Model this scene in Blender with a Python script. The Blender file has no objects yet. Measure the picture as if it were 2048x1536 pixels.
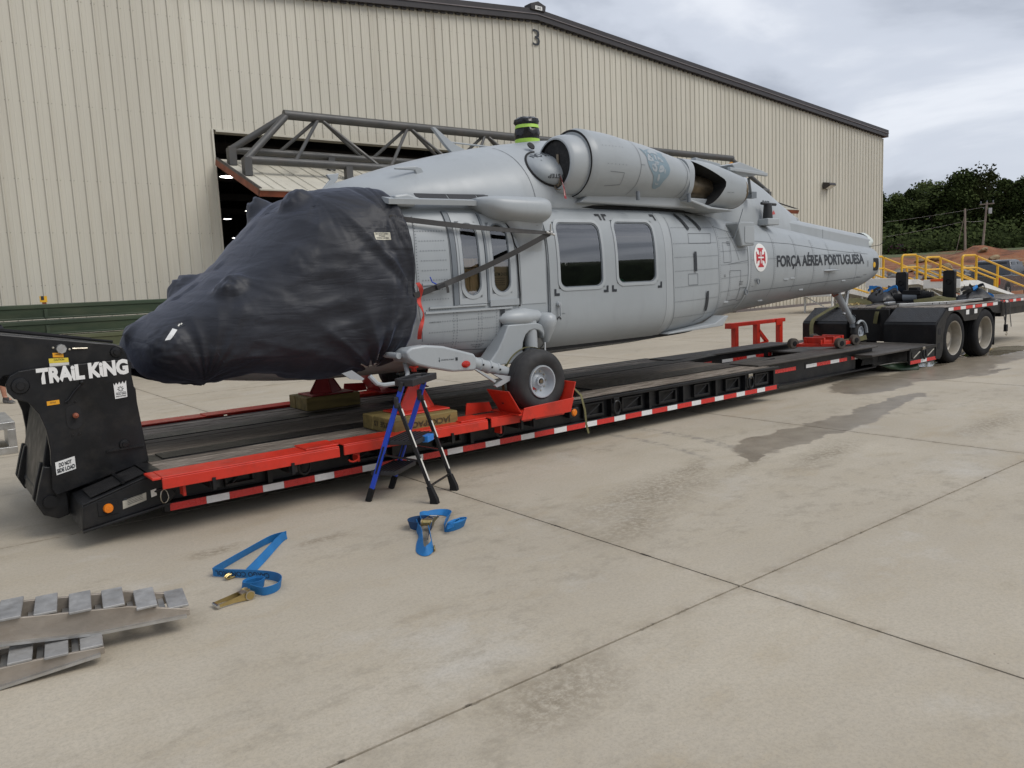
import bpy, bmesh, math, random
import numpy as np
from mathutils import Vector, Matrix, noise
from mathutils.bvhtree import BVHTree
R = math.radians
rng = random.Random(7)
sc = bpy.context.scene
COL = sc.collection

# ---------------------------------------------------------------- camera
H = 1.82
yaw, pit, roll = 0.914150419, 0.12735684, -0.0454513557
fw = Vector((math.cos(yaw)*math.cos(pit), math.sin(yaw)*math.cos(pit), -math.sin(pit)))
rt = Vector((math.sin(yaw), -math.cos(yaw), 0)); up = rt.cross(fw)
rt, up = rt*math.cos(roll)+up*math.sin(roll), -rt*math.sin(roll)+up*math.cos(roll)
cam = bpy.data.cameras.new('camera'); camo = bpy.data.objects.new('camera', cam); COL.objects.link(camo)
cam.sensor_width = 36; cam.lens = 1565.4*36/2048; cam.clip_start = .05; cam.clip_end = 3000
mw = Matrix((rt, up, -fw)).transposed().to_4x4(); mw.translation = Vector((0, 0, H)); camo.matrix_world = mw
sc.camera = camo
# ---------------------------------------------------------------- sky
SUN_EL, SUN_AZ = R(50), R(-62)          # azimuth measured from +X towards +Y
world = bpy.data.worlds.new('World'); sc.world = world; world.use_nodes = True
wt = world.node_tree; wt.nodes.clear()
def wn(t, **k):
    n = wt.nodes.new(t)
    for a, b in k.items(): setattr(n, a, b)
    return n
def wl(a, b): wt.links.new(a, b)
def wmath(op, a, b=None, c=None, clamp=False):
    n = wn('ShaderNodeMath', operation=op, use_clamp=clamp)
    for i, v in enumerate((a, b, c)):
        if v is None: continue
        if isinstance(v, (int, float)): n.inputs[i].default_value = v
        else: wl(v, n.inputs[i])
    return n.outputs[0]
sky = wn('ShaderNodeTexSky', sky_type='NISHITA'); sky.sun_disc = False
sky.sun_elevation = SUN_EL; sky.sun_rotation = math.pi/2-SUN_AZ; sky.air_density = 1; sky.dust_density = 2.5
skm = wn('ShaderNodeVectorMath', operation='SCALE'); wl(sky.outputs[0], skm.inputs[0]); skm.inputs['Scale'].default_value = .10
tc = wn('ShaderNodeTexCoord'); sx = wn('ShaderNodeSeparateXYZ'); wl(tc.outputs['Generated'], sx.inputs[0])
zz = wmath('ADD', wmath('MAXIMUM', sx.outputs[2], 0.0), 0.36)
cx = wn('ShaderNodeCombineXYZ'); wl(wmath('DIVIDE', sx.outputs[0], zz), cx.inputs[0]); wl(wmath('DIVIDE', sx.outputs[1], zz), cx.inputs[1])
mp = wn('ShaderNodeMapping'); wl(cx.outputs[0], mp.inputs[0]); mp.inputs['Location'].default_value = (1.35, .35, 0)
mp.inputs['Rotation'].default_value = (0, 0, R(38)); mp.inputs['Scale'].default_value = (1.0, .85, 1)
n1 = wn('ShaderNodeTexNoise'); n1.inputs['Scale'].default_value = 1.25; n1.inputs['Detail'].default_value = 7; n1.inputs['Roughness'].default_value = .52; n1.inputs['Distortion'].default_value = .35
wl(mp.outputs[0], n1.inputs['Vector'])
cr = wn('ShaderNodeValToRGB'); wl(n1.outputs['Fac'], cr.inputs[0])
cr.color_ramp.interpolation = 'EASE'
e = cr.color_ramp.elements
e[0].position = .28; e[0].color = (.20, .225, .275, 1)
e[1].position = .44; e[1].color = (.38, .415, .485, 1)
for p, c in ((.53, (.56, .60, .68, 1)), (.62, (.74, .77, .83, 1)), (.74, (.96, .965, .98, 1))):
    q = e.new(p); q.color = c
mixs = wn('ShaderNodeMix', data_type='RGBA'); mixs.inputs[0].default_value = .92
wl(skm.outputs[0], mixs.inputs[6]); wl(cr.outputs[0], mixs.inputs[7])
bg = wn('ShaderNodeBackground'); wl(mixs.outputs[2], bg.inputs[0]); bg.inputs[1].default_value = 1.0
wo = wn('ShaderNodeOutputWorld'); wl(bg.outputs[0], wo.inputs[0])
# ---------------------------------------------------------------- sun (veiled)
sl = bpy.data.lights.new('sun', 'SUN'); sl.energy = 1.45; sl.angle = R(30); sl.color = (1, .96, .9)
so = bpy.data.objects.new('sun', sl); COL.objects.link(so)
sd = Vector((math.cos(SUN_EL)*math.cos(SUN_AZ), math.cos(SUN_EL)*math.sin(SUN_AZ), math.sin(SUN_EL)))
so.rotation_euler = sd.to_track_quat('Z', 'Y').to_euler(); so.location = (0, 0, 40)
vs = sc.view_settings; vs.view_transform = 'Standard'; vs.look = 'None'; vs.exposure = 0.24; vs.gamma = 1; vs.use_curve_mapping = False

# ================================================================ helpers
def tag(o, label=None, cat=None, group=None, kind=None):
    if label: o['label'] = label
    if cat: o['category'] = cat
    if group: o['group'] = group
    if kind: o['kind'] = kind
    return o
def thing(name, loc, label, cat, group=None):
    o = bpy.data.objects.new(name, None); o.empty_display_size = .1; o.location = loc; COL.objects.link(o)
    return tag(o, label, cat, group)
def put(o, parent):
    """parent keeping world placement (parents are unrotated empties or meshes at origin)"""
    o.parent = parent
    if parent is not None:
        loc = Vector(parent.location)
        o.matrix_parent_inverse = Matrix.Translation(-loc)
    return o
class MB:
    def __init__(s): s.v = []; s.f = []; s.mi = []; s.cm = 0
    def add(s, vs, fs):
        o = len(s.v); s.v += [tuple(p) for p in vs]; s.f += [tuple(i+o for i in f) for f in fs]; s.mi += [s.cm]*len(fs); return s
    def box(s, a, b, M=None):
        x0, y0, z0 = a; x1, y1, z1 = b
        P = [(x0,y0,z0),(x1,y0,z0),(x1,y1,z0),(x0,y1,z0),(x0,y0,z1),(x1,y0,z1),(x1,y1,z1),(x0,y1,z1)]
        if M is not None: P = [M @ Vector(p) for p in P]
        return s.add(P, [(0,3,2,1),(4,5,6,7),(0,1,5,4),(1,2,6,5),(2,3,7,6),(3,0,4,7)])
    def bar(s, p, q, w, h, upv=(0,0,1)):
        p = Vector(p); q = Vector(q); d = (q-p).normalized(); uv = Vector(upv)
        a = d.cross(uv)
        if a.length < 1e-4: a = d.cross(Vector((1,0,0)))
        a.normalize(); b = a.cross(d).normalized(); a = a*w/2; b = b*h/2
        P = [p-a-b, p+a-b, p+a+b, p-a+b, q-a-b, q+a-b, q+a+b, q-a+b]
        return s.add(P, [(0,3,2,1),(4,5,6,7),(0,1,5,4),(1,2,6,5),(2,3,7,6),(3,0,4,7)][:])
    def cyl(s, p, q, r, r2=None, n=16, cap=True):
        p = Vector(p); q = Vector(q); d = (q-p).normalized(); r2 = r if r2 is None else r2
        a = d.orthogonal().normalized(); b = d.cross(a)
        P = []
        for c, rr in ((p, r), (q, r2)):
            for i in range(n):
                t = 2*math.pi*i/n; P.append(c+(a*math.cos(t)+b*math.sin(t))*rr)
        F = [(i, (i+1)%n, n+(i+1)%n, n+i) for i in range(n)]
        if cap: F += [tuple(range(n-1,-1,-1)), tuple(range(n, 2*n))]
        return s.add(P, F)
    def tube(s, pts, r, n=8, cap=True, closed=False):
        pts = [Vector(p) for p in pts]; N = len(pts); P = []; prev = None
        for i, p in enumerate(pts):
            a = pts[i-1] if (i > 0 or closed) else p; b = pts[(i+1)%N] if (i < N-1 or closed) else p
            d = (b-a).normalized()
            if prev is None: nn = d.orthogonal().normalized()
            else:
                nn = prev-d*prev.dot(d); nn = nn.normalized() if nn.length > 1e-5 else d.orthogonal().normalized()
            prev = nn; bb = d.cross(nn); rr = r[i] if isinstance(r, (list, tuple)) else r
            for k in range(n):
                t = 2*math.pi*k/n; P.append(p+(nn*math.cos(t)+bb*math.sin(t))*rr)
        F = []
        for i in range(N if closed else N-1):
            j = (i+1)%N
            for k in range(n): F.append((i*n+k, i*n+(k+1)%n, j*n+(k+1)%n, j*n+k))
        if cap and not closed: F += [tuple(range(n-1,-1,-1)), tuple(range((N-1)*n, N*n))]
        return s.add(P, F)
    def rev(s, prof, c, axis, n=32, cap=False):
        """revolve (r, t) profile about axis through c"""
        c = Vector(c); d = Vector(axis).normalized(); a = d.orthogonal().normalized(); b = d.cross(a); P = []
        for (r, t) in prof:
            for k in range(n):
                th = 2*math.pi*k/n; P.append(c+d*t+(a*math.cos(th)+b*math.sin(th))*r)
        F = []
        for i in range(len(prof)-1):
            for k in range(n): F.append((i*n+k, i*n+(k+1)%n, (i+1)*n+(k+1)%n, (i+1)*n+k))
        if cap: F += [tuple(range(n-1,-1,-1)), tuple(range((len(prof)-1)*n, len(prof)*n))]
        return s.add(P, F)
    def prism(s, poly, y0, y1, plane='xz'):
        """poly in given plane, extruded along the remaining axis"""
        n = len(poly)
        def m(p, t):
            return {'xz': (p[0], t, p[1]), 'xy': (p[0], p[1], t), 'yz': (t, p[0], p[1])}[plane]
        P = [m(p, y0) for p in poly]+[m(p, y1) for p in poly]
        F = [tuple(range(n)), tuple(range(2*n-1, n-1, -1))]+[(i, n+i, n+(i+1)%n, (i+1)%n) for i in range(n)]
        return s.add(P, F)
    def loft(s, rings, closed=True, cap=True):
        n = len(rings[0]); P = [p for r in rings for p in r]; F = []
        for i in range(len(rings)-1):
            for k in range(n if closed else n-1): F.append((i*n+k, i*n+(k+1)%n, (i+1)*n+(k+1)%n, (i+1)*n+k))
        if cap and closed: F += [tuple(range(n-1,-1,-1)), tuple(range((len(rings)-1)*n, len(rings)*n))]
        return s.add(P, F)
    def strip(s, pts, side, w, t=.003):
        """flat webbing along pts; side = unit vectors (list or one) across the width"""
        pts = [Vector(p) for p in pts]; N = len(pts); P = []
        for i, p in enumerate(pts):
            sv = Vector(side[i] if isinstance(side, list) else side).normalized()
            d = (pts[min(i+1, N-1)]-pts[max(i-1, 0)]).normalized(); nn = d.cross(sv).normalized()
            P += [p-sv*w/2-nn*t/2, p+sv*w/2-nn*t/2, p+sv*w/2+nn*t/2, p-sv*w/2+nn*t/2]
        F = []
        for i in range(N-1):
            for k in range(4): F.append((i*4+k, i*4+(k+1)%4, i*4+4+(k+1)%4, i*4+4+k))
        F += [(3,2,1,0), tuple(range(4*N-4, 4*N))]
        return s.add(P, F)
    def mesh(s, name, mats, smooth=40):
        me = bpy.data.meshes.new(name); me.from_pydata(s.v, [], s.f); me.update()
        bm = bmesh.new(); bm.from_mesh(me); bmesh.ops.recalc_face_normals(bm, faces=bm.faces); bm.to_mesh(me); bm.free()
        for m in (mats if isinstance(mats, (list, tuple)) else [mats]): me.materials.append(m)
        if any(s.mi): me.polygons.foreach_set('material_index', s.mi)
        if smooth:
            me.polygons.foreach_set('use_smooth', [True]*len(me.polygons)); me.set_sharp_from_angle(angle=R(smooth))
        return me
    def obj(s, name, mats, parent=None, smooth=40, bevel=0, seg=2):
        o = bpy.data.objects.new(name, s.mesh(name, mats, smooth)); COL.objects.link(o)
        if bevel:
            m = o.modifiers.new('bevel', 'BEVEL'); m.width = bevel; m.segments = seg; m.limit_method = 'ANGLE'; m.angle_limit = R(35)
            m.harden_normals = False
        if parent is not None: put(o, parent)
        return o
def inst(src, parent, loc):
    o = src.copy(); COL.objects.link(o); o.parent = None; o.matrix_parent_inverse = Matrix.Identity(4); o.location = loc
    if parent is not None: put(o, parent)
    return o
def rot_about(p, ax, ang): return Matrix.Translation(Vector(p)) @ Matrix.Rotation(ang, 4, ax) @ Matrix.Translation(-Vector(p))

# ---------------------------------------------------------------- materials
MATS = {}
class NT:
    def __init__(s, name):
        s.m = bpy.data.materials.new(name); s.m.use_nodes = True; s.t = s.m.node_tree; s.t.nodes.clear()
        s.out = s.n('ShaderNodeOutputMaterial'); s.pos = None
    def n(s, t, **k):
        n = s.t.nodes.new(t)
        for a, b in k.items(): setattr(n, a, b)
        return n
    def set(s, sock, v):
        if isinstance(v, bpy.types.NodeSocket): s.t.links.new(v, sock)
        elif isinstance(v, (tuple, list)) and len(v) == 3 and sock.type == 'RGBA': sock.default_value = (*v, 1)
        else: sock.default_value = v
    def P(s):
        if s.pos is None: s.pos = s.n('ShaderNodeNewGeometry').outputs['Position']
        return s.pos
    def math(s, op, a, b=None, c=None, clamp=False):
        n = s.n('ShaderNodeMath', operation=op, use_clamp=clamp)
        for i, v in enumerate((a, b, c)):
            if v is not None: s.set(n.inputs[i], v)
        return n.outputs[0]
    def map(s, scale=(1,1,1), loc=(0,0,0), rot=(0,0,0), vec=None):
        n = s.n('ShaderNodeMapping'); s.set(n.inputs[0], vec or s.P()); n.inputs['Location'].default_value = loc
        n.inputs['Rotation'].default_value = rot; n.inputs['Scale'].default_value = scale; return n.outputs[0]
    def noise(s, scale, detail=4, rough=.55, vec=None, dist=0):
        n = s.n('ShaderNodeTexNoise'); s.set(n.inputs['Vector'], vec or s.P()); n.inputs['Scale'].default_value = scale
        n.inputs['Detail'].default_value = detail; n.inputs['Roughness'].default_value = rough; n.inputs['Distortion'].default_value = dist
        return n.outputs['Fac']
    def ramp(s, fac, *stops):
        n = s.n('ShaderNodeValToRGB'); s.set(n.inputs[0], fac); el = n.color_ramp.elements
        for i, (p, c) in enumerate(stops):
            q = el[i] if i < 2 else el.new(p); q.position = p; q.color = (*c, 1) if len(c) == 3 else c
        return n.outputs[0]
    def mix(s, fac, a, b, mode='MIX'):
        n = s.n('ShaderNodeMix', data_type='RGBA', blend_type=mode); s.set(n.inputs[0], fac); s.set(n.inputs[6], a); s.set(n.inputs[7], b); return n.outputs[2]
    def rng(s, v, a, b, c=0., d=1.):
        n = s.n('ShaderNodeMapRange'); s.set(n.inputs[0], v); n.inputs[1].default_value = a; n.inputs[2].default_value = b
        s.set(n.inputs[3], c); s.set(n.inputs[4], d); return n.outputs[0]
    def bump(s, h, strength=.3, dist=.01, norm=None):
        n = s.n('ShaderNodeBump'); s.set(n.inputs['Height'], h); n.inputs['Strength'].default_value = strength; n.inputs['Distance'].default_value = dist
        if norm is not None: s.set(n.inputs['Normal'], norm)
        return n.outputs[0]
    def bsdf(s, col, rough=.5, metal=0., normal=None, **kw):
        b = s.n('ShaderNodeBsdfPrincipled'); s.set(b.inputs['Base Color'], col); s.set(b.inputs['Roughness'], rough); s.set(b.inputs['Metallic'], metal)
        if normal is not None: s.set(b.inputs['Normal'], normal)
        for k, v in kw.items(): s.set(b.inputs[k.replace('_', ' ')], v)
        s.t.links.new(b.outputs[0], s.out.inputs[0]); return b
def mat(name, col, rough=.5, metal=0., var=.12, vs=3., bump=.15, bs=60., dirt=0., dirtcol=(.12, .10, .08), stretch=(1,1,1), **kw):
    if name in MATS: return MATS[name]
    N = NT(name); v = N.map(stretch)
    a = N.noise(vs, 5, .6, v); c2 = tuple(max(0, x*(1-var*1.6)) for x in col); c3 = tuple(min(1, x*(1+var)) for x in col)
    c = N.ramp(a, (.3, c2), (.7, c3))
    if dirt:
        d = N.noise(vs*2.3, 8, .7, v); f = N.rng(d, .48, .72, 0, dirt); c = N.mix(f, c, dirtcol)
    rr = N.rng(N.noise(vs*4, 3), .3, .7, max(.02, rough-.08), min(1, rough+.08))
    N.bsdf(c, rr, metal, N.bump(N.noise(bs, 4, .6, v), bump, .004) if bump else None, **kw)
    MATS[name] = N.m; return N.m
def text_mesh(s, size=1., offset=0., sx=1., shear=0., space=1.):
    cu = bpy.data.curves.new('txt', 'FONT'); cu.body = s; cu.size = size; cu.offset = offset; cu.shear = shear; cu.space_character = space
    cu.align_x = 'LEFT'; cu.resolution_u = 3
    o = bpy.data.objects.new('txt', cu); COL.objects.link(o)
    dg = bpy.context.evaluated_depsgraph_get(); me = bpy.data.meshes.new_from_object(o.evaluated_get(dg))
    bpy.data.objects.remove(o); V = [(v.co.x*sx, v.co.y) for v in me.vertices]; F = [tuple(p.vertices) for p in me.polygons]
    bpy.data.meshes.remove(me); bpy.data.curves.remove(cu); return V, F
def fit2d(V, u0, u1, v0, v1):
    xs = [p[0] for p in V]; ys = [p[1] for p in V]; a, b, c, d = min(xs), max(xs), min(ys), max(ys)
    return [(u0+(p[0]-a)/(b-a)*(u1-u0), v0+(p[1]-c)/(d-c)*(v1-v0)) for p in V]
def decal(name, V, F, fn, m, parent, maxlen=.05):
    """flat print laid on a surface: 2-D mesh mapped through fn"""
    bm = bmesh.new(); bv = [bm.verts.new((p[0], p[1], 0)) for p in V]
    for f in F:
        try: bm.faces.new([bv[i] for i in f])
        except ValueError: pass
    bmesh.ops.triangulate(bm, faces=bm.faces)
    for _ in range(5):
        E = [e for e in bm.edges if e.calc_length() > maxlen]
        if not E: break
        bmesh.ops.subdivide_edges(bm, edges=E, cuts=1); bmesh.ops.triangulate(bm, faces=[f for f in bm.faces if len(f.verts) > 3])
    for v in bm.verts: v.co = fn(v.co.x, v.co.y)
    me = bpy.data.meshes.new(name); bm.to_mesh(me); bm.free(); me.materials.append(m); me.polygons.foreach_set('use_smooth', [True]*len(me.polygons))
    o = bpy.data.objects.new(name, me); COL.objects.link(o)
    if parent is not None: put(o, parent)
    return o
def rect2(u0, u1, v0, v1): return [(u0, v0), (u1, v0), (u1, v1), (u0, v1)], [(0, 1, 2, 3)]
def merge2(*L):
    V = []; F = []
    for v, f in L: o = len(V); V += list(v); F += [tuple(i+o for i in q) for q in f]
    return V, F
def line2(pts, w):
    """polyline of width w as quads"""
    V = []; F = []
    for (a, b) in zip(pts[:-1], pts[1:]):
        d = Vector((b[0]-a[0], b[1]-a[1])); L = d.length
        if L < 1e-6: continue
        n = Vector((-d.y, d.x))/L*w/2; o = len(V)
        V += [(a[0]+n.x, a[1]+n.y), (a[0]-n.x, a[1]-n.y), (b[0]-n.x, b[1]-n.y), (b[0]+n.x, b[1]+n.y)]; F.append((o, o+1, o+2, o+3))
    return V, F
def rrect(x0, x1, z0, z1, r, n=6):
    P = []
    for cx_, cz, a0 in ((x1-r, z1-r, 0), (x0+r, z1-r, 90), (x0+r, z0+r, 180), (x1-r, z0+r, 270)):
        for i in range(n+1):
            t = R(a0+90*i/n); P.append((cx_+r*math.cos(t), cz+r*math.sin(t)))
    return P
def yplane(y): return lambda u, v: Vector((u, y, v))
# ================================================================ shared materials
m_black = mat('black_steel_paint', (.0075, .008, .0095), .40, 0, .35, 2.2, .12, 40, .5, (.034, .030, .026), Specular_IOR_Level=.38)
m_blackr = mat('black_rubber', (.011, .011, .012), .8, 0, .2, 4, .2, 80, .2, (.035, .032, .03), Specular_IOR_Level=.3)
m_red = mat('red_enamel', (.60, .033, .016), .36, 0, .12, 2.4, .08, 30, .5, (.20, .03, .02))
m_redd = mat('dark_red_enamel', (.30, .018, .018), .45, 0, .15, 3, .1, 40, .2, (.06, .02, .02))
m_tape_r = mat('red_reflective_tape', (.60, .035, .03), .3, 0, .08, 8, 0, 1, .22, (.08, .03, .03), (3, 1, 8))
m_tape_w = mat('white_reflective_tape', (.74, .74, .73), .3, 0, .05, 8, 0, 1, .15, (.25, .23, .2), (3, 1, 8))
m_white = mat('white_paint', (.78, .78, .76), .45, 0, .06, 2, .05, 30, .12, (.4, .37, .32))
def airskin(name, col):
    N = NT(name); a = N.noise(.9, 5, .6); c = N.ramp(a, (.3, tuple(x*.94 for x in col)), (.7, tuple(x*1.03 for x in col)))
    c = N.mix(N.rng(N.noise(2.6, 8, .72, N.map((1.4, 1, .22))), .53, .76, 0, .34), c, tuple(x*.68 for x in col))
    wv = N.noise(1.5, 2, .5, N.map((1, 1, 1.5))); fi = N.noise(60, 3, .6)
    N.bsdf(c, N.rng(N.noise(5, 4), .3, .7, .33, .46), 0, N.bump(fi, .04, .002, N.bump(wv, .28, .03)), Specular_IOR_Level=.5); MATS[name] = N.m; return N.m
m_grey = airskin('aircraft_grey', (.325, .350, .365)); m_greyl = airskin('aircraft_grey_light', (.365, .390, .405))
m_greyd = mat('aircraft_grey_dark', (.16, .18, .20), .45, 0, .05, 2, .05, 30)
m_seam = mat('panel_seam', (.13, .14, .15), .6, 0, .1, 5, 0)
m_mark = mat('black_marking', (.02, .024, .03), .5, 0, .05, 5, 0)
m_dark = mat('flat_black', (.008, .008, .009), .7, 0, .2, 6, .1, 40)  # black for small parts, and painted shade inside holes, gaps and recesses
m_alu = mat('bare_aluminium', (.55, .55, .54), .38, .85, .12, 4, .2, 50, .25, (.25, .22, .19))
m_steel = mat('zinc_steel', (.50, .46, .38), .35, .9, .12, 8, .1, 60)
m_wheel = mat('wheel_grey', (.40, .43, .46), .4, .1, .05, 6, .05, 40, .08, (.2, .18, .16))
m_yellow = mat('safety_yellow', (.72, .40, .02), .45, 0, .06, 2, .05, 40, .1, (.4, .25, .05))
m_orange = mat('orange_marker', (.75, .20, .01), .3, 0, .05, 10, 0)
m_blue = mat('blue_webbing', (.012, .16, .42), .6, 0, .15, 6, .5, 300, .1, (.02, .05, .12))
m_ladblue = mat('ladder_blue', (.012, .06, .50), .35, 0, .06, 4, .03, 30)
m_plastic = mat('black_plastic', (.02, .02, .022), .5, 0, .1, 8, .15, 90)
m_sticker = mat('printed_sticker', (.70, .68, .62), .45, 0, .04, 20, 0)
m_chrome = mat('polished_metal', (.6, .6, .6), .2, 1, .05, 10, .02)

# ---------------------------------------------------------------- concrete
def concrete():
    N = NT('weathered_concrete')
    big = N.noise(.33, 6, .6, dist=.3); midn = N.noise(1.6, 7, .62, N.map((1, 1.7, 1), rot=(0, 0, R(20)))); fine = N.noise(26, 5, .7); grit = N.noise(140, 3, .7)
    c = N.ramp(big, (.36, (.415, .362, .282)), (.64, (.51, .452, .358)))
    c = N.mix(N.rng(midn, .44, .72, 0, .5), c, (.42, .355, .255))
    c = N.mix(N.rng(N.noise(.9, 6, .7, N.map((1, 1, 1), (11, 4, 0))), .56, .74, 0, .5), c, (.56, .54, .50))
    c = N.mix(N.rng(N.noise(.55, 6, .72, N.map((1, 2.2, 1), (3, 9, 0))), .56, .76, 0, .6), c, (.36, .275, .16))
    c = N.mix(N.rng(fine, .40, .70, .0, .35), c, (.34, .31, .26))
    c = N.mix(N.rng(grit, .58, .72, 0, .55), c, (.20, .18, .145))
    # scattered dark pits
    vo = N.n('ShaderNodeTexVoronoi'); vo.inputs['Scale'].default_value = 5.5; N.set(vo.inputs['Vector'], N.P())
    pit = N.math('MULTIPLY', N.rng(vo.outputs['Distance'], .012, .035, 1, 0), N.rng(N.noise(2.2, 2), .5, .6, 0, 1))
    c = N.mix(N.math('MULTIPLY', pit, .7), c, (.05, .045, .04))
    # shallow worn band where grit collects
    band = N.math('MULTIPLY', N.rng(N.noise(3.4, 9, .78, N.map((1, 1.4, 1), (7, 2, 0))), .50, .66), N.rng(N.noise(.42, 3, .5, N.map((1, 1.6, 1), (2, 5, 0))), .44, .56))
    c = N.mix(N.math('MULTIPLY', band, .5), c, (.22, .19, .14))
    # spilled water: a chain of ellipses with a ragged rim
    w1 = N.n('ShaderNodeTexNoise'); N.set(w1.inputs['Vector'], N.P()); w1.inputs['Scale'].default_value = 2.6; w1.inputs['Detail'].default_value = 6; w1.inputs['Roughness'].default_value = .62
    wob = N.n('ShaderNodeVectorMath', operation='MULTIPLY_ADD'); N.set(wob.inputs[0], w1.outputs['Color']); wob.inputs[1].default_value = (.7, .42, 0); N.set(wob.inputs[2], N.P())
    def blobs(L, soft):
        cur = None
        for (x, y, rx, ry, a) in L:
            sub = N.n('ShaderNodeVectorMath', operation='SUBTRACT'); N.set(sub.inputs[0], wob.outputs[0]); sub.inputs[1].default_value = (x+.35, y+.21, 0)
            m = N.map((1/rx, 1/ry, 0), rot=(0, 0, 0), vec=N.map((1, 1, 0), rot=(0, 0, -R(a)), vec=sub.outputs[0]))
            ln = N.n('ShaderNodeVectorMath', operation='LENGTH'); N.set(ln.inputs[0], m)
            cur = ln.outputs['Value'] if cur is None else N.math('MINIMUM', cur, ln.outputs['Value'])
        return N.rng(cur, 1.0-soft, 1.0, 1, 0)
    wet = blobs([(7.5, 4.86, .9, .33, 4), (8.6, 4.88, 1.0, .30, 2), (9.8, 5.02, 1.0, .22, 8), (10.8, 5.15, .7, .15, 5), (11.9, 6.2, 1.2, .55, 12), (13.9, 6.0, 1.7, .62, 0), (16.2, 6.4, 1.9, .8, 0), (6.55, 4.62, .35, .10, 20), (14.2, 5.35, .8, .10, 0)], .10)
    damp = N.math('MULTIPLY', blobs([(5.75, 4.72, .6, .18, 25), (6.3, 4.5, .7, .16, 10), (2.3, 5.35, .3, .10, 0), (4.9, 4.45, 1.35, .45, 10), (4.2, 4.0, .8, .3, 20), (7.1, 4.15, 1.1, .26, 8), (2.1, 2.5, .55, .28, 10), (1.0, 1.9, .55, .3, 30), (3.2, 5.2, .5, .14, 10), (9.6, 3.6, 1.3, .3, 0), (1.6, 5.7, .35, .12, 0)], .85), N.rng(N.noise(22, 8, .8), .40, .56, .0, 1.))
    c = N.mix(N.math('MULTIPLY', damp, .7), c, (.17, .135, .085))
    c = N.mix(N.math('MULTIPLY', wet, N.rng(N.noise(3.1, 6, .7), .35, .65, .45, .85)), c, (.16, .128, .092))
    puddle = blobs([(17.6, 6.55, 1.5, .42, 0), (15.0, 6.6, .7, .2, 0)], .12)
    # dirt caught along the joints, fraying outwards
    sq = N.n('ShaderNodeSeparateXYZ'); N.set(sq.inputs[0], N.P()); jn = N.noise(7, 7, .75); jd = None
    for ax, off, per in ((0, 3.705, 4.572), (1, 2.703, 4.262)):
        fr_ = N.math('FRACT', N.math('DIVIDE', N.math('SUBTRACT', sq.outputs[ax], off), per)); dd = N.math('MULTIPLY', N.math('MINIMUM', fr_, N.math('SUBTRACT', 1., fr_)), per); jd = dd if jd is None else N.math('MINIMUM', jd, dd)
    jm = N.math('MULTIPLY', N.rng(jd, .0, .10, 1, 0), N.rng(jn, .42, .62)); c = N.mix(N.math('MULTIPLY', jm, .4), c, (.17, .125, .075))
    chip = N.math('MULTIPLY', N.rng(jd, .010, .017, 1, 0), N.rng(N.noise(5, 5, .7), .58, .64)); c = N.mix(N.math('MULTIPLY', chip, .8), c, (.05, .04, .03))
    # hairline cracks in a few slabs
    vc = N.n('ShaderNodeTexVoronoi'); vc.feature = 'DISTANCE_TO_EDGE'; vc.inputs['Scale'].default_value = .33; wc_ = N.n('ShaderNodeVectorMath', operation='MULTIPLY_ADD'); N.set(wc_.inputs[0], w1.outputs['Color']); wc_.inputs[1].default_value = (.5, .5, 0); N.set(wc_.inputs[2], N.P()); N.set(vc.inputs['Vector'], wc_.outputs[0])
    ck = N.math('MULTIPLY', N.rng(vc.outputs['Distance'], .0012, .0035, 1, 0), N.rng(N.noise(.35, 2), .52, .60)); c = N.mix(N.math('MULTIPLY', ck, .0), c, (.10, .08, .06))
    # tyre scuffs
    for (cx_, cy, r_, wd, am) in ((3.1, 6.2, 3.35, .07, .5), (3.1, 6.2, 3.85, .10, .55)):
        sub = N.n('ShaderNodeVectorMath', operation='DISTANCE'); N.set(sub.inputs[0], N.P()); sub.inputs[1].default_value = (cx_, cy, 0)
        d = N.math('ABSOLUTE', N.math('SUBTRACT', sub.outputs['Value'], r_))
        k = N.math('MULTIPLY', N.rng(d, wd*.4, wd, 1, 0), N.rng(N.noise(9, 4, .7), .42, .6))
        sp = N.n('ShaderNodeSeparateXYZ'); N.set(sp.inputs[0], N.P())
        k = N.math('MULTIPLY', k, N.math('MULTIPLY', N.rng(sp.outputs[1], 4.6, 5.2), N.rng(sp.outputs[0], 5.0, 5.6)))
        c = N.mix(N.math('MULTIPLY', k, am), c, (.13, .125, .12))
    ro = N.rng(wet, 0, 1, .85, .34); ro = N.rng(puddle, 0, 1, ro, .03)
    br_ = N.noise(55, 6, .75); c = N.mix(N.rng(br_, .46, .60, .0, .30), c, (.27, .24, .19))
    h = N.math('ADD', N.math('ADD', N.math('MULTIPLY', fine, .6), grit), N.math('MULTIPLY', br_, .8))
    b = N.bump(h, .35, .003); mixn = N.n('ShaderNodeMix', data_type='VECTOR'); N.set(mixn.inputs[0], puddle); N.set(mixn.inputs[4], b)
    N.set(mixn.inputs[5], N.n('ShaderNodeNewGeometry').outputs['Normal'])
    N.bsdf(c, ro, 0, mixn.outputs[1]); return N.m
m_conc = concrete()
m_joint = mat('joint_dirt', (.045, .036, .026), .95, 0, .2, 5, 0)

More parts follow.
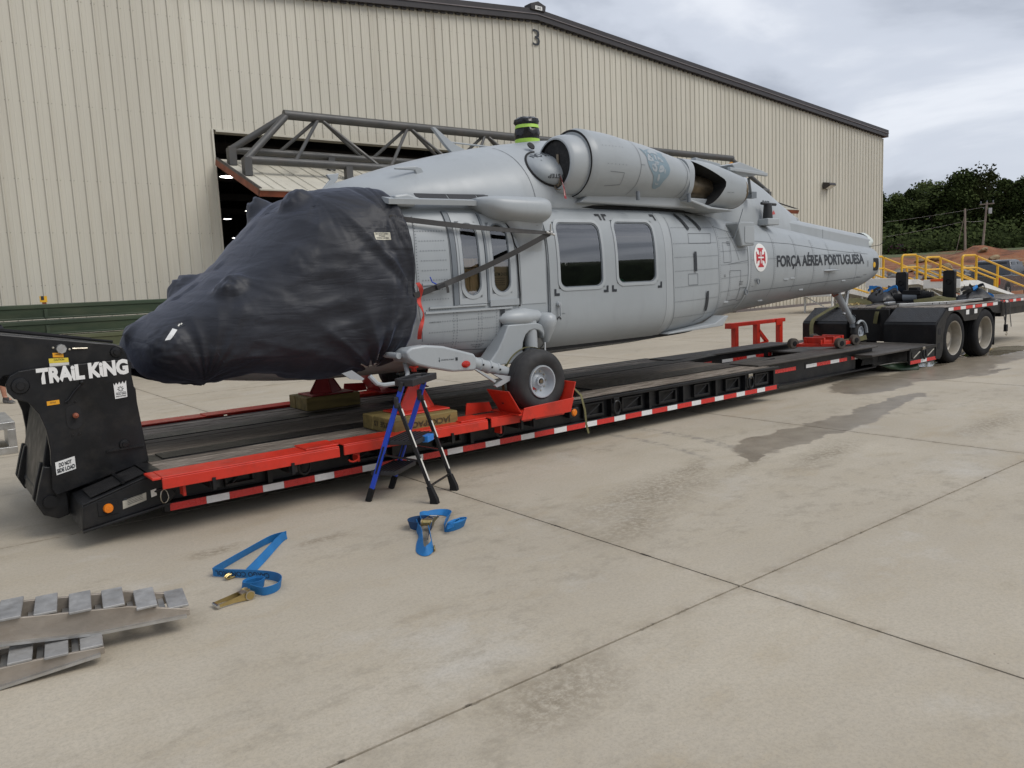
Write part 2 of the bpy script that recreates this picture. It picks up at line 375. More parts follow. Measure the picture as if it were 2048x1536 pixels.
# ---------------------------------------------------------------- ground
g = MB(); S = 1500
g.add([(-S, -S, -.024), (S, -S, -.024), (S, S, -.024), (-S, S, -.024)], [(0, 1, 2, 3)])
ground = tag(g.obj('ground', m_joint, None, 0), kind='structure')
PX, PY, JX, JY = 4.572, 4.262, 3.705, 2.703
s = MB(); gp = .014
hx, hy = PX/2-gp/2, PY/2-gp/2
s.box((-hx, -hy, -.022), (hx, hy, 0))
slab0 = s.mesh('concrete_slab', m_conc, 0)
for i in range(-4, 12):
    for j in range(-3, 5):
        o = bpy.data.objects.new('concrete_slab', slab0); COL.objects.link(o); o.parent = ground
        o.location = (JX+PX*(i+.5), JY+PY*(j+.5), 0)
# the wide apron beyond, too far to tell its slabs apart
a = MB()
Z = -.004
xa, xb, ya, yb = JX-4*PX, JX+12*PX, JY-3*PY, JY+5*PY
for (x0, x1, y0, y1) in ((-90, xa, -60, yb), (xb, 78, -60, yb+4), (xa, xb, -60, ya)):
    a.add([(x0, y0, Z), (x1, y0, Z), (x1, y1, Z), (x0, y1, Z)], [(0, 1, 2, 3)])
tag(a.obj('apron', m_conc, None, 0), kind='structure')

# ================================================================ hangar
BY = 22.75
def cladmat():
    N = NT('beige_cladding'); oi = N.n('ShaderNodeObjectInfo').outputs['Random']; v = N.map((1, 1, .10))
    c = N.ramp(N.noise(.7, 5, .6, v), (.35, (.535, .505, .425)), (.65, (.605, .575, .487)))
    c = N.mix(N.rng(oi, 0, 1, 0, .14), c, (.47, .44, .37))
    c = N.mix(N.rng(N.noise(1.9, 7, .7, N.map((1.6, 1, .06))), .54, .76, 0, .42), c, (.36, .315, .24))
    sp = N.n('ShaderNodeSeparateXYZ'); N.set(sp.inputs[0], N.P())
    lo = N.math('MULTIPLY', N.rng(sp.outputs[2], .1, 1.3, 1, 0), N.rng(N.noise(2.2, 6, .7, N.map((1, 1, .3))), .38, .62)); c = N.mix(N.math('MULTIPLY', lo, .5), c, (.27, .22, .15))
    dent = N.noise(1.1, 3, .5, N.map((2.5, 1, .8)))
    N.bsdf(c, N.rng(N.noise(3, 4), .3, .7, .38, .55), 0, N.bump(dent, .12, .02)); MATS['beige_cladding'] = N.m; return N.m
m_clad = cladmat()
m_trim = mat('dark_bronze_trim', (.035, .03, .03), .4, 0, .1, 2, .05)
m_trim2 = mat('bronze_trim_light', (.16, .14, .14), .35, 0, .1, 2, .05)
m_inside = mat('hangar_interior', (.03, .032, .034), .8, 0, .2, .5, 0)  # near-black colour stands in for the shade inside the hangar
m_rust = mat('rust_primer', (.24, .065, .03), .6, 0, .25, 3, .2, 30, .4, (.10, .035, .02))
hangar = thing('hangar', (19.3, BY, 0), 'large beige corrugated metal hangar with dark gable trim and open door', 'hangar')
RX, RZ, SL = 19.3, 11.22, .0855
RIB = .302
XL = 7.4-45*RIB; XR = XL+168*RIB
DX0, DX1, DZ = 7.4, 7.4+78*RIB, 6.45
def ztop(x): return RZ-SL*abs(x-RX)
def panel(x0, zb_fn):
    """one wall sheet three ribs wide"""
    b = MB(); pr = []
    for k in range(3):
        x = x0+k*RIB
        pr += [(x, 0), (x+.014, -.036), (x+.044, -.036), (x+.060, 0), (x+.15, 0), (x+.158, -.003), (x+.174, -.003), (x+.182, 0)]
    pr.append((x0+3*RIB-.001, 0)); n = len(pr)
    V = []
    for (x, d) in pr: V += [(x, BY+d, zb_fn(x)), (x, BY+d, ztop(x))]
    b.add(V, [(2*i, 2*i+2, 2*i+3, 2*i+1) for i in range(n-1)])
    return b
nP = int(round((XR-XL)/(3*RIB)))
for k in range(nP):
    x0 = XL+k*3*RIB; xm = x0+1.5*RIB
    ov = DX0 < xm < DX1
    panel(x0, (lambda x: DZ) if ov else (lambda x: .05)).obj('wall_panel', m_clad, hangar, 0)
# screw rows along the girts
b = MB()
for z in (1.1, 2.3, 3.6, 4.9, 6.75, 8.1, 9.3, 10.3):
    for k in range(168):
        x = XL+k*RIB-.012
        if z > ztop(x)-.3 or (z < DZ and DX0-.1 < x < DX1+.1): continue
        for dx in (0, .085): b.add([(x+dx-.008, BY-.004, z-.008), (x+dx+.008, BY-.004, z-.008), (x+dx+.008, BY-.004, z+.008), (x+dx-.008, BY-.004, z+.008)], [(0, 1, 2, 3)])
tag(b.obj('screw_rows', mat('screw_heads', (.22, .20, .16), .5, .3), hangar, 0), kind='stuff')
# door jambs, header trim, base trim, corner trim
for x in (DX0-.02, DX1-.03): b = MB(); b.box((x, BY-.06, .13), (x+.05, BY+.35, DZ)); b.obj('door_jamb', m_clad, hangar, 0)
b = MB(); b.box((DX0+.1, BY-.05, DZ-.06), (DX1-.1, BY+.3, DZ)); b.obj('door_header', m_clad, hangar, 0)
b = MB(); b.box((XL, BY-.05, 0), (DX0-.02, BY+.1, .12)).box((DX1+.02, BY-.05, 0), (XR, BY+.1, .12)); b.obj('base_trim', m_trim2, hangar, 0)
b = MB(); b.box((XR-.005, BY-.045, .12), (XR+.06, BY+.2, ztop(XR)-.12)); b.obj('corner_trim', m_clad, hangar, 0)
for side in (-1, 1):
    xe = XR+.3 if side > 0 else XL-.3
    for (z0, z1, y0, m_, nm) in ((-.02, .16, -.20, m_trim, 'rake_trim'), (.16, .19, -.235, m_trim2, 'rake_edge'), (.19, .36, -.21, m_trim, 'rake_gutter')):
        b = MB(); P = []
        for x in (RX, xe):
            zz0 = RZ-SL*abs(x-RX)
            P += [(x, BY+y0, zz0+z0), (x, BY+y0, zz0+z1), (x, BY+.25, zz0+z1), (x, BY+.25, zz0+z0)]
        b.add(P, [(0, 1, 5, 4), (1, 2, 6, 5), (2, 3, 7, 6), (3, 0, 4, 7), (0, 3, 2, 1), (4, 5, 6, 7)]); b.obj(nm, m_, hangar, 0)
    # scalloped closure strip under the trim
    b = MB()
    n = int(abs(xe-RX)/RIB)
    for k in range(n):
        x = RX+side*(k+.25)*RIB; z = RZ-SL*abs(x-RX)
        b.box((x-.09, BY-.10, z-.075), (x+.09, BY-.04, z-.018))
    tag(b.obj('closure_strip', m_trim, hangar, 0), kind='stuff')
    b = MB(); P = []
    for x in (RX, xe):
        zz0 = RZ-SL*abs(x-RX)+.33
        P += [(x, BY-.15, zz0), (x, BY+42, zz0), (x, BY+42, zz0-.1), (x, BY-.15, zz0-.1)]
    b.add(P, [(0, 1, 5, 4), (3, 2, 6, 7), (0, 4, 7, 3), (1, 2, 6, 5)]); b.obj('roof', m_trim, hangar, 0)
b = MB(); b.prism([(RX-.32, RZ+.28), (RX+.32, RZ+.28), (RX+.36, RZ+.48), (RX, RZ+.60), (RX-.36, RZ+.48)], BY-.27, BY+.1); rc = b.obj('ridge_cap', m_trim, hangar, 0, .01)
b = MB(); b.prism([(RX-.15, RZ+.30), (RX+.17, RZ+.30), (RX+.17, RZ+.43), (RX-.15, RZ+.43)], BY-.275, BY-.27); pl = b.obj('maker_plate', m_white, rc, 0)
V, F = text_mesh('SBS', 1, .01); decal('plate_lettering', fit2d(V, RX-.10, RX+.12, RZ+.33, RZ+.40), F, yplane(BY-.279), m_mark, rc, 9)
V, F = text_mesh('3', 1, .0); decal('number_three', fit2d(V, 19.15, 19.5, 10.35, 10.92), F, yplane(BY-.048), m_mark, hangar, 9)
# side, back and inner faces
b = MB(); b.box((XR-.02, BY+.02, 0), (XR, BY+42, ztop(XR))); b.box((XL, BY+.02, 0), (XL+.02, BY+42, ztop(XL))); b.obj('side_wall', m_clad, hangar, 0)
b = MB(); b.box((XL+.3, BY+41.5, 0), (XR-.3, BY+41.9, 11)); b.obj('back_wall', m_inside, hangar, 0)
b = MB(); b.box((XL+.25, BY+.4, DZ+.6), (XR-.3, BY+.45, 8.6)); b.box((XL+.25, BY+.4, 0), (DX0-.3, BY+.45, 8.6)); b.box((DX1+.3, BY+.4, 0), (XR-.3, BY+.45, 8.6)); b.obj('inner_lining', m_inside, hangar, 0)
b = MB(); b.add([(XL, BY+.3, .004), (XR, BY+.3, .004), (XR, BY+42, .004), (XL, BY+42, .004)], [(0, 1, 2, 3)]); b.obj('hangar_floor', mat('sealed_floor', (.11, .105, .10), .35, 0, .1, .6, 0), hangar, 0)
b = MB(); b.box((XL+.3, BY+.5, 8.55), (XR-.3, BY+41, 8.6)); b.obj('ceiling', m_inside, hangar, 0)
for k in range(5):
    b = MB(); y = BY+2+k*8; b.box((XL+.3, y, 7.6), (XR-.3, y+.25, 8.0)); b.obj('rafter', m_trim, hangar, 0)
# lit high-bay lamps inside
m_lamp = bpy.data.materials.new('lamp_glow'); m_lamp.use_nodes = True
bn = m_lamp.node_tree.nodes['Principled BSDF']; bn.inputs['Emission Color'].default_value = (1, .97, .9, 1); bn.inputs['Emission Strength'].default_value = 6
for i, (px, py, y, lb) in enumerate(((9.54, 28.0, 5.95, 'lit high-bay lamp just inside the hangar door, nearest its left jamb'), (13.91, 38.0, 5.86, 'lit high-bay lamp in the dark doorway above the bunched nose cover'),
        (19.43, 58.0, 7.38, 'smallest lit lamp deep in the hangar beside the left jamb'), (16.55, 48.0, 5.30, 'lowest lit lamp in the hangar doorway, close to the draped cover'), (21.46, 34.0, 8.0, 'lit lamp seen under the door truss beside the upright grey blade'))):
    p = Vector((px, py, y)); t = thing('high_bay_lamp', (p.x, p.y, p.z), lb, 'lamp', 'lamps in the hangar')
    b = MB(); b.rev([(.02, .45), (.08, .42), (.16, .3), (.30, .05), (.31, 0)], p, (0, 0, 1), 20); b.obj('reflector', m_alu, t)
    b = MB(); b.rev([(.0, -.03), (.15, -.025), (.26, .0), (.28, .02)], p, (0, 0, 1), 20); b.obj('lens', m_lamp, t)
    b = MB(); b.cyl(p+Vector((0, 0, .44)), (p.x, p.y, 8.56), .012, n=6); b.obj('hanger', m_trim, t)
# ---------------------------------------------------------------- swung-up door leaf with its truss
m_tube = mat('truss_grey', (.07, .07, .068), .45, 0, .15, 1.5, .1, 30, .2, (.14, .09, .06))
door = thing('hangar_door', (19.3, 21, 5), 'swung-up beige hangar door leaf with rust edge beams and grey tube truss', 'hangar door')
la, lb_ = Vector((0, 22.55, 5.62)), Vector((0, 19.45, 4.42))
ld = lb_-la; ln_ = Vector((0, -ld.z, ld.y)).normalized(); ln_ = ln_ if ln_.z > 0 else -ln_
nL = 26; wL = (DX1-DX0-.1)/nL
for k in range(nL):
    b = MB(); x0 = DX0+.05+k*wL; pr = [(0, 0), (.3, 0), (.315, .03), (.345, .03), (.36, 0), (.62, 0), (.635, .03), (.665, .03), (.68, 0), (wL-.002, 0)]
    V = []
    for (u, d) in pr:
        for q in (la, lb_): V.append(Vector((x0+u, 0, 0))+q+ln_*d)
    b.add(V, [(2*i, 2*i+1, 2*i+3, 2*i+2) for i in range(len(pr)-1)]); b.obj('leaf_panel', m_clad, door, 0)
for x in (DX0+.02, DX1-.02):
    b = MB(); b.bar(Vector((x, 0, 0))+la-ln_*.09, Vector((x, 0, 0))+lb_-ln_*.09, .1, .17, ln_); b.obj('edge_beam', m_rust, door, 0)
    b = MB(); b.bar(Vector((x-.02, 0, 0))+la+ln_*.02, Vector((x-.02, 0, 0))+lb_+ln_*.02, .06, .05, ln_); b.obj('edge_seal', m_trim, door, 0)
b = MB(); b.bar(Vector((DX0-.03, 0, 0))+lb_-ln_*.09, Vector((DX1+.03, 0, 0))+lb_-ln_*.09, .09, .15, ln_); b.obj('front_beam', m_rust, door, 0)
b = MB(); b.bar(Vector((DX0-.03, 0, 0))+lb_+ln_*.01-ld.normalized()*-.03, Vector((DX1+.03, 0, 0))+lb_+ln_*.01, .10, .03, ln_); b.obj('front_capping', m_clad, door, 0)
b = MB()
for k in range(5):
    q = la+ld*(k+.5)/5-ln_*.07; b.bar(Vector((DX0+.1, 0, 0))+q, Vector((DX1-.1, 0, 0))+q, .06, .12, ln_)
b.obj('under_purlin', m_rust, door, 0)
T1, T2, T3 = (21.95, 5.78), (20.85, 5.36), (21.6, 6.78)
b = MB(); b.cyl((DX0+.15, *T1), (DX1-.15, *T1), .10, n=14); b.obj('bottom_chord', m_tube, door)
b = MB(); b.cyl((DX0+.25, *T2), (DX1-.15, *T2), .11, n=14); b.obj('bottom_chord', m_tube, door)
b = MB(); b.cyl((DX0+1.65, *T3), (DX1-1.65, *T3), .13, n=14); b.obj('top_chord', m_tube, door)
for x0, x1 in ((DX0+.2, DX0+1.75), (DX1-.2, DX1-1.75)):
    for T in (T1, T2): b = MB(); b.cyl((x0, *T), (x1, *T3), .095, n=12); b.obj('end_brace', m_tube, door)
x = DX0+2.7; d = 1
while x < DX1-3.6:
    for T in (T1, T2):
        for dx in (-1.15, 1.5):
            b = MB(); b.cyl((x, *T3), (x+dx, *T), .05, n=8); b.obj('brace', m_tube, door)
    x += 2.95
for k in range(9):
    xx = DX0+.22+k*2.9
    for T in (T1, T2):
        zl = la.z+(T[0]-la.y)/(lb_.y-la.y)*(lb_.z-la.z)
        b = MB(); b.box((xx-.10, T[0]-.12, zl-.02), (xx+.10, T[0]+.12, T[1]+.05) if k == 0 else (xx+.1, T[0]+.06, T[1]-.03)); b.obj('truss_foot', m_tube, door, 0)
# ---------------------------------------------------------------- wall lamp
t = thing('wall_light', (38.7, BY-.2, 6.1), 'dark floodlight fixed high on the hangar wall near its right corner', 'wall light')
b = MB(); b.prism([(BY-.04, 6.30), (BY-.42, 6.24), (BY-.46, 6.12), (BY-.16, 5.96), (BY-.04, 5.96)], 38.38, 38.98, 'yz'); b.obj('housing', m_trim, t, 0, .02)
b = MB(); b.add([(38.44, BY-.452, 6.105), (38.92, BY-.452, 6.105), (38.92, BY-.18, 5.955), (38.44, BY-.18, 5.955)], [(0, 1, 2, 3)]); b.obj('lens', m_sticker, t, 0)
# ---------------------------------------------------------------- stacked green beams
m_green = mat('green_beam_paint', (.030, .052, .026), .55, 0, .22, .8, .1, 20, .3, (.12, .12, .07), (.4, 1, 2))
m_green2 = mat('olive_beam_paint', (.085, .095, .045), .6, 0, .2, .8, .1, 20, .45, (.16, .15, .09), (.4, 1, 2))
m_wood = mat('raw_timber', (.33, .25, .13), .75, 0, .2, 1.5, .3, 30, .3, (.14, .10, .06), (1, 8, 8))
names = ['topmost dark green steel beam in the stack against the hangar wall', 'second green steel beam from the top of the stack by the hangar', 'olive third beam down in the stack, scuffed along its edge', 'lowest green steel beam of the stack behind the gooseneck']
for k in range(4):
    z1 = 1.84-.362*k; z0 = z1-.335; xo = (-.0, .1, -.15, .05)[k]; yf = 20.45+(.05, 0, -.05, .02)[k]
    t = thing('steel_beam', (1, yf+.3, z0), names[k], 'beam', 'green beams stacked by the hangar'); mm = m_green2 if k == 2 else m_green
    b = MB(); b.box((-7, yf, z1-.10), (6.7+xo, yf+.62, z1)); b.obj('top_flange', mm, t, 0, .015)
    b = MB(); b.prism([(yf+.04, z0+.03), (yf+.02, z1-.10), (yf+.6, z1-.10), (yf+.58, z0+.03)], -7, 6.68+xo, 'yz'); b.obj('web', mm, t, 0, .01)
    b = MB(); b.box((-7, yf+.01, z0), (6.7+xo, yf+.61, z0+.045)); b.obj('bottom_flange', mm, t, 0, .01)
    for xx in (-2.2, 2.6, 5.3):
        b = MB(); b.box((xx-.035, yf-.012, z0+.02), (xx+.035, yf+.03, z1-.11)); b.obj('stiffener', mm, t, 0)
for i, xx in enumerate((-4.5, .5, 5.9)):
    b = MB(); b.box((xx, 20.47, -.002), (xx+.22, 21.06, .415)); o = b.obj('timber_block', m_wood, None, 0, .01)
    tag(o, ('timber block under the left of the green beam stack', 'timber block under the middle of the green beam stack', 'timber block under the green beam end nearest the cover nose')[i], 'block', 'blocks under the beams')
t = thing('yellow_tag', (2.58, 20.6, 1.84), 'small yellow and black tape marker standing on the green beam', 'marker')
b = MB(); b.box((2.52, 20.55, 1.88), (2.66, 20.60, 2.02)); b.obj('flag', m_yellow, t, 0)
b = MB(); b.box((2.54, 20.545, 1.93), (2.60, 20.549, 2.02)); b.obj('black_patch', m_mark, t, 0)
b = MB(); b.box((2.56, 20.56, 1.84), (2.64, 20.60, 1.88)); b.obj('foot', m_rust, t, 0)
# ================================================================ lowboy trailer
Y0, Y1 = 6.42, 8.95
TC = (Y0+Y1)/2
trailer = thing('lowboy_trailer', (8, TC, 0), 'long black lowboy trailer with timber deck, red outriggers and striped reflective tape', 'trailer')
def tread():
    N = NT('tread_plate'); br = N.n('ShaderNodeTexChecker'); 
    m = N.map((1, 1, 1), rot=(0, 0, R(45))); br.inputs['Scale'].default_value = 46; N.set(br.inputs['Vector'], m)
    w = N.n('ShaderNodeTexWave'); w.inputs['Scale'].default_value = 17; N.set(w.inputs['Vector'], m)
    d = N.noise(5, 7, .7); c = N.ramp(d, (.35, (.008, .0085, .010)), (.72, (.030, .028, .027)))
    N.bsdf(c, N.rng(d, .3, .7, .26, .5), .15, N.bump(N.math('ADD', br.outputs['Fac'], w.outputs['Fac']), .8, .004)); return N.m
m_tread = tread()
def plankmat():
    N = NT('weathered_plank'); v = N.map((.9, 16, 16)); g1 = N.noise(3.0, 8, .75, v); g2 = N.noise(14, 5, .7, N.map((.5, 9, 9)))
    oi = N.n('ShaderNodeObjectInfo').outputs['Random']
    c = N.ramp(g1, (.40, (.055, .042, .033)), (.49, (.20, .165, .132)), (.60, (.42, .37, .315)))
    st = N.rng(N.math('ADD', N.noise(.8, 6, .7, N.map((.6, 2.2, 1))), N.math('MULTIPLY', N.math('SUBTRACT', oi, .5), .12)), .44, .66, .0, .85)
    sp = N.n('ShaderNodeSeparateXYZ'); N.set(sp.inputs[0], N.P())
    yb = N.rng(N.math('ABSOLUTE', N.math('SUBTRACT', sp.outputs[1], TC)), .20, .85, .62, .0)      # oil and tyre dirt along the middle
    c = N.mix(N.math('MAXIMUM', N.math('MULTIPLY', st, .8), yb), c, N.ramp(g2, (.42, (.022, .019, .017)), (.60, (.085, .073, .063))))
    N.bsdf(c, N.rng(g1, .3, .7, .55, .85), 0, N.bump(N.math('ADD', g1, g2), .7, .006)); return N.m
m_plank = plankmat()
# ---- wooden deck
def planks(x0, x1, ys, zt, parent=trailer):
    for (ya, yb_) in ys:
        n = max(1, round((yb_-ya)/.185)); w = (yb_-ya)/n
        for k in range(n):
            b = MB(); dz = rng.uniform(-.004, .004); xs0, xs1 = x0+rng.uniform(0, .012), x1-rng.uniform(0, .012)
            b.box((xs0, ya+k*w+.005, zt-.04+dz), (xs1, ya+(k+1)*w-.005, zt+dz)); b.obj('plank', m_plank, parent, 0, .006, 1)
DK = .48
planks(1.48, 9.72, ((Y0+.03, 6.98), (7.30, 8.06), (8.38, Y1-.03)), DK)
for (ya, yb_) in ((6.985, 7.295), (8.065, 8.375)):
    b = MB(); b.box((1.5, ya+.004, DK-.05), (6.6, yb_-.004, DK-.006)); b.obj('beam_flange', m_black, trailer, 0)
    b = MB(); b.box((1.62, ya+.02, DK-.006), (3.4, yb_-.02, DK+.004)); b.obj('tread_plate', m_tread, trailer, 0)
    b = MB(); b.box((6.6, ya-.03, DK-.05), (9.74, yb_+.03, DK+.008)); b.obj('tread_plate', m_tread, trailer, 0)
    b = MB(); b.prism([(9.745, DK+.007), (10.45, .515), (10.45, .50), (9.745, DK-.03)], ya-.03, yb_+.03); b.obj('ramp_plate', m_tread, trailer, 0)
    b = MB(); b.box((1.5, ya+.06, .16), (9.7, ya+.25, DK-.05)); b.obj('main_beam', m_black, trailer, 0)
# ---- side channels with pockets, rings and tape
for (ya, sgn) in ((Y0, 1), (Y1, -1)):
    def yy(d): return ya+sgn*d
    def BX(b, x0, x1, d0, d1, z0, z1):
        a, c = sorted((yy(d0), yy(d1))); return b.box((x0, a, z0), (x1, c, z1))
    b = MB(); BX(b, 1.46, 9.75, .0, .10, .445, DK+.003); BX(b, 1.46, 9.75, .0, .10, .165, .235); BX(b, 1.46, 9.75, .075, .10, .235, .445); b.obj('side_channel', m_black, trailer, 0, .005, 1)
    for (x0, x1) in ((5.98, 6.30), (6.60, 6.95), (7.25, 7.58), (7.92, 8.23), (8.57, 8.87), (9.22, 9.53), (1.95, 2.2), (3.1, 3.4), (4.0, 4.3)):
        b = MB(); BX(b, x0, x1, .03, .075, .262, .292); BX(b, x0, x1, .03, .075, .405, .43); BX(b, x0, x0+.025, .03, .075, .292, .405); BX(b, x1-.025, x1, .03, .075, .292, .405)
        p = b.obj('stake_pocket', m_black, trailer, 0, .004, 1)
        b = MB(); P0 = (x0+.06, yy(.045), .285); P1 = (x1-.07, yy(.035), .40); b.cyl(P0, P1, .009, n=8); b.obj('pocket_latch', m_black, p)
        b = MB(); BX(b, x1+.10, x1+.14, .012, .075, .235, .445); b.obj('web_stiffener', m_black, trailer, 0)
    for xr in (6.47, 9.07, 2.62, 4.75):
        b = MB(); BX(b, xr-.045, xr+.045, -.012, .02, .385, .452); rg = b.obj('ring_bracket', m_steel if xr > 9 else m_black, trailer, 0, .006)
        b = MB(); pts = []
        for i in range(20):
            t = 2*math.pi*i/20; pts.append((xr+.055*math.sin(t), yy(-.014), .335+.075*math.cos(t)))
        b.tube(pts, .013, 8, closed=True); b.obj('tie_ring', m_black, rg)
    # tape, alternating red and white, one strip each
    x = 1.50; k = 0
    while x < 9.66:
        L = (.28 if k % 2 == 0 else .185); x1 = min(x+L, 9.70)
        b = MB(); BX(b, x, x1-.002, -.004, -.0005, .170, .228); b.obj('tape_strip', m_tape_r if k % 2 == 0 else m_tape_w, trailer, 0)
        x = x1; k += 1
    b = MB(); BX(b, 5.72, 5.86, -.02, .07, .31, .42); lg = b.obj('lamp_housing', m_black, trailer, 0, .01)
    b = MB(); b.rev([(.0, .0), (.03, .002), (.042, .014), (.045, .03)], (5.79, yy(-.035), .365), (0, sgn, 0), 16); b.obj('amber_lens', m_orange, lg)
    # ---- red outriggers swung out beside the deck
    for (x0, x1, z) in ((1.40, 2.84, .505), (2.88, 4.42, .512), (4.46, 5.42, .52)):
        b = MB(); BX(b, x0, x1, -.27, .0, z-.012, z); BX(b, x0, x1, -.275, -.258, z-.095, z-.012)
        orr = b.obj('outrigger', m_red, trailer, 0, .004, 1)
        b = MB(); BX(b, x1-.28, x1+.02, -.22, .035, z, z+.012); b.obj('lap_plate', m_red, orr, 0, .003, 1)
        for xx in (x0+.35, x1-.45):
            b = MB(); BX(b, xx, xx+.07, -.25, .03, z-.16, z-.10); BX(b, xx+.01, xx+.035, -.29, -.265, z-.165, z-.07); b.obj('swing_arm', m_black, orr, 0)
        b = MB(); BX(b, x0+.16, x0+.18, -.20, -.10, z-.19, z-.10); b.obj('pin_lug', m_red, orr, 0)
    b = MB(); BX(b, 1.335, 1.40, -.26, -.0, .485, .503); b.add([], []); b.obj('outrigger_tip', m_red, trailer, 0, .004, 1)
    b = MB(); pts = [(1.46+.03*math.cos(t*.6), yy(-.03+.01*math.sin(t)), .30+.055*math.sin(t*.6)) for t in range(11)]; b.tube(pts, .004, 6, closed=True); b.obj('pin_wire', m_steel, trailer)
    b = MB(); b.cyl((1.40, yy(.01), .345), (1.72, yy(-.06), .375), .016, n=8); b.obj('lock_pin', m_black, trailer)
    b = MB(); pts = [(2.98+.05*math.sin(t*.55), yy(-.24), .375+.035*math.cos(t*.55)) for t in range(0, 9)]; b.tube(pts, .008, 6); b.obj('red_hook', m_red, trailer)
# underside cross members
for k in range(11):
    b = MB(); b.box((1.7+k*.78, Y0+.1, .25), (1.78+k*.78, Y1-.1, .43)); b.obj('cross_member', m_black, trailer, 0)
# ---- front wedge that the gooseneck drops into
b = MB(); b.prism([(.88, .15), (.90, .335), (1.38, .475), (1.475, .478), (1.56, .30), (1.50, .235)], Y0, Y1); wd = b.obj('front_wedge', m_black, trailer, 0, .012)
b = MB(); b.prism([(.97, .366), (1.36, .481), (1.36, .488), (.97, .374)], Y0+.09, Y0+.42); b.obj('wedge_plate', m_tread, wd, 0)
b = MB(); b.prism([(1.19, .432), (1.21, .438), (1.21, .460), (1.19, .452)], Y0+.06, Y0+.46); b.obj('wedge_rib', m_black, wd, 0)
b = MB(); b.prism([(1.375, .483), (1.47, .484), (1.47, .492), (1.375, .491)], Y0, Y1); b.obj('wedge_lip', m_black, wd, 0)
b = MB(); b.prism([(.895, .335), (1.38, .475), (1.38, .487), (.895, .348)], Y0-.012, Y0+.03); b.obj('wedge_edge', m_black, wd, 0, .004)
b = MB(); b.prism([(.88, .135), (1.50, .225), (1.50, .245), (.88, .155)], Y0-.03, Y0+.06); b.obj('wedge_foot', m_black, wd, 0, .004)
b = MB(); b.rev([(0, -.03), (.03, -.028), (.036, -.012), (.037, 0)], (1.065, Y0, .285), (0, 1, 0), 20); b.obj('amber_lens', m_orange, wd)
b = MB(); b.box((.995, Y0-.008, .232), (1.135, Y0, .345)); b.obj('lens_bezel', m_blackr, wd, 0, .02)
b = MB(); P = [(1.165, .255), (1.335, .292), (1.338, .352), (1.168, .318)]; b.prism(P, Y0-.004, Y0); b.obj('data_plate', mat('stamped_plate', (.42, .40, .34), .4, .3, .15, 20, .1), wd, 0)
b = MB(); b.prism([(1.372, .305), (1.412, .314), (1.412, .368), (1.372, .360)], Y0-.004, Y0); b.obj('small_sticker', m_sticker, wd, 0)
V, F = merge2(*[line2([(1.20, .30-.012*k+.02), (1.31, .324-.012*k+.02)], .003) for k in range(4)], rect2(1.178, 1.20, .322, .337)); decal('plate_print', V, F, yplane(Y0-.0062), m_mark, wd, 9)
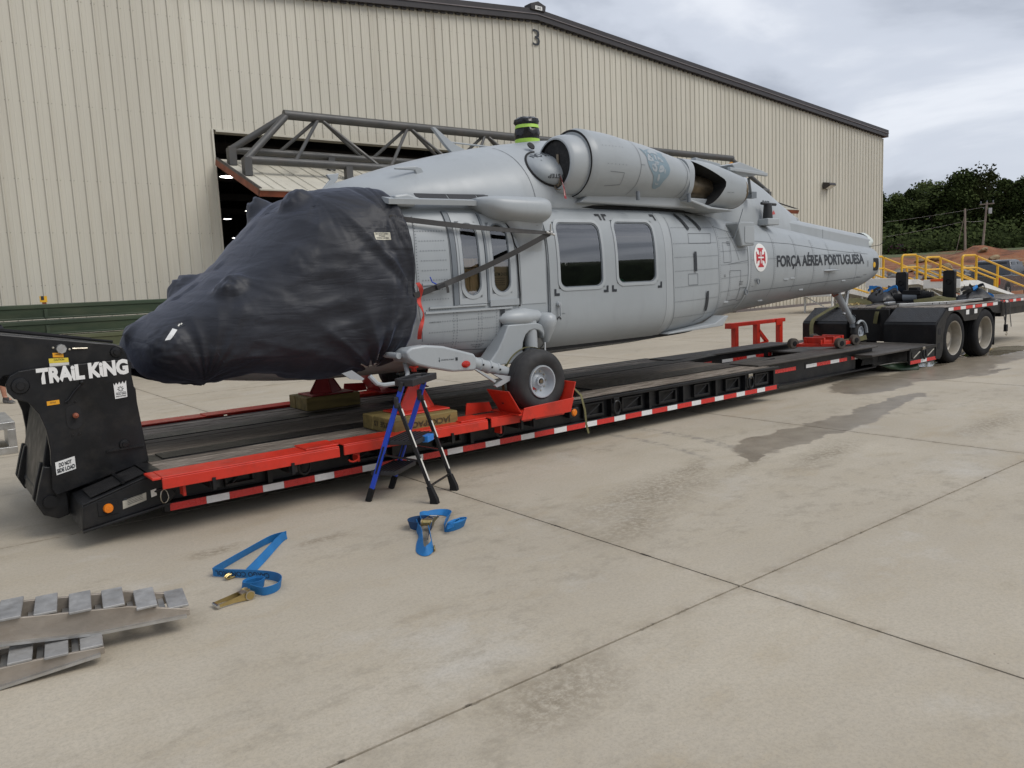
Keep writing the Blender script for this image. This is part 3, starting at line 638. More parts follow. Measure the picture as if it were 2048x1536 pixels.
# ---- gooseneck: two cheek plates each side of a hollow, upper arm, pivots
low = [(.60, 1.13), (.565, 1.18), (.56, 1.25), (.59, 1.305), (.65, 1.335), (.76, 1.345), (1.40, 1.355), (1.43, 1.33), (1.425, 1.22), (1.487, .50), (1.30, .462), (.80, .345), (.775, .40), (.795, .70), (.785, .86), (.75, .99), (.69, 1.09)]
upr = [(-2.6, 2.22), (.10, 1.705), (1.33, 1.485), (1.39, 1.455), (1.415, 1.40), (1.425, 1.30), (.56, 1.30), (.45, 1.16), (.05, 1.20), (-2.6, 1.72)]
GY0, GY1 = 6.90, 8.47
for ya, sg in ((GY0, 1), (GY1, -1)):
    a, c = sorted((ya, ya+sg*.05)); b = MB(); b.prism(low, a, c); ck = b.obj('gooseneck_cheek', m_black, trailer, 0, .006)
    a, c = sorted((ya+sg*.052, ya+sg*.30)); b = MB(); b.prism(upr, a, c); arm = b.obj('gooseneck_arm', m_black, trailer, 0, .012)
    for (x, z, r_) in ((.65, 1.225, .062), (1.315, .67, .040), (1.335, 1.415, .042)):
        b = MB(); yb_ = ya-sg*.0 if z < 1.3 else ya+sg*.052
        b.rev([(0, -.03), (r_*.45, -.03), (r_*.5, -.018), (r_*.9, -.016), (r_, -.008), (r_, .0)], (x, yb_, z), (0, sg, 0), 24); b.obj('pivot_pin', m_black, ck)
    b = MB(); b.bar((1.18, ya-sg*.01, .632), (1.46, ya-sg*.01, .64), .02, .014); b.obj('weld_rib', m_black, ck)
    b = MB(); b.tube([(1.05, ya-sg*.012, 1.19), (1.0, ya-sg*.014, 1.14), (.955, ya-sg*.014, 1.08), (.93, ya-sg*.012, 1.065)], .007, 6); b.obj('grab_rod', m_black, ck)
    b = MB(); b.rev([(0, -.02), (.014, -.016), (.018, 0)], (1.06, ya, 1.205), (0, sg, 0), 14); b.obj('rod_boss', m_black, ck)
    # service hatch with a fitting in it
    b = MB(); b.prism(rrect(.925, 1.035, .845, 1.035, .05), min(ya, ya-sg*.004), max(ya, ya-sg*.004)); hh = b.obj('hatch_recess', m_dark, ck, 0)
    b = MB(); b.cyl((.985, ya, .955), (.985, ya-sg*.045, .952), .016, n=12); b.rev([(0, -.06), (.02, -.05), (.022, -.03), (.0, -.028)], (.988, ya, .955), (0, sg, 0), 12); b.obj('air_fitting', m_rust, ck)
    for (x, z) in ((.955, .80), (1.005, .805), (.95, 1.06), (1.0, 1.06)):
        b = MB(); b.rev([(0, -.008), (.007, -.007), (.009, 0)], (x, ya, z), (0, sg, 0), 8); b.obj('bolt', m_black, ck)
    b = MB(); b.rev([(0, -.02), (.035, -.02), (.04, 0)], (.955, ya+sg*.052, 1.475), (0, sg, 0), 8); b.obj('lamp_base', m_alu, arm)
    for dx in (-.055, .055): b = MB(); b.rev([(0, -.012), (.008, -.01), (.01, 0)], (.955+dx, ya+sg*.052, 1.478-.2*dx), (0, sg, 0), 8); b.obj('bolt', m_steel, arm)
    b = MB(); b.cyl((1.03, ya+sg*.045, 1.472), (1.135, ya+sg*.045, 1.466), .007, n=8); b.obj('grease_line', m_steel, arm)
# plates and lettering on the near cheek
ypl = yplane(GY0-.0025)
def skew(V, du): return V
V, F = text_mesh('TRAiL KiNG', 1, .055, space=.98)
V = fit2d(V, .762, 1.405, 0, .125); V = [(u, 1.218+v+.018*(u-.76)/.64) for (u, v) in V]
decal('trailer_lettering', V, F, ypl, m_white, trailer, 9)
def plate(name, x0, x1, z0, z1, m_, y=GY0, par=trailer, sk=.01):
    b = MB(); b.prism([(x0, z0), (x1, z0+sk), (x1, z1+sk), (x0, z1)], y-.003, y); return b.obj(name, m_, par, 0)
def txt(name, s_, x0, x1, z0, z1, y, par, m_=None, off=.0, sk=.0):
    V, F = text_mesh(s_, 1, off); V = fit2d(V, x0, x1, z0, z1); V = [(u, v+sk*(u-x0)/(x1-x0)) for u, v in V]
    return decal(name, V, F, yplane(y), m_ or m_mark, par, 9)
p = plate('warning_sign', .815, .952, .505, .605, m_white, sk=.028)
txt('sign_text', 'DO NOT', .838, .927, .563, .596, GY0-.005, p, off=.045, sk=.018); txt('sign_text', 'SIDE LOAD', .821, .947, .517, .551, GY0-.005, p, off=.045, sk=.025)
crown = [(1.285, 1.045), (1.375, 1.052), (1.378, 1.185), (1.362, 1.16), (1.352, 1.182), (1.338, 1.158), (1.327, 1.18), (1.314, 1.156), (1.303, 1.175), (1.292, 1.152), (1.283, 1.172)]
b = MB(); b.prism(crown, GY0-.003, GY0); p = b.obj('crown_badge', m_white, trailer, 0)
V, F = merge2(*[line2([(1.331+.024*math.cos(R(45*k)), 1.122+.024*math.sin(R(45*k))), (1.331+.010*math.cos(R(45*k+25)), 1.122+.010*math.sin(R(45*k+25)))], .005) for k in range(8)], line2([(1.295, 1.092), (1.368, 1.096)], .003)); decal('badge_print', V, F, yplane(GY0-.0045), m_mark, p, 9)
txt('badge_print', 'TRAIL KING', 1.292, 1.370, 1.074, 1.087, GY0-.0045, p, off=.03, sk=.004); txt('badge_print', 'INDUSTRIES', 1.294, 1.368, 1.056, 1.068, GY0-.0045, p, off=.02, sk=.004)
m_amb = mat('amber_sticker', (.78, .36, .02), .4, 0, .03, 10, 0)
m_yel = mat('yellow_sticker', (.75, .58, .06), .4, 0, .03, 10, 0)
YA = GY0+.052
p = plate('caution_sticker', .892, .965, 1.415, 1.45, m_amb, YA, sk=-.006); txt('sticker_text', 'WARNING', .905, .95, 1.430, 1.442, YA-.005, p)
p = plate('caution_sticker', .862, .995, 1.372, 1.408, m_yel, YA, sk=-.004); txt('sticker_text', 'CAUTION', .895, .965, 1.387, 1.402, YA-.005, p, off=.01)
plate('caution_sticker', .863, .996, 1.345, 1.371, m_sticker, YA, sk=-.004)
p = plate('caution_sticker', .808, .893, 1.052, 1.085, m_amb, sk=.004); txt('sticker_text', 'NOTICE', .83, .87, 1.067, 1.078, GY0-.005, p)
# inside of the gooseneck
b = MB(); b.box((.92, GY0+.06, .36), (1.46, GY1-.06, 1.12)); b.obj('gooseneck_core', m_black, trailer, 0, .02)
b = MB(); b.prism([(.70, .22), (.86, .22), (.92, .75), (.84, .95), (.76, .6)], GY0+.20, GY1-.20); b.obj('gooseneck_front_plate', m_black, trailer, 0, .01)
for ya in (GY0+.16, GY0+.36, GY1-.22, GY1-.06):
    b = MB(); b.prism([(.66, .30), (.70, .20), (.80, .15), (.88, .17), (.87, .55), (.74, .58), (.70, .45)], ya-.12, ya-.06); b.obj('hook_plate', m_black, trailer, 0, .008)
b = MB(); b.cyl((.755, GY0+.02, .30), (.755, GY1+.0, .30), .05, n=14); b.obj('hook_shaft', m_black, trailer)
b = MB(); b.cyl((.10, 7.1, 1.73), (1.35, 7.1, 1.495), .012, n=6); b.cyl((.10, 7.14, 1.745), (1.2, 7.14, 1.53), .010, n=6); b.obj('air_hose', m_blackr, trailer)
# ---- twin beams behind the deck
m_btop = mat('worn_beam_top', (.075, .066, .058), .6, .1, .3, 1.6, .3, 25, .5, (.02, .02, .02), (.6, 3, 3))
for (ya, yb_, face) in ((6.66, 7.16, 6.76), (8.24, 8.74, 8.34)):
    b = MB(); b.box((9.60, ya, .475), (13.0, yb_, .50)); b.obj('beam_top', m_btop, trailer, 0, .004, 1)
    b = MB(); b.box((9.60, face, .15), (13.0, yb_-.1, .474)); b.obj('spine_beam', m_black, trailer, 0)
    b = MB(); b.box((9.60, ya+.03, .125), (13.0, yb_-.03, .149)); b.obj('beam_foot', m_black, trailer, 0)
    for x in (10.98, 12.05):
        b = MB(); b.box((x-.04, face-.003, .30), (x+.04, face, .40)); b.obj('slot', m_dark, trailer, 0)
    x = 10.05; k = 0
    for L, w_ in ((.10, 1), (.55, 0), (None, .28), (.30, 1), (.40, 0), (.26, 1), (.24, 0), (None, .14), (.10, 0), (.22, 1), (.30, 0), (.20, 1)):
        if L is None: x += w_; continue
        b = MB(); b.box((x, face-.004, .315), (x+L-.002, face-.0005, .370)); b.obj('tape_strip', m_tape_w if w_ else m_tape_r, trailer, 0); x += L
# ---- bogie: low shelf, sloped tread ramps, deck over the wheels
b = MB(); b.box((12.35, Y0+.0, .375), (14.55, 9.05, .405)); b.obj('shelf_deck', m_btop, trailer, 0, .004, 1)
b = MB(); b.box((12.45, Y0+.34, .13), (14.5, 8.75, .374)); b.obj('shelf_frame', m_black, trailer, 0)
b = MB(); b.box((13.62, Y0, .18), (14.60, Y0+.05, .374)); b.box((13.62, Y0-.012, .352), (14.60, Y0, .404)); b.obj('shelf_skirt', m_black, trailer, 0, .004, 1)
b = MB(); b.prism([(12.35, .372), (13.62, .372), (13.62, .14), (13.0, .16)], Y0+.3, Y0+.34); b.obj('shelf_gusset', m_black, trailer, 0)
for (x0, x1) in ((12.55, 12.95), (13.1, 13.45)):
    b = MB(); b.prism([(x0, .20), (x1, .19), (x1, .30), (x0+.06, .31)], Y0+.296, Y0+.30); b.obj('cutout', m_dark, trailer, 0)
for (x0, x1) in ((13.68, 14.0), (14.2, 14.52)):
    b = MB(); b.box((x0, Y0-.008, .215), (x1, Y0, .335)); pk = b.obj('stake_pocket', m_black, trailer, 0, .006, 1)
    b = MB(); b.cyl((x0+.04, Y0-.016, .225), (x1-.05, Y0-.016, .325), .010, n=8); b.obj('pocket_latch', m_steel, pk)
b = MB(); b.box((14.05, Y0-.03, .34), (14.13, Y0+.01, .40)); rg = b.obj('ring_bracket', m_steel, trailer, 0, .006)
b = MB(); b.tube([(14.09+.05*math.sin(i*math.pi/10), Y0-.035, .27+.085*math.cos(i*math.pi/10)) for i in range(20)], .012, 8, closed=True); b.obj('tie_ring', m_black, rg)
x = 13.64
for k in range(3):
    L = (.38, .22, .36)[k]; b = MB(); b.box((x, Y0-.006, .125), (x+L-.002, Y0-.002, .185)); b.obj('tape_strip', m_tape_w if k == 1 else m_tape_r, trailer, 0); x += L
b = MB(); b.box((13.62, Y0-.002, .12), (14.62, Y0+.03, .19)); b.obj('skirt_lip', m_black, trailer, 0)
ZB = 1.02
for (ya, yb_) in ((Y0+.0, 7.36), (8.10, 9.05)):
    b = MB(); b.prism([(14.57, .405), (14.57, .745), (14.60, .785), (15.02, ZB+.005), (15.2, ZB+.005), (15.2, .985), (15.0, .93), (14.81, .72), (14.81, .405)], ya, yb_); fd = b.obj('wheel_ramp', m_black, trailer, 0, .006)
    b = MB(); b.prism([(14.60, .789), (15.02, ZB+.009), (15.02, ZB+.015), (14.60, .795)], ya+.01, yb_-.01); b.obj('ramp_tread', m_tread, fd, 0)
b = MB(); b.box((14.75, 7.36, .405), (14.80, 8.10, ZB)); b.obj('bogie_bulkhead', m_black, trailer, 0)
b = MB(); b.prism([(14.57, .15), (14.72, .12), (14.80, .16), (14.86, .30), (14.86, .55), (15.03, .95), (15.03, 1.0), (14.96, 1.0), (14.64, .78), (14.575, .70)], Y0-.01, Y0-.001); sd = b.obj('ramp_side_plate', m_black, trailer, 0)
for (x, z) in ((14.70, .62), (14.69, .36)):
    b = MB(); b.prism(rrect(x-.045, x+.045, z-.06, z+.06, .03), Y0-.013, Y0-.0105); b.obj('lightening_hole', m_dark, sd, 0)
planks(15.03, 17.46, ((Y0+.05, 9.0),), ZB+.02)
b = MB(); b.box((15.0, Y0+.5, .55), (17.5, 8.5, ZB-.03)); b.obj('bogie_frame', m_black, trailer, 0)
arch = [(15.0, 1.035), (15.0, .93)]
WX, WR = (15.33, 16.70), .462
for wx in WX:
    arch += [(wx+.50*math.cos(R(a)), .455+.50*math.sin(R(a))) for a in ((130, 110, 90, 70, 50, 35) if wx < 16 else (145, 130, 110, 90, 70, 50))]
arch += [(17.30, .80), (17.46, .80), (17.46, 1.035)]
for ya in (Y0+.0, 9.0): b = MB(); b.prism(arch, ya, ya+.05); b.obj('side_rail', m_black, trailer, 0)
x = 15.06
for k in range(9):
    L = (.20, .30, .22, .30, .10, .30, .21, .30, .22)[k]; w_ = k % 2 == 0
    b = MB(); b.box((x, Y0-.005, .968), (x+L-.003, Y0-.001, 1.026)); b.obj('tape_strip', m_tape_w if w_ else m_tape_r, trailer, 0); x += L+(.02 if k == 4 else 0)
for x in (15.80, 16.16): b = MB(); b.box((x, Y0-.004, .86), (x+.13, Y0-.001, .945)); b.obj('small_sticker', m_white, trailer, 0)
for x in (15.97, 16.08):
    b = MB(); b.prism(rrect(x-.03, x+.03, .83, .93, .02), Y0-.003, Y0-.0008); b.obj('slot', m_dark, trailer, 0)
m_rim = mat('cream_steel_rim', (.34, .31, .26), .4, .1, .12, 5, .05, 40, .3, (.22, .18, .13))
def truck_wheel(x, y, sg, par):
    w = bpy.data.objects.new('wheel', None); COL.objects.link(w); w.location = (x, y, .455); put(w, par)
    b = MB(); pr = [(.300, 0.0), (.33, -.012), (.39, -.018), (.435, -.006), (.455, .02), (WR, .04), (WR, .07), (.452, .075), (.452, .085), (WR, .09), (WR, .13), (.452, .135), (.452, .145), (WR, .15), (WR, .19), (.452, .195), (.452, .205), (WR, .21), (WR, .24), (.44, .27), (.36, .28), (.30, .27)]
    b.rev(pr, (x, y, .455), (0, sg, 0), 56); b.obj('tyre', m_blackr, w, 50)
    b = MB(); b.rev([(.30, .0), (.318, -.010), (.318, -.002), (.296, .008), (.285, .05), (.280, .15), (.262, .17), (.20, .175), (.13, .165), (.12, .13), (.11, .10), (.0, .10)], (x, y, .455), (0, sg, 0), 48); rm = b.obj('rim', m_rim, w, 30)
    for k in range(10):
        a = 2*math.pi*k/10; b = MB(); b.cyl((x+.165*math.cos(a), y+sg*.172, .455+.165*math.sin(a)), (x+.165*math.cos(a), y+sg*.14, .455+.165*math.sin(a)), .014, n=6); b.obj('lug_nut', m_steel, rm)
    return w
for wx in WX: truck_wheel(wx, Y0+.012, 1, trailer); truck_wheel(wx, 9.03, -1, trailer)
for wx in WX: b = MB(); b.cyl((wx, Y0+.3, .455), (wx, 8.7, .455), .07, n=12); b.obj('axle', m_black, trailer)
b = MB(); b.box((17.22, Y0+.04, .17), (17.25, Y0+.62, .86)); b.obj('mud_flap', m_blackr, trailer, 0)
# rear extension, flipped level behind the bogie
b = MB(); b.box((17.47, Y0+.30, .84), (21.5, Y0+.36, ZB)); b.box((17.47, 8.6, .84), (21.5, 8.66, ZB)); b.obj('extension_rail', m_black, trailer, 0)
b = MB(); b.box((17.46, Y0+.02, .72), (17.62, 9.0, 1.0)); b.obj('end_beam', m_black, trailer, 0)
planks(17.64, 21.4, ((Y0+.37, 8.58),), ZB)
x = 17.75
for k in range(9):
    L = (.26, .15)[k % 2]; b = MB(); b.box((x, Y0+.295, .955), (x+L, Y0+.299, 1.012)); b.obj('tape_strip', m_tape_w if k % 2 else m_tape_r, trailer, 0); x += L+.003
b = MB(); b.box((18.1, Y0+.38, .68), (20.5, 8.5, .83)); b.obj('extension_frame', m_black, trailer, 0)
# upright stakes on the bogie deck
for (x, y) in ((17.1, 8.28), (17.05, 7.28)):
    b = MB(); b.prism(rrect(y-.115, y+.115, ZB+.0, 1.69, .045), x, x+.10, 'yz'); st = b.obj('stake_post', m_black, trailer, 0, .006)
    b = MB(); b.tube([(x-.012, y+.05*math.sin(i*math.pi/6), 1.46+.05*math.cos(i*math.pi/6)) for i in range(12)], .012, 6, closed=True); b.obj('stake_eye', m_blackr, st)
# ================================================================ helicopter
HC = 7.68
heli = thing('helicopter', (6, HC, .9), 'grey military helicopter without rotor blades, chained on the lowboy trailer', 'helicopter')
def pch(xs, ys):
    """monotone cubic interpolation"""
    xs = np.array(xs, float); ys = np.array(ys, float); h = np.diff(xs); dl = np.diff(ys)/h; m = np.zeros(len(xs))
    m[0], m[-1] = dl[0], dl[-1]
    for i in range(1, len(xs)-1):
        if dl[i-1]*dl[i] > 0:
            w1, w2 = 2*h[i]+h[i-1], h[i]+2*h[i-1]; m[i] = (w1+w2)/(w1/dl[i-1]+w2/dl[i])
    def f(x):
        i = min(max(int(np.searchsorted(xs, x))-1, 0), len(xs)-2); t = (x-xs[i])/h[i]
        return float((2*t**3-3*t**2+1)*ys[i]+(t**3-2*t**2+t)*h[i]*m[i]+(-2*t**3+3*t**2)*ys[i+1]+(t**3-t**2)*h[i]*m[i+1])
    return f
def tabf(T):
    T = list(zip(*T)); return [pch(T[0], c) for c in T[1:]]
def sel(c, s_, w, n): 
    return math.copysign(abs(c)**(2/n), c)*w
#        x     w    zc    zb    zt   nu   nl
ST = [(1.66, .12, 1.42, 1.34, 1.50, 2.2, 2.2), (1.78, .36, 1.42, 1.18, 1.68, 2.2, 2.2), (2.1, .64, 1.45, 1.07, 1.80, 2.3, 2.3), (2.5, .84, 1.50, 1.01, 2.06, 2.5, 2.4),
      (2.95, 1.0, 1.57, .965, 2.50, 2.9, 2.6), (3.4, 1.10, 1.61, .945, 2.72, 3.5, 2.8), (3.9, 1.155, 1.63, .94, 2.745, 4.0, 3.0), (4.6, 1.18, 1.63, .94, 2.75, 4.3, 3.2), (7.3, 1.18, 1.63, .97, 2.75, 4.3, 3.2),
      (7.7, 1.17, 1.645, .98, 2.745, 4.2, 3.1), (8.2, 1.12, 1.69, 1.0, 2.735, 3.9, 3.0), (8.7, 1.035, 1.76, 1.045, 2.725, 3.4, 2.8), (9.2, .92, 1.84, 1.11, 2.71, 3.0, 2.6), (9.7, .82, 1.89, 1.18, 2.69, 2.8, 2.4),
      (10.3, .735, 1.91, 1.235, 2.65, 2.6, 2.3), (11.3, .63, 1.90, 1.305, 2.54, 2.5, 2.3), (12.5, .52, 1.87, 1.375, 2.39, 2.5, 2.3), (13.3, .455, 1.855, 1.375, 2.30, 2.5, 2.2), (13.8, .425, 1.86, 1.435, 2.25, 2.5, 2.2), (14.22, .40, 1.88, 1.57, 2.21, 2.5, 2.3)]
fst = tabf(ST)
def ring(x, F, yc, n=96):
    w, zc, zb, zt, nu, nl = [f(x) for f in F]; P = []
    for k in range(n):
        t = 2*math.pi*(k+.5)/n; c, s_ = math.cos(t), math.sin(t); e = nu if s_ >= 0 else nl; hh = (zt-zc) if s_ >= 0 else (zc-zb)
        P.append((x, yc+math.copysign(abs(c)**(2/e), c)*w, zc+math.copysign(abs(s_)**(2/e), s_)*hh))
    return P
def loft_tab(xs, F, yc, n=96):
    b = MB(); b.loft([ring(x, F, yc, n) for x in xs]); return b
body_xs = list(np.linspace(1.66, 2.1, 7))+list(np.arange(2.2, 14.05, .1))+[14.1, 14.17, 14.22]
body_mb = loft_tab(body_xs, fst, HC)
m_cabin = mat('cabin_interior', (.013, .0135, .014), .7, 0, .3, 3, .1)
def apply_cut(o, cutters):
    for cm in cutters:
        me = cm if isinstance(cm, bpy.types.Mesh) else cm.mesh('cut', m_cabin, 0)
        co = bpy.data.objects.new('cut', me); COL.objects.link(co)
        md = o.modifiers.new('cut', 'BOOLEAN'); md.operation = 'DIFFERENCE'; md.object = co; md.solver = 'EXACT'; md.material_mode = 'TRANSFER'
        bpy.context.view_layer.update()
        dg = bpy.context.evaluated_depsgraph_get(); nm = bpy.data.meshes.new_from_object(o.evaluated_get(dg)); o.modifiers.remove(md)
        old = o.data; o.data = nm; nm.name = o.name; bpy.data.objects.remove(co); bpy.data.meshes.remove(old)
    return o
body = body_mb.obj('fuselage', m_grey, heli, 40)
bvh = BVHTree.FromPolygons([Vector(v) for v in body_mb.v], body_mb.f)
def skin(off=.004, tree=None, y0=4.0):
    T = tree or bvh
    def f(u, v):
        h = T.ray_cast(Vector((u, y0, v)), Vector((0, 1, 0)))
        if h[0] is None:
            q = T.find_nearest(Vector((u, HC-1, v))); return q[0]+q[1]*off if q[1].y < 0 else q[0]-q[1]*off
        nn = h[1] if h[1].y < 0 else -h[1]
        return h[0]+nn*off
    return f
# ---- window openings cut into the cabin wall
WIN = [('cabin', 5.70, 6.42, 1.715, 2.495, .11), ('cabin', 6.60, 7.32, 1.735, 2.510, .11), ('gunner', 4.425, 4.705, 1.685, 2.475, .13), ('gunner', 4.795, 5.085, 1.70, 2.475, .13)]
def glassmat():
    N = NT('window_glass'); fr = N.n('ShaderNodeFresnel'); fr.inputs['IOR'].default_value = 1.9
    wv = N.bump(N.noise(1.2, 2, .5, N.map((.4, 1, 4))), .05, .02); N.set(fr.inputs['Normal'], wv)
    gl = N.n('ShaderNodeBsdfGlossy'); gl.inputs['Roughness'].default_value = .03; N.set(gl.inputs['Normal'], wv)
    tr = N.n('ShaderNodeBsdfTransparent'); tr.inputs[0].default_value = (.95, .96, .95, 1)
    mx = N.n('ShaderNodeMixShader'); N.set(mx.inputs[0], N.math('MULTIPLY', fr.outputs[0], 2.4, clamp=True)); N.t.links.new(tr.outputs[0], mx.inputs[1]); N.t.links.new(gl.outputs[0], mx.inputs[2])
    N.t.links.new(mx.outputs[0], N.out.inputs[0]); return N.m
m_glass = glassmat()
cuts = []
for (kd, x0, x1, z0, z1, r_) in WIN:
    c = MB(); c.prism(rrect(x0+.03, x1-.03, z0+.03, z1-.03, r_-.02), 6.0, 7.55 if kd == 'cabin' else 7.2); cuts.append(c)
apply_cut(body, cuts)
body.data.polygons.foreach_set('use_smooth', [True]*len(body.data.polygons)); body.data.set_sharp_from_angle(angle=R(40))
def frame(name, x0, x1, z0, z1, r_, wd, off, dep, m_, par):
    A = rrect(x0, x1, z0, z1, r_, 6); B_ = rrect(x0+wd, x1-wd, z0+wd, z1-wd, max(.02, r_-wd*.7), 6); n = len(A)
    def sub(P):
        out = []
        for i in range(len(P)):
            a, c = P[i], P[(i+1)%len(P)]; k = max(1, int(math.hypot(c[0]-a[0], c[1]-a[1])/.08))
            out.append((a, c, k))
        return out
    PA, PB = [], []
    for i in range(n):
        k = max(1, int(math.hypot(A[(i+1)%n][0]-A[i][0], A[(i+1)%n][1]-A[i][1])/.08))
        for j in range(k):
            t = j/k; PA.append((A[i][0]*(1-t)+A[(i+1)%n][0]*t, A[i][1]*(1-t)+A[(i+1)%n][1]*t)); PB.append((B_[i][0]*(1-t)+B_[(i+1)%n][0]*t, B_[i][1]*(1-t)+B_[(i+1)%n][1]*t))
    f1, f0 = skin(off), skin(-dep); n = len(PA); V = [f1(*p) for p in PA]+[f1(*p) for p in PB]+[f0(*p) for p in PB]+[f0(*p) for p in PA]; F = []
    for i in range(n):
        j = (i+1)%n
        for k in range(4): F.append((k*n+i, k*n+j, ((k+1)%4)*n+j, ((k+1)%4)*n+i))
    b = MB(); b.add(V, F); return b.obj(name, m_, par, 30)
for (kd, x0, x1, z0, z1, r_) in WIN:
    w = frame('window', x0, x1, z0, z1, r_, .035, .020 if kd == 'cabin' else .016, .02, m_greyl, heli)
    frame('seal', x0+.034, x1-.034, z0+.034, z1-.034, r_-.02, .012, .010, .02, m_greyd, w)
    decal('pane', rrect(x0+.03, x1-.03, z0+.03, z1-.03, r_-.02), [tuple(range(28))], skin(.002), m_glass, w, .08)
# cabin fittings seen behind the panes
m_strapg = mat('green_strap', (.02, .20, .12), .7, 0, .1, 9, 0)
b = MB(); b.strip([(6.55, 6.75, 1.99), (7.0, 6.78, 1.79), (7.25, 6.8, 1.68)], (0, .3, 1), .055); b.obj('cabin_strap', m_strapg, heli, 0)
for (x, z, h_) in ((5.83, 1.86, .20), (6.76, 1.90, .19)):
    b = MB(); b.tube([(x, 6.72, z), (x+.05, 6.72, z), (x+.06, 6.72, z+.03), (x+.06, 6.72, z+h_), (x+.02, 6.72, z+h_+.02)], .006, 6); b.obj('cabin_handle', m_alu, heli)
b = MB(); b.box((5.95, 7.2, 1.72), (6.28, 7.5, 2.02)); b.obj('cabin_seat', m_greyd, heli, 0, .03)
for (x, z) in ((5.96, 1.93), (6.08, 1.98), (6.25, 2.02), (6.0, 1.88)):
    b = MB(); b.rev([(.012, 0), (.02, .004), (.022, .02)], (x, 6.95, z), (0, 1, 0), 10); b.obj('cabin_fitting', m_alu, heli)
t = thing('wooden_crate', (4.75, 6.9, 1.6), 'pale timber crate standing inside the cabin behind the two narrow windows', 'crate')
m_pine = mat('pine_board', (.76, .53, .28), .6, 0, .15, 3, .2, 40, .2, (.22, .12, .05), (9, 9, .8))
for (x0, x1, z1) in ((4.44, 4.555, 1.99), (4.56, 4.69, 1.99)):
    b = MB(); b.box((x0, 6.535, 1.66), (x1, 6.555, z1)); b.obj('board', m_pine, t, 0, .003, 1)
b = MB(); b.box((4.44, 6.53, 2.0), (4.69, 6.555, 2.09)); b.obj('rail', m_pine, t, 0, .003, 1)
b = MB(); b.box((4.81, 6.535, 1.67), (5.07, 6.555, 2.05)); b.obj('board', mat('plywood', (.50, .36, .22), .65, 0, .2, 3, .1, 30), t, 0)
txt('stencil', 'ASTM D1031', 4.86, 5.04, 1.905, 1.94, 6.533, t, off=.01)
for k in range(4): txt('stencil', 'lllllllllllllll', 4.87, 5.0, 1.875-.022*k, 1.885-.022*k, 6.533, t)

# ---- skins laid over the fuselage: sliding door, gunner window doors, panels
def patch(name, x0, x1, z0, z1, off, m_, par, holes=(), step=.03, rim=.012, r_=.03):
    nx, nz = max(2, int((x1-x0)/step)), max(2, int((z1-z0)/step)); f1, f0 = skin(off), skin(-.01)
    V = []; F = []
    def inside(u, v):
        for (a, c, d, e_, rr) in holes:
            if a+.018 < u < c-.018 and d+.018 < v < e_-.018: return True
        return False
    for j in range(nz+1):
        for i in range(nx+1): V.append(f1(x0+(x1-x0)*i/nx, z0+(z1-z0)*j/nz))
    for j in range(nz):
        for i in range(nx):
            if not inside(x0+(x1-x0)*(i+.5)/nx, z0+(z1-z0)*(j+.5)/nz): k = j*(nx+1)+i; F.append((k, k+1, k+nx+2, k+nx+1))
    b = MB(); b.add(V, F)
    edge = [(x0+(x1-x0)*i/nx, z0) for i in range(nx)]+[(x1, z0+(z1-z0)*j/nz) for j in range(nz)]+[(x1-(x1-x0)*i/nx, z1) for i in range(nx)]+[(x0, z1-(z1-z0)*j/nz) for j in range(nz)]
    n = len(edge); b.add([f1(*p) for p in edge]+[f0(*p) for p in edge], [(i, (i+1)%n, n+(i+1)%n, n+i) for i in range(n)])
    return b.obj(name, m_, par, 30)
hol = [w[1:] for w in WIN]
dr = patch('sliding_door', 5.585, 7.465, 1.10, 2.585, .012, m_grey, heli, hol[:2])
patch('door_post', 7.475, 7.60, 1.08, 2.60, .008, m_greyl, heli)
patch('window_door', 4.40, 4.735, 1.635, 2.545, .010, m_greyl, heli, [hol[2]])
patch('window_door', 4.77, 5.12, 1.635, 2.535, .012, m_greyl, heli, [hol[3]])
patch('window_sill', 4.76, 5.135, 1.60, 1.665, .03, m_grey, heli)
patch('window_rail', 4.335, 4.385, 1.63, 2.56, .014, m_greyd, heli); patch('window_rail', 4.742, 4.765, 1.63, 2.55, .016, m_greyd, heli)
patch('lower_rail', 4.05, 4.72, 1.612, 1.628, .02, m_greyl, heli); patch('lower_rail', 4.0, 5.05, 1.565, 1.585, .02, m_greyl, heli)
patch('access_panel', 5.19, 5.53, 1.60, 2.16, .006, m_greyl, heli)
patch('tail_band', 9.64, 9.70, 1.32, 2.55, .008, m_greyl, heli)
# belly track under the door; its black also paints the shadow there
b = MB(); pts = [skin(.012)(x, 1.085+.004*(x-5.5)) for x in np.linspace(4.9, 8.6, 40)]; b.strip(pts, (0, 0, 1), .05, .02); b.obj('door_track', m_dark, heli, 0)
b = MB(); pts = [skin(.02)(x, 2.645+.0*(x-5.5)) for x in np.linspace(5.56, 8.9, 40)]; b.strip(pts, (0, .5, 1), .035, .03); b.obj('upper_track', m_dark, heli, 0)  # black strip doubles as the painted shadow line above the door
b = MB(); pts = [skin(.04)(x, 2.69) for x in np.linspace(5.56, 8.7, 40)]; b.strip(pts, (0, .6, 1), .07, .03); b.obj('roof_gutter', m_greyl, heli, 0)
b = MB(); pts = [Vector((x, 6.625+.02*(5.2-x), 2.655+.006*(x-4))) for x in np.linspace(3.72, 5.0, 20)]; b.strip(pts, (0, 1, .25), .14, .05); rg = b.obj('roof_rail', m_greyl, heli, 30)
for (x0, x1) in ((4.08, 4.44), (4.46, 4.80), (4.82, 4.96)):
    b = MB(); b.strip([Vector((x, 6.655+.02*(5.2-x), 2.692+.006*(x-4))) for x in np.linspace(x0, x1, 8)], (0, 1, .9), .13, .008); b.obj('walkway_pad', m_plastic, rg, 0)
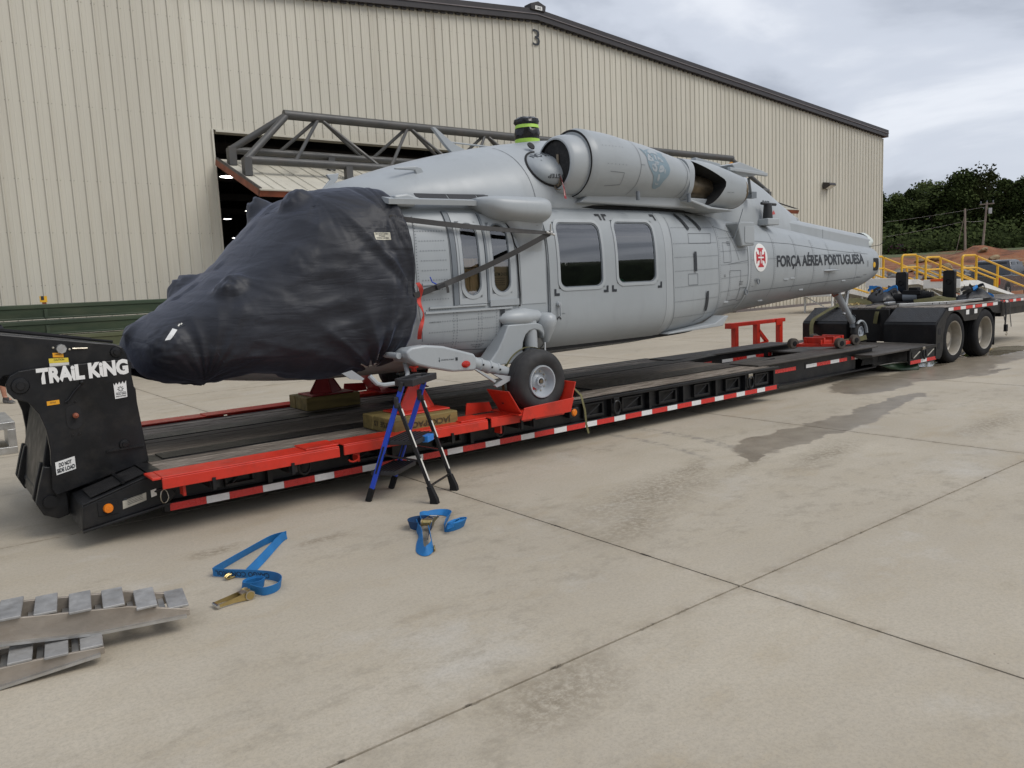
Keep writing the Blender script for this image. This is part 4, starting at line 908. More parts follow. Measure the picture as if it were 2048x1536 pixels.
b = MB(); b.prism([(3.83, 2.60), (4.02, 2.60), (4.10, 2.68), (3.95, 2.72), (3.80, 2.70)], 6.62, 6.80); b.obj('rail_end', m_greyl, heli, 0, .02)
# ---- cowling over the gearbox, running back to the dorsal fairing
CW = [(3.46, .25, 2.66, 2.5, 2.74, 2.2, 2.2), (3.6, .52, 2.66, 2.5, 2.89, 2.2, 2.2), (3.9, .74, 2.66, 2.5, 3.00, 2.2, 2.2), (4.4, .88, 2.66, 2.5, 3.155, 2.2, 2.2), (5.2, .955, 2.66, 2.5, 3.345, 2.2, 2.2), (5.9, .97, 2.66, 2.5, 3.47, 2.2, 2.2),
      (6.6, .93, 2.66, 2.5, 3.555, 2.2, 2.2), (7.3, .82, 2.66, 2.5, 3.56, 2.3, 2.2), (8.5, .72, 2.62, 2.4, 3.50, 2.4, 2.2), (9.8, .60, 2.58, 2.3, 3.42, 2.4, 2.2), (10.5, .46, 2.54, 2.3, 3.33, 2.2, 2.2), (10.9, .38, 2.50, 2.2, 3.22, 2.1, 2.2), (11.6, .24, 2.45, 2.2, 2.93, 2.0, 2.2), (12.25, .10, 2.40, 2.2, 2.66, 2.0, 2.2)]
cw_mb = loft_tab(list(np.arange(3.46, 12.25, .12))+[12.25], tabf(CW), HC, 72); cowl = cw_mb.obj('cowling', m_greyl, heli, 40)
cwb = BVHTree.FromPolygons([Vector(v) for v in cw_mb.v], cw_mb.f)
V, F = merge2(line2([(5.62, 2.72), (5.58, 2.95), (5.52, 3.2), (5.46, 3.38)], .008), line2([(4.3, 2.745), (4.95, 2.75)], .012), line2([(4.95, 2.75), (4.955, 2.715)], .012), line2([(4.955, 2.715), (5.62, 2.72)], .012)); decal('cowl_seam', V, F, skin(.003, cwb), m_seam, cowl, .06)
# engine nacelles
EY, EZ = HC-.93, 3.10
NS = [(5.93, .285, 3.115, 2.83, 3.40), (5.945, .302, 3.115, 2.81, 3.415), (5.98, .315, 3.12, 2.80, 3.43), (6.06, .330, 3.125, 2.79, 3.445), (6.24, .338, 3.13, 2.785, 3.455)]
NS2 = [(6.165, .350, 3.135, 2.775, 3.48), (6.175, .376, 3.14, 2.755, 3.515), (6.21, .384, 3.14, 2.75, 3.525), (6.6, .380, 3.135, 2.755, 3.505), (6.9, .362, 3.12, 2.765, 3.465), (7.25, .345, 3.10, 2.765, 3.42), (7.65, .315, 3.06, 2.77, 3.345), (7.95, .29, 3.03, 2.775, 3.29)]
NS3 = [(7.91, .292, 3.02, 2.76, 3.295), (8.1, .31, 3.0, 2.71, 3.29), (8.4, .33, 2.98, 2.675, 3.27), (8.7, .33, 2.96, 2.665, 3.215), (9.0, .31, 2.945, 2.69, 3.15), (9.06, .30, 2.94, 2.70, 3.14)]
def nac(T, yc, nu=2.0, step=.06):
    F = tabf([(x, w, c, a, d, nu, nu) for (x, w, c, a, d) in T]); x0, x1 = T[0][0], T[-1][0]; n = max(4, int((x1-x0)/step))
    return loft_tab([x0+(x1-x0)*i/n for i in range(n+1)], F, yc, 56)
m_brown = mat('heat_stained_metal', (.20, .16, .11), .38, .8, .3, 5, .05, 30)
for sg in (1, -1):
    yc = HC-.93*sg
    eng = MB(); lip = nac(NS, yc, 2.0, .02); nb = nac(NS2, yc); xb = nac(NS3, yc, 2.7)
    o1 = lip.obj('intake_lip', m_greyl, heli, 40); o2 = nb.obj('engine_nacelle', m_grey, heli, 40); o3 = xb.obj('exhaust_shroud', m_grey, heli, 40)
    # inlet bore
    c = MB(); c.rev([(.0, 5.85), (.215, 5.85), (.215, 6.05), (.0, 6.05)], (0, yc, 3.12), (1, 0, 0), 36); c2 = MB(); c2.v = c.v; c2.f = c.f
    c = MB(); c.cyl((5.85, yc, 3.115), (6.08, yc, 3.115), .268, n=44); apply_cut(o1, [c])
    b = MB(); b.rev([(.335, 0), (.372, 0), (.372, .004), (.335, .004)], (6.166, yc, 3.135), (1, 0, 0), 44); b.obj('cowl_gap', m_dark, heli, 0)
    o1.data.polygons.foreach_set('use_smooth', [True]*len(o1.data.polygons)); o1.data.set_sharp_from_angle(angle=R(40))
    # cooling-air opening in the shroud side
    poly = [(8.02, 3.25), (8.55, 3.03), (8.585, 2.995), (8.575, 2.94), (8.41, 2.735), (8.36, 2.705), (8.10, 2.735), (7.96, 2.79)]
    c = MB(); a, d = sorted((yc-sg*.6, yc+sg*.02)); c.prism(poly, a, d); apply_cut(o3, [c])
    o3.data.polygons.foreach_set('use_smooth', [True]*len(o3.data.polygons)); o3.data.set_sharp_from_angle(angle=R(35))
    b = MB(); b.cyl((7.9, yc, 2.98), (8.55, yc, 2.94), .17, .15, 24); b.obj('exhaust_duct', m_brown, o3)
    b = MB(); b.rev([(.302, 0), (.302, .05), (.285, .055), (.27, .0), (.2, -.05)], (9.05, yc, 2.92), (1, 0, 0), 36); b.v = [(v[0], v[1], 2.92+(v[2]-2.92)*.76) for v in b.v]; b.obj('exhaust_rim', m_brown, o3)
    b = MB(); b.prism([(9.04, 2.74), (9.04, 3.10), (9.07, 3.10), (9.07, 2.74)], yc-.2, yc+.2); b.obj('exhaust_mouth', m_dark, o3, 0)
    b = MB(); b.prism([(7.93, 2.77), (8.38, 2.68), (8.8, 2.655), (8.8, 2.635), (8.3, 2.655), (7.93, 2.745)], yc-.27, yc+.2); b.obj('lower_lip', m_greyl, o3, 0, .01)
    if sg == 1:
        nvh = BVHTree.FromPolygons([Vector(v) for v in nb.v], nb.f); nac_o = o2
        V, F = merge2(line2([(6.93, 3.46), (6.95, 3.3), (6.96, 3.1), (6.94, 2.9), (6.90, 2.80)], .006), line2([(7.82, 3.30), (7.86, 3.1), (7.84, 2.9), (7.79, 2.79)], .007), line2([(6.45, 3.02), (6.68, 3.015), (6.67, 2.89), (6.43, 2.87)], .005), line2([(6.96, 3.12), (7.03, 3.12)], .005))
        decal('nacelle_seam', V, F, skin(.003, nvh), m_seam, o2, .05)
        V = []; F = []
        for (x, z) in [(6.35+.055*k, 3.30) for k in range(7)]+[(6.40+.06*k, 3.10) for k in range(6)]: V2, F2 = rect2(x-.004, x+.004, z-.004, z+.004); V, F = merge2((V, F), (V2, F2))
        tag(decal('rivets', V, F, skin(.003, nvh), m_seam, o2, 9), kind='stuff')
        V, F = text_mesh('HOIST HERE', 1); decal('small_stencil', fit2d(V, 8.60, 8.74, 2.86, 2.872), F, yplane(yc-.335), m_mark, o3, 9)
    b = MB(); b.prism([(6.2, 2.70), (8.95, 2.66), (8.65, 2.80), (6.4, 2.84)], yc-.12, yc+.3); b.obj('nacelle_pylon', m_greyl, heli, 0, .02)
    for x in (7.0, 7.92):
        b = MB(); b.cyl((x, yc-sg*.26, 2.73), (x, yc-sg*.26, 2.83), .025, n=10); b.obj('nacelle_hinge', m_greyd, heli)
# emblem on the near nacelle: blue-grey big-cat head
EX0, EX1, EZ0, EZ1 = 7.00, 7.505, 2.865, 3.33
def em(P): return [(EX0+(p[0]-285)/350*(EX1-EX0), EZ1-(p[1]-175)/505*(EZ1-EZ0)) for p in P]
m_emb = mat('emblem_blue', (.19, .26, .305), .4, 0, .04, 3, 0); m_emb2 = mat('emblem_pale', (.34, .375, .40), .4, 0, .03, 3, 0)
head = [(285, 180), (335, 215), (375, 195), (430, 178), (480, 195), (540, 215), (575, 205), (595, 230), (600, 300), (620, 370), (632, 430), (620, 490), (590, 540), (560, 580), (540, 640), (500, 675), (460, 670), (440, 640), (430, 580), (415, 520), (390, 480), (360, 430), (340, 370), (338, 300), (325, 260)]
eb = decal('emblem', em(head), [tuple(range(len(head)))], skin(.004, nvh), m_emb, nac_o, .05)
pale = [[(372, 225), (405, 192), (440, 186), (475, 200), (505, 222), (500, 262), (478, 246), (430, 236), (395, 250)], [(350, 300), (345, 340), (385, 350), (425, 340), (415, 300), (385, 285), (390, 255), (365, 260)], [(440, 255), (465, 262), (462, 330), (445, 318)], [(490, 270), (520, 300), (545, 320), (550, 350), (510, 340), (480, 310)],
        [(395, 385), (440, 370), (480, 370), (470, 390), (455, 460), (440, 475), (405, 460), (390, 430)], [(490, 395), (530, 385), (550, 420), (545, 460), (500, 480), (475, 465)], [(555, 430), (570, 440), (560, 490), (550, 480)], [(475, 500), (495, 500), (500, 560), (488, 590), (470, 560)], [(455, 595), (475, 612), (505, 610), (510, 600), (500, 625), (470, 625)], [(580, 225), (590, 250), (582, 285), (572, 270)], [(340, 225), (352, 235), (340, 262)], [(425, 350), (470, 345), (490, 355), (470, 365), (430, 362)]]
V, F = merge2(*[(em(P), [tuple(range(len(P)))]) for P in pale]); decal('emblem_face', V, F, skin(.006, nvh), m_emb2, eb, .05)
drk = [[(400, 405), (430, 440), (428, 446), (396, 412)], [(405, 390), (440, 430), (436, 436), (400, 398)], [(490, 440), (530, 425), (530, 430), (492, 448)], [(375, 305), (400, 312), (395, 326), (378, 318)], [(500, 310), (530, 320), (520, 330), (504, 322)], [(440, 385), (485, 385), (470, 410), (464, 465), (456, 410)]]
V, F = merge2(*[(em(P), [tuple(range(len(P)))]) for P in drk]); decal('emblem_lines', V, F, skin(.008, nvh), m_emb, eb, .05)
# intake side bulge with its warnings
def cw_hit(u, v):
    h = cwb.ray_cast(Vector((u, 5, v)), Vector((0, 1, 0))); return h[0] if h[0] is not None else Vector((u, 7.0, v))
b = MB(); V = []; F = []; na = 36; rs_ = [0, .2, .4, .6, .75, .86, .94, 1.0]
for r_ in rs_:
    for k in range(na):
        a_ = 2*math.pi*k/na; q = cw_hit(5.93+.29*r_*math.cos(a_), 3.085+.20*r_*math.sin(a_)); V.append(q+Vector((0, -.16*math.sqrt(max(0, 1-r_**2.4))-.002, 0)))
for i in range(len(rs_)-1):
    for k in range(na): F.append((i*na+k, i*na+(k+1)%na, (i+1)*na+(k+1)%na, (i+1)*na+k))
b.add(V, F); bulge = b.obj('intake_bulge', m_grey, heli, 60); blv = BVHTree.FromPolygons([Vector(v) for v in b.v], b.f)
V, F = text_mesh('NO STEP', 1, .01); V = fit2d(V, 5.72, 6.0, 0, .05); V = [(u, 3.185+v+.03*math.sin((u-5.72)/.28*math.pi*.5)) for u, v in V]; decal('step_warning', V, F, skin(.004, blv), m_mark, bulge, .03)
V, F = text_mesh('NO STEP', 1, .01); V = fit2d(V, 0, .27, 0, .045); V = [(6.04-u, 2.995-v) for u, v in V]; decal('step_warning', V, F, skin(.004, blv), m_mark, bulge, .03)
b = MB(); pts = [Vector((5.93-.297*math.cos(t), 5, 3.085+.208*math.sin(t))) for t in np.linspace(R(-85), R(80), 22)]; pts = [(cwb.ray_cast(p, Vector((0, 1, 0)))[0] or p)+Vector((0, -.004, 0)) for p in pts]; b.tube(pts, .013, 6); b.obj('bulge_gap', m_dark, heli)
# ---- antennas and small things on the roof
b = MB(); b.prism([(4.40, 2.74), (4.52, 2.74), (4.36, 3.03), (4.30, 3.045), (4.05, 3.02), (4.05, 3.005), (4.28, 3.005)], 7.0, 7.03); b.obj('blade_antenna', m_grey, heli, 0, .008)
b = MB(); b.rev([(.14, 0), (.10, .03), (.05, .06), (.0, .065)], (4.46, 7.015, 2.72), (0, 0, 1), 20); b.obj('antenna_base', m_greyl, heli)
b = MB(); b.prism([(3.50, 2.80), (3.60, 2.84), (3.74, 2.97), (3.76, 3.04), (3.62, 3.02), (3.66, 2.97)], HC-.02, HC+.02); b.obj('wire_cutter', m_greyl, heli, 0, .006)
b = MB(); b.prism([(4.94, 3.60), (4.98, 3.60), (5.22, 3.44), (5.38, 3.38), (5.40, 3.33), (5.20, 3.33), (5.10, 3.42)], HC-.025, HC+.025); b.cyl((5.08, HC, 3.46), (5.85, HC, 3.44), .010, n=6); b.obj('wire_deflector', m_greyl, heli, 0, .004)
b = MB(); b.rev([(.0, .01), (.045, .01), (.05, .0)], (5.86, 7.05, 3.36), (0, -.8, .5), 16); b.obj('cowl_hole', m_dark, heli)
# ---- shoulder fairing between the gunner window and the door
SFx = [(4.72, .12, 2.65, 2.62, 2.695), (4.79, .22, 2.635, 2.56, 2.71), (4.92, .295, 2.605, 2.49, 2.718), (5.15, .335, 2.585, 2.445, 2.72), (5.42, .35, 2.58, 2.43, 2.72), (5.50, .335, 2.58, 2.437, 2.71), (5.545, .28, 2.578, 2.465, 2.68), (5.56, .12, 2.575, 2.53, 2.62)]
F_ = tabf([(x, w, c, a, d, 3.2, 2.6) for (x, w, c, a, d) in SFx]); b = loft_tab(list(np.linspace(4.72, 5.56, 30)), F_, 6.66, 40); b.obj('shoulder_fairing', m_greyl, heli, 50)
b = MB(); rr = []
for z, y0_, xa_, xb_ in ((2.52, .19, 4.99, 5.545), (2.46, .13, 5.05, 5.535), (2.38, .085, 5.11, 5.52), (2.27, .045, 5.17, 5.51), (2.14, .004, 5.20, 5.50)):
    rr.append([(xa_, skin(0)(xa_, z).y+.02, z), (xa_+.03, skin(0)(xa_, z).y-y0_*.7, z), (xa_+.1, skin(0)(xa_, z).y-y0_, z), (xb_-.05, skin(0)(xb_, z).y-y0_, z), (xb_, skin(0)(xb_, z).y-y0_*.6, z), (xb_+.01, skin(0)(xb_, z).y+.02, z)])
b.loft(rr, closed=False, cap=False); b.obj('fairing_skirt', m_greyl, heli, 60)
b = MB(); pts = [skin(.016)(x, z) for (x, z) in ((4.98, 2.60), (5.06, 2.48), (5.11, 2.36), (5.13, 2.22), (5.155, 2.18), (5.16, 1.70), (5.15, 1.58))]; b.tube(pts, .009, 6); b.obj('door_seal', m_dark, heli)
b = MB(); pts = [skin(.012)(x, z) for (x, z) in ((5.57, 2.50), (5.565, 2.3), (5.562, 1.9), (5.56, 1.45))]; b.tube(pts, .008, 6); b.obj('door_seal', m_seam, heli)
b = MB(); q = skin(0)(5.53, 2.335)+Vector((0, -.15, 0)); b.cyl(q, q+Vector((0, .13, 0)), .016, n=8); b.rev([(.0, -.03), (.02, -.025), (.028, 0), (.02, .03)], q, (0, 1, 0), 12); b.cyl(q, q+Vector((-.01, -.02, .09)), .008, n=6); b.cyl(q+Vector((-.06, 0, .01)), q+Vector((.05, -.01, -.02)), .014, n=8); b.obj('tie_down_fitting', m_alu, heli)
# ---- gear: sponson fairings, strut, drag beam, wheel; both sides
def mir(mb, sg):
    if sg < 0: mb.v = [(v[0], 2*HC-v[1], v[2]) for v in mb.v]
    return mb
m_tyre = mat('aircraft_tyre', (.028, .028, .029), .75, 0, .2, 5, .15, 60, .3, (.07, .065, .06))
for sg in (1, -1):
    b = MB(); rr = []
    for x, k in zip(np.linspace(4.87, 5.40, 14), np.linspace(0, 1, 14)):
        s_ = math.sqrt(max(0, 1-(1-min(1, k*1.7))**2.2)); e_ = 1-.35*max(0, k-.6)/.4
        rr.append([(x, 6.52-.14*s_*e_*max(-.3, math.cos(t)), 1.46+.105*s_*math.sin(t)*e_) for t in np.linspace(0, 2*math.pi, 25)[:-1]])
    b.loft(rr); mir(b, sg).obj('gear_fairing', m_greyl, heli, 60)
    b = MB(); rr = []
    for z, rx, ry in ((1.50, .02, .03), (1.49, .07, .08), (1.46, .105, .13), (1.40, .118, .14), (1.33, .10, .12), (1.26, .065, .08), (1.19, .035, .05), (1.16, .02, .03)):
        rr.append([(5.475+rx*math.cos(t), 6.47-ry*math.sin(t), z) for t in np.linspace(0, 2*math.pi, 21)[:-1]])
    b.loft(rr); mir(b, sg).obj('strut_cap', m_greyl, heli, 60)
    leg = [(4.92, 1.40), (5.30, 1.40), (5.38, 1.37), (5.41, 1.30), (5.40, 1.22), (5.375, 1.28), (5.33, 1.315), (5.27, 1.33), (5.20, 1.32), (5.145, 1.28), (5.11, 1.21), (5.095, 1.13), (5.11, 1.07), (5.17, 1.03), (5.16, 1.005), (4.95, .995), (4.60, 1.0), (4.68, 1.06), (4.77, 1.15), (4.85, 1.27)]
    b = MB(); b.prism(leg, 6.40, 6.62); mir(b, sg).obj('strut_fairing', m_grey, heli, 30, .03, 3)
    b = MB(); b.prism([(5.13, 1.33), (5.40, 1.33), (5.36, 1.02), (5.13, 1.02)], 6.505, 6.62); mir(b, sg).obj('gear_bay', m_dark, heli, 0)
    b = MB(); b.cyl((5.27, 6.47, .86), (5.27, 6.48, 1.42), .072, n=20); mir(b, sg).obj('shock_strut', m_greyl, heli)
    b = MB(); b.cyl((5.20, 6.44, .80), (5.36, 6.44, .98), .03, n=10); b.tube([(5.42, 6.42, 1.18), (5.40, 6.40, 1.02), (5.38, 6.40, .98)], .010, 6); mir(b, sg).obj('brake_line', m_alu, heli)
    # drag beam
    bm_ = [(3.64, 1.235), (3.70, 1.275), (3.85, 1.285), (4.05, 1.26), (4.40, 1.155), (4.43, 1.12), (4.43, 1.015), (4.40, .985), (4.15, 1.0), (3.90, 1.06), (3.74, 1.11), (3.66, 1.17)]
    b = MB(); b.prism(bm_, 6.30, 6.44); db = mir(b, sg).obj('drag_beam', m_greyl, heli, 30, .03, 3)
    b = MB(); b.cyl((3.75, 6.40, 1.19), (3.75, 6.80, 1.19), .075, n=20); b.cyl((3.62, 6.40, 1.20), (3.62, 6.72, 1.20), .03, n=12); mir(b, sg).obj('beam_hinge', m_greyl, heli)
    b = MB(); p0, p1 = Vector((4.40, 6.37, 1.07)), Vector((5.14, 6.42, .83)); d_ = (p1-p0).normalized()
    pr = [(.062, 0), (.062, .10), (.070, .105), (.070, .125), (.060, .13), (.060, .22), (.068, .225), (.068, .25), (.058, .255), (.058, .33), (.066, .335), (.066, .36), (.055, .365), (.053, .78)]
    b.rev(pr, p0, d_, 24); mir(b, sg).obj('beam_tube', m_greyl, heli, 30)
    for k in (.12, .24, .35): b = MB(); q = p0+d_*k; b.cyl(q+Vector((0, -.066, -.0)), q+Vector((0, -.074, .0)), .011, n=8); mir(b, sg).obj('clamp_bolt', m_dark, heli)
    b = MB(); b.prism([(4.62, .93), (4.86, .88), (4.86, .85), (4.72, .80), (4.66, .79), (4.64, .81), (4.74, .86)], 6.30, 6.33); b.prism([(4.40, 1.0), (4.43, 1.0), (4.66, .86), (4.64, .84)], 6.30, 6.33); mir(b, sg).obj('jack_bracket', m_greyl, heli, 0)
    b = MB(); b.rev([(0, -.03), (.02, -.026), (.034, -.004), (.036, 0)], (4.30, 6.30, 1.06), (0, 1, 0), 16); b.v = [(4.30+(v[0]-4.30)*1.5, v[1], v[2]) for v in b.v]; mir(b, sg).obj('beam_lamp', mat('red_lens', (.42, .02, .01), .12, 0, .05, 9, 0), db)
    # wheel
    wc = (5.165, 6.29*(1 if sg > 0 else 0)+(2*HC-6.29)*(0 if sg > 0 else 1), .80)
    w = bpy.data.objects.new('main_wheel', None); COL.objects.link(w); w.location = wc; put(w, heli)
    b = MB(); b.rev([(.17, -.095), (.20, -.118), (.25, -.132), (.295, -.12), (.322, -.085), (.332, -.05), (.333, -.048), (.328, -.044), (.328, -.038), (.334, -.034), (.336, 0), (.334, .034), (.328, .038), (.328, .044), (.333, .048), (.322, .085), (.295, .12), (.25, .132), (.20, .118), (.17, .095)], wc, (0, sg, 0), 64); b.obj('tyre', m_tyre, w, 50)
    b = MB(); b.rev([(.165, .06), (.172, -.10), (.168, -.118), (.156, -.118), (.150, -.105), (.140, -.06), (.125, -.035), (.09, -.028), (.075, -.045), (.05, -.055), (.046, -.085), (.034, -.088), (.032, -.06), (0, -.058)], wc, (0, sg, 0), 48); rm = b.obj('rim', m_wheel, w, 30)
    for k in range(10):
        a_ = 2*math.pi*k/10; b = MB(); b.cyl((wc[0]+.105*math.cos(a_), wc[1]-sg*.028, wc[2]+.105*math.sin(a_)), (wc[0]+.105*math.cos(a_), wc[1]-sg*.040, wc[2]+.105*math.sin(a_)), .009, n=6); b.obj('rim_bolt', m_steel, rm)
    b = MB(); b.cyl((wc[0], wc[1]-sg*.05, wc[2]), (wc[0], wc[1]-sg*.092, wc[2]), .022, n=6); b.obj('axle_nut', m_brown, rm)
    b = MB(); b.box((wc[0]-.085, wc[1]-sg*.0345-.003, wc[2]-.085), (wc[0]-.02, wc[1]-sg*.0345+.003, wc[2]-.055)); b.obj('rim_label', m_redd, rm, 0)
    b = MB(); b.cyl((wc[0], wc[1], wc[2]), (5.165, 6.50 if sg > 0 else 2*HC-6.5, .82), .05, n=12); b.obj('axle', m_greyd, heli)
    # boarding step under the nose door
    b = MB(); b.tube([(3.76, 6.55, 1.12), (3.70, 6.40, 1.03), (3.64, 6.34, .955), (3.40, 6.33, .955), (3.34, 6.34, .975), (3.28, 6.36, 1.05)], .022, 8); mir(b, sg).obj('boarding_step', m_greyl, heli)
b = MB(); b.prism([(3.14, 1.07), (3.22, 1.01), (3.34, .985), (3.36, 1.0), (3.24, 1.09)], 6.62, 6.64); b.obj('blade_antenna', m_greyl, heli, 0)
# ---- tail gear
b = MB(); b.cyl((13.42, HC, 1.42), (14.02, HC, .82), .065, .055, 18); b.obj('tail_strut', m_greyl, heli)
b = MB(); b.cyl((13.95, HC+.05, 1.55), (13.78, HC+.02, 1.02), .04, n=14); b.cyl((13.80, HC+.02, 1.10), (13.74, HC+.01, .98), .028, n=12); b.obj('tail_shock', m_alu, heli)
wc = (14.24, HC, .625)
b = MB(); rr = []
for t_ in np.linspace(0, 1, 10):
    a_ = R(150-150*t_); cx_, cz_ = 14.20+.20*math.cos(a_)*.9, .70+.17*math.sin(a_)-.10*t_
    rr.append([(cx_+.022*math.cos(q)*math.cos(a_), HC-.085+.03*math.sin(q)-.0*t_, cz_+.022*math.cos(q)*math.sin(a_)) for q in np.linspace(0, 2*math.pi, 13)[:-1]])
b.loft(rr); b.obj('tail_fork', m_greyl, heli, 60)
b = MB(); b.cyl((14.03, HC, .72), (14.03, HC, .95), .05, n=14); b.obj('fork_pivot', m_greyd, heli)
tw = bpy.data.objects.new('tail_wheel', None); COL.objects.link(tw); tw.location = wc; put(tw, heli)
b = MB(); b.rev([(.10, -.05), (.13, -.068), (.175, -.06), (.20, -.03), (.205, 0), (.20, .03), (.175, .06), (.13, .068), (.10, .05)], wc, (0, 1, 0), 40); b.obj('tyre', m_tyre, tw, 50)
b = MB(); b.rev([(.10, .05), (.105, -.052), (.09, -.055), (.08, -.035), (.035, -.03), (.03, -.05), (0, -.05)], wc, (0, 1, 0), 32); b.obj('rim', m_wheel, tw, 30)
b = MB(); b.tube([(13.9, HC-.06, 1.0), (13.98, HC-.09, .92), (14.06, HC-.08, .86), (14.02, HC-.06, .80)], .012, 6); b.obj('brake_line', m_blackr, heli)
b = MB(); b.tube([(13.2, HC-.05, 1.40), (13.27, HC-.05, 1.33), (13.42, HC-.05, 1.36)], .014, 6); b.obj('tail_bracket', m_rust, heli)
# ---- tail boom dressing
b = MB(); rr = []
for x in np.linspace(10.75, 14.28, 24):
    t_ = (x-10.75)/3.53; zt_ = 2.79-.37*t_; hw = .235-.035*t_; zb_ = 2.45-.35*t_
    rr.append([(x, HC-hw, zb_), (x, HC-hw, zt_-.10), (x, HC-hw+.03, zt_-.05), (x, HC-hw+.10, zt_-.01), (x, HC, zt_), (x, HC+hw-.10, zt_-.01), (x, HC+hw-.03, zt_-.05), (x, HC+hw, zt_-.10), (x, HC+hw, zb_)])
b.loft(rr); ds = b.obj('driveshaft_cover', m_greyl, heli, 30)
b = MB(); b.box((12.62, HC-.2185, 2.30), (12.627, HC+.2185, 2.50)); b.obj('cover_joint', m_seam, ds, 0)
b = MB(); b.rev([(.10, 0), (.10, .03), (.07, .05), (0, .055)], (12.05, HC, 2.66), (0, 0, 1), 18); b.obj('tail_beacon', m_greyl, ds)
b = MB(); b.cyl((10.52, 7.12, 2.62), (10.52, 7.12, 2.84), .075, .06, 16); b.cyl((10.36, 7.12, 2.845), (10.72, 7.12, 2.835), .022, n=10); bs = b.obj('blade_sensor', m_plastic, heli)
b = MB(); b.box((10.38, 7.02, 2.52), (10.68, 7.24, 2.62)); b.obj('sensor_plinth', m_greyl, bs, 0, .015)
b = MB(); b.prism([(9.22, 2.50), (9.30, 2.53), (9.62, 2.53), (9.62, 2.20), (9.33, 2.19)], 6.72, 7.1); bx_ = b.obj('side_box', m_grey, heli, 0, .02)
b = MB(); b.prism(rrect(9.38, 9.60, 2.235, 2.47, .02, 2), 6.712, 6.72); b.obj('box_lid', m_greyl, bx_, 0, .004)
b = MB(); b.cyl((9.32, 6.70, 2.70), (9.13, 6.72, 2.27), .006, n=6); b.obj('whip_rod', m_greyd, heli)
b = MB(); b.prism([(7.62, 1.095), (8.72, 1.13), (8.85, 1.255), (8.78, 1.265), (8.55, 1.175), (8.0, 1.14), (7.65, 1.115)], 6.60, 6.82); b.obj('lower_strake', m_greyl, heli, 0, .01)
b = MB(); q = skin(0)(12.2, 1.78); b.loft([[(12.1+.02*k, q.y-.01-.05*s_*math.sin(t), 1.80+.02*s_*math.cos(t)) for t in np.linspace(0, math.pi, 7)] for k, s_ in ((0, .1), (2, .9), (8, 1), (16, .7), (26, .05))], closed=False, cap=False); b.obj('side_fin', m_greyl, heli)
fx = skin(.003)
p = decal('tail_opening', rrect(13.97, 14.18, 1.76, 1.985, .03), [tuple(range(28))], fx, m_dark, heli, .05)
V = [(14.0+.05*math.cos(t), 1.865+.05*math.sin(t)) for t in np.linspace(0, 2*math.pi, 17)[:-1]]; decal('yellow_disc', V, [tuple(range(16))], skin(.006), m_yellow, p, .05)
# stowed exhaust flaps above the near engine
b = MB(); b.bar((8.50, 6.88, 3.33), (9.05, 6.90, 3.28), .08, .07); b.obj('stowed_arm', m_grey, heli, 0, .01)
b = MB(); b.prism([(8.98, 3.27), (9.16, 3.31), (9.72, 3.21), (9.72, 3.175), (9.05, 3.20)], 6.62, 6.98); b.obj('stowed_flap', m_greyl, heli, 0, .012)
b = MB(); b.bar((8.88, 6.60, 3.20), (9.74, 6.61, 3.165), .05, .045); b.obj('flap_edge', m_greyl, heli, 0, .008)
b = MB(); b.prism([(9.55, 3.33), (9.7, 3.42), (9.82, 3.35), (9.95, 3.33), (9.9, 3.29), (9.6, 3.30)], 7.15, 7.18); b.obj('orange_bracket', mat('orange_chromate', (.55, .25, .03), .5, 0, .1, 6, 0), heli, 0)
b = MB(); b.cyl((9.68, 6.86, 3.14), (10.0, 7.05, 2.95), .02, n=8); b.box((9.95, 7.0, 2.90), (10.07, 7.1, 2.99)); b.obj('stowed_strut', m_greyd, heli)
# ---- paint marks
def bar2(x0, z0, x1, z1, w): return line2([(x0, z0), (x1, z1)], w)
mk = [bar2(4.925, 1.585, 4.92, 1.385, .05), bar2(7.90, 2.60, 8.03, 2.40, .05), bar2(8.16, 2.60, 8.33, 2.40, .05), bar2(8.09, 2.12, 8.09, 1.87, .055), bar2(8.37, 1.61, 8.39, 1.355, .055)]
def L2(x, z, sx_, sz, a=.075, w=.028): return merge2(rect2(*sorted((x, x+sx_*a)), *sorted((z, z+sz*w))), rect2(*sorted((x, x+sx_*w)), *sorted((z+sz*w, z+sz*a))))
mk += [L2(6.495, 2.565, -1, -1), L2(6.525, 2.565, 1, -1), L2(7.43, 2.575, -1, -1), L2(5.64, 1.665, 1, 1), L2(6.465, 1.675, -1, 1), L2(6.525, 1.675, 1, 1), L2(7.385, 1.69, -1, 1)]
for V, F in mk: decal('black_mark', V, F, skin(.0165), m_mark, heli, .04)
def stext(s_, x0, x1, z0, z1, off=.0, m_=m_mark, par=heli, o_=.005): V, F = text_mesh(s_, 1, off); return decal('stencil', fit2d(V, x0, x1, z0, z1), F, skin(o_), m_, par, .05)
stext('FORÇA AÉREA PORTUGUESA', 10.53, 13.60, 1.85, 2.105, .03)
stext('2', 5.395, 5.425, 2.385, 2.42, .01, o_=.10); stext('OPEN', 5.735, 5.785, 1.465, 1.475, 0, o_=.016); stext('EXIT 1 & 2', 4.06, 4.17, 1.475, 1.487); stext('DRY PRESSURE', 4.56, 4.72, 1.215, 1.225); stext('CENTER ONLY', 4.58, 4.70, 1.195, 1.205)
for (x, z, w, n_) in ((9.62, 1.93, .10, 1), (9.36, 1.70, .12, 3), (9.0, 2.25, .10, 3), (8.85, 1.80, .06, 2), (9.85, 1.72, .10, 2), (13.35, 1.66, .16, 1), (13.62, 1.69, .12, 1), (13.72, 1.93, .05, 5), (9.80, 1.62, .06, 1), (5.66, 1.40, .07, 2)):
    for k in range(n_): stext('SERVICE', x, x+w, z-.022*k, z-.022*k+.011, .02)
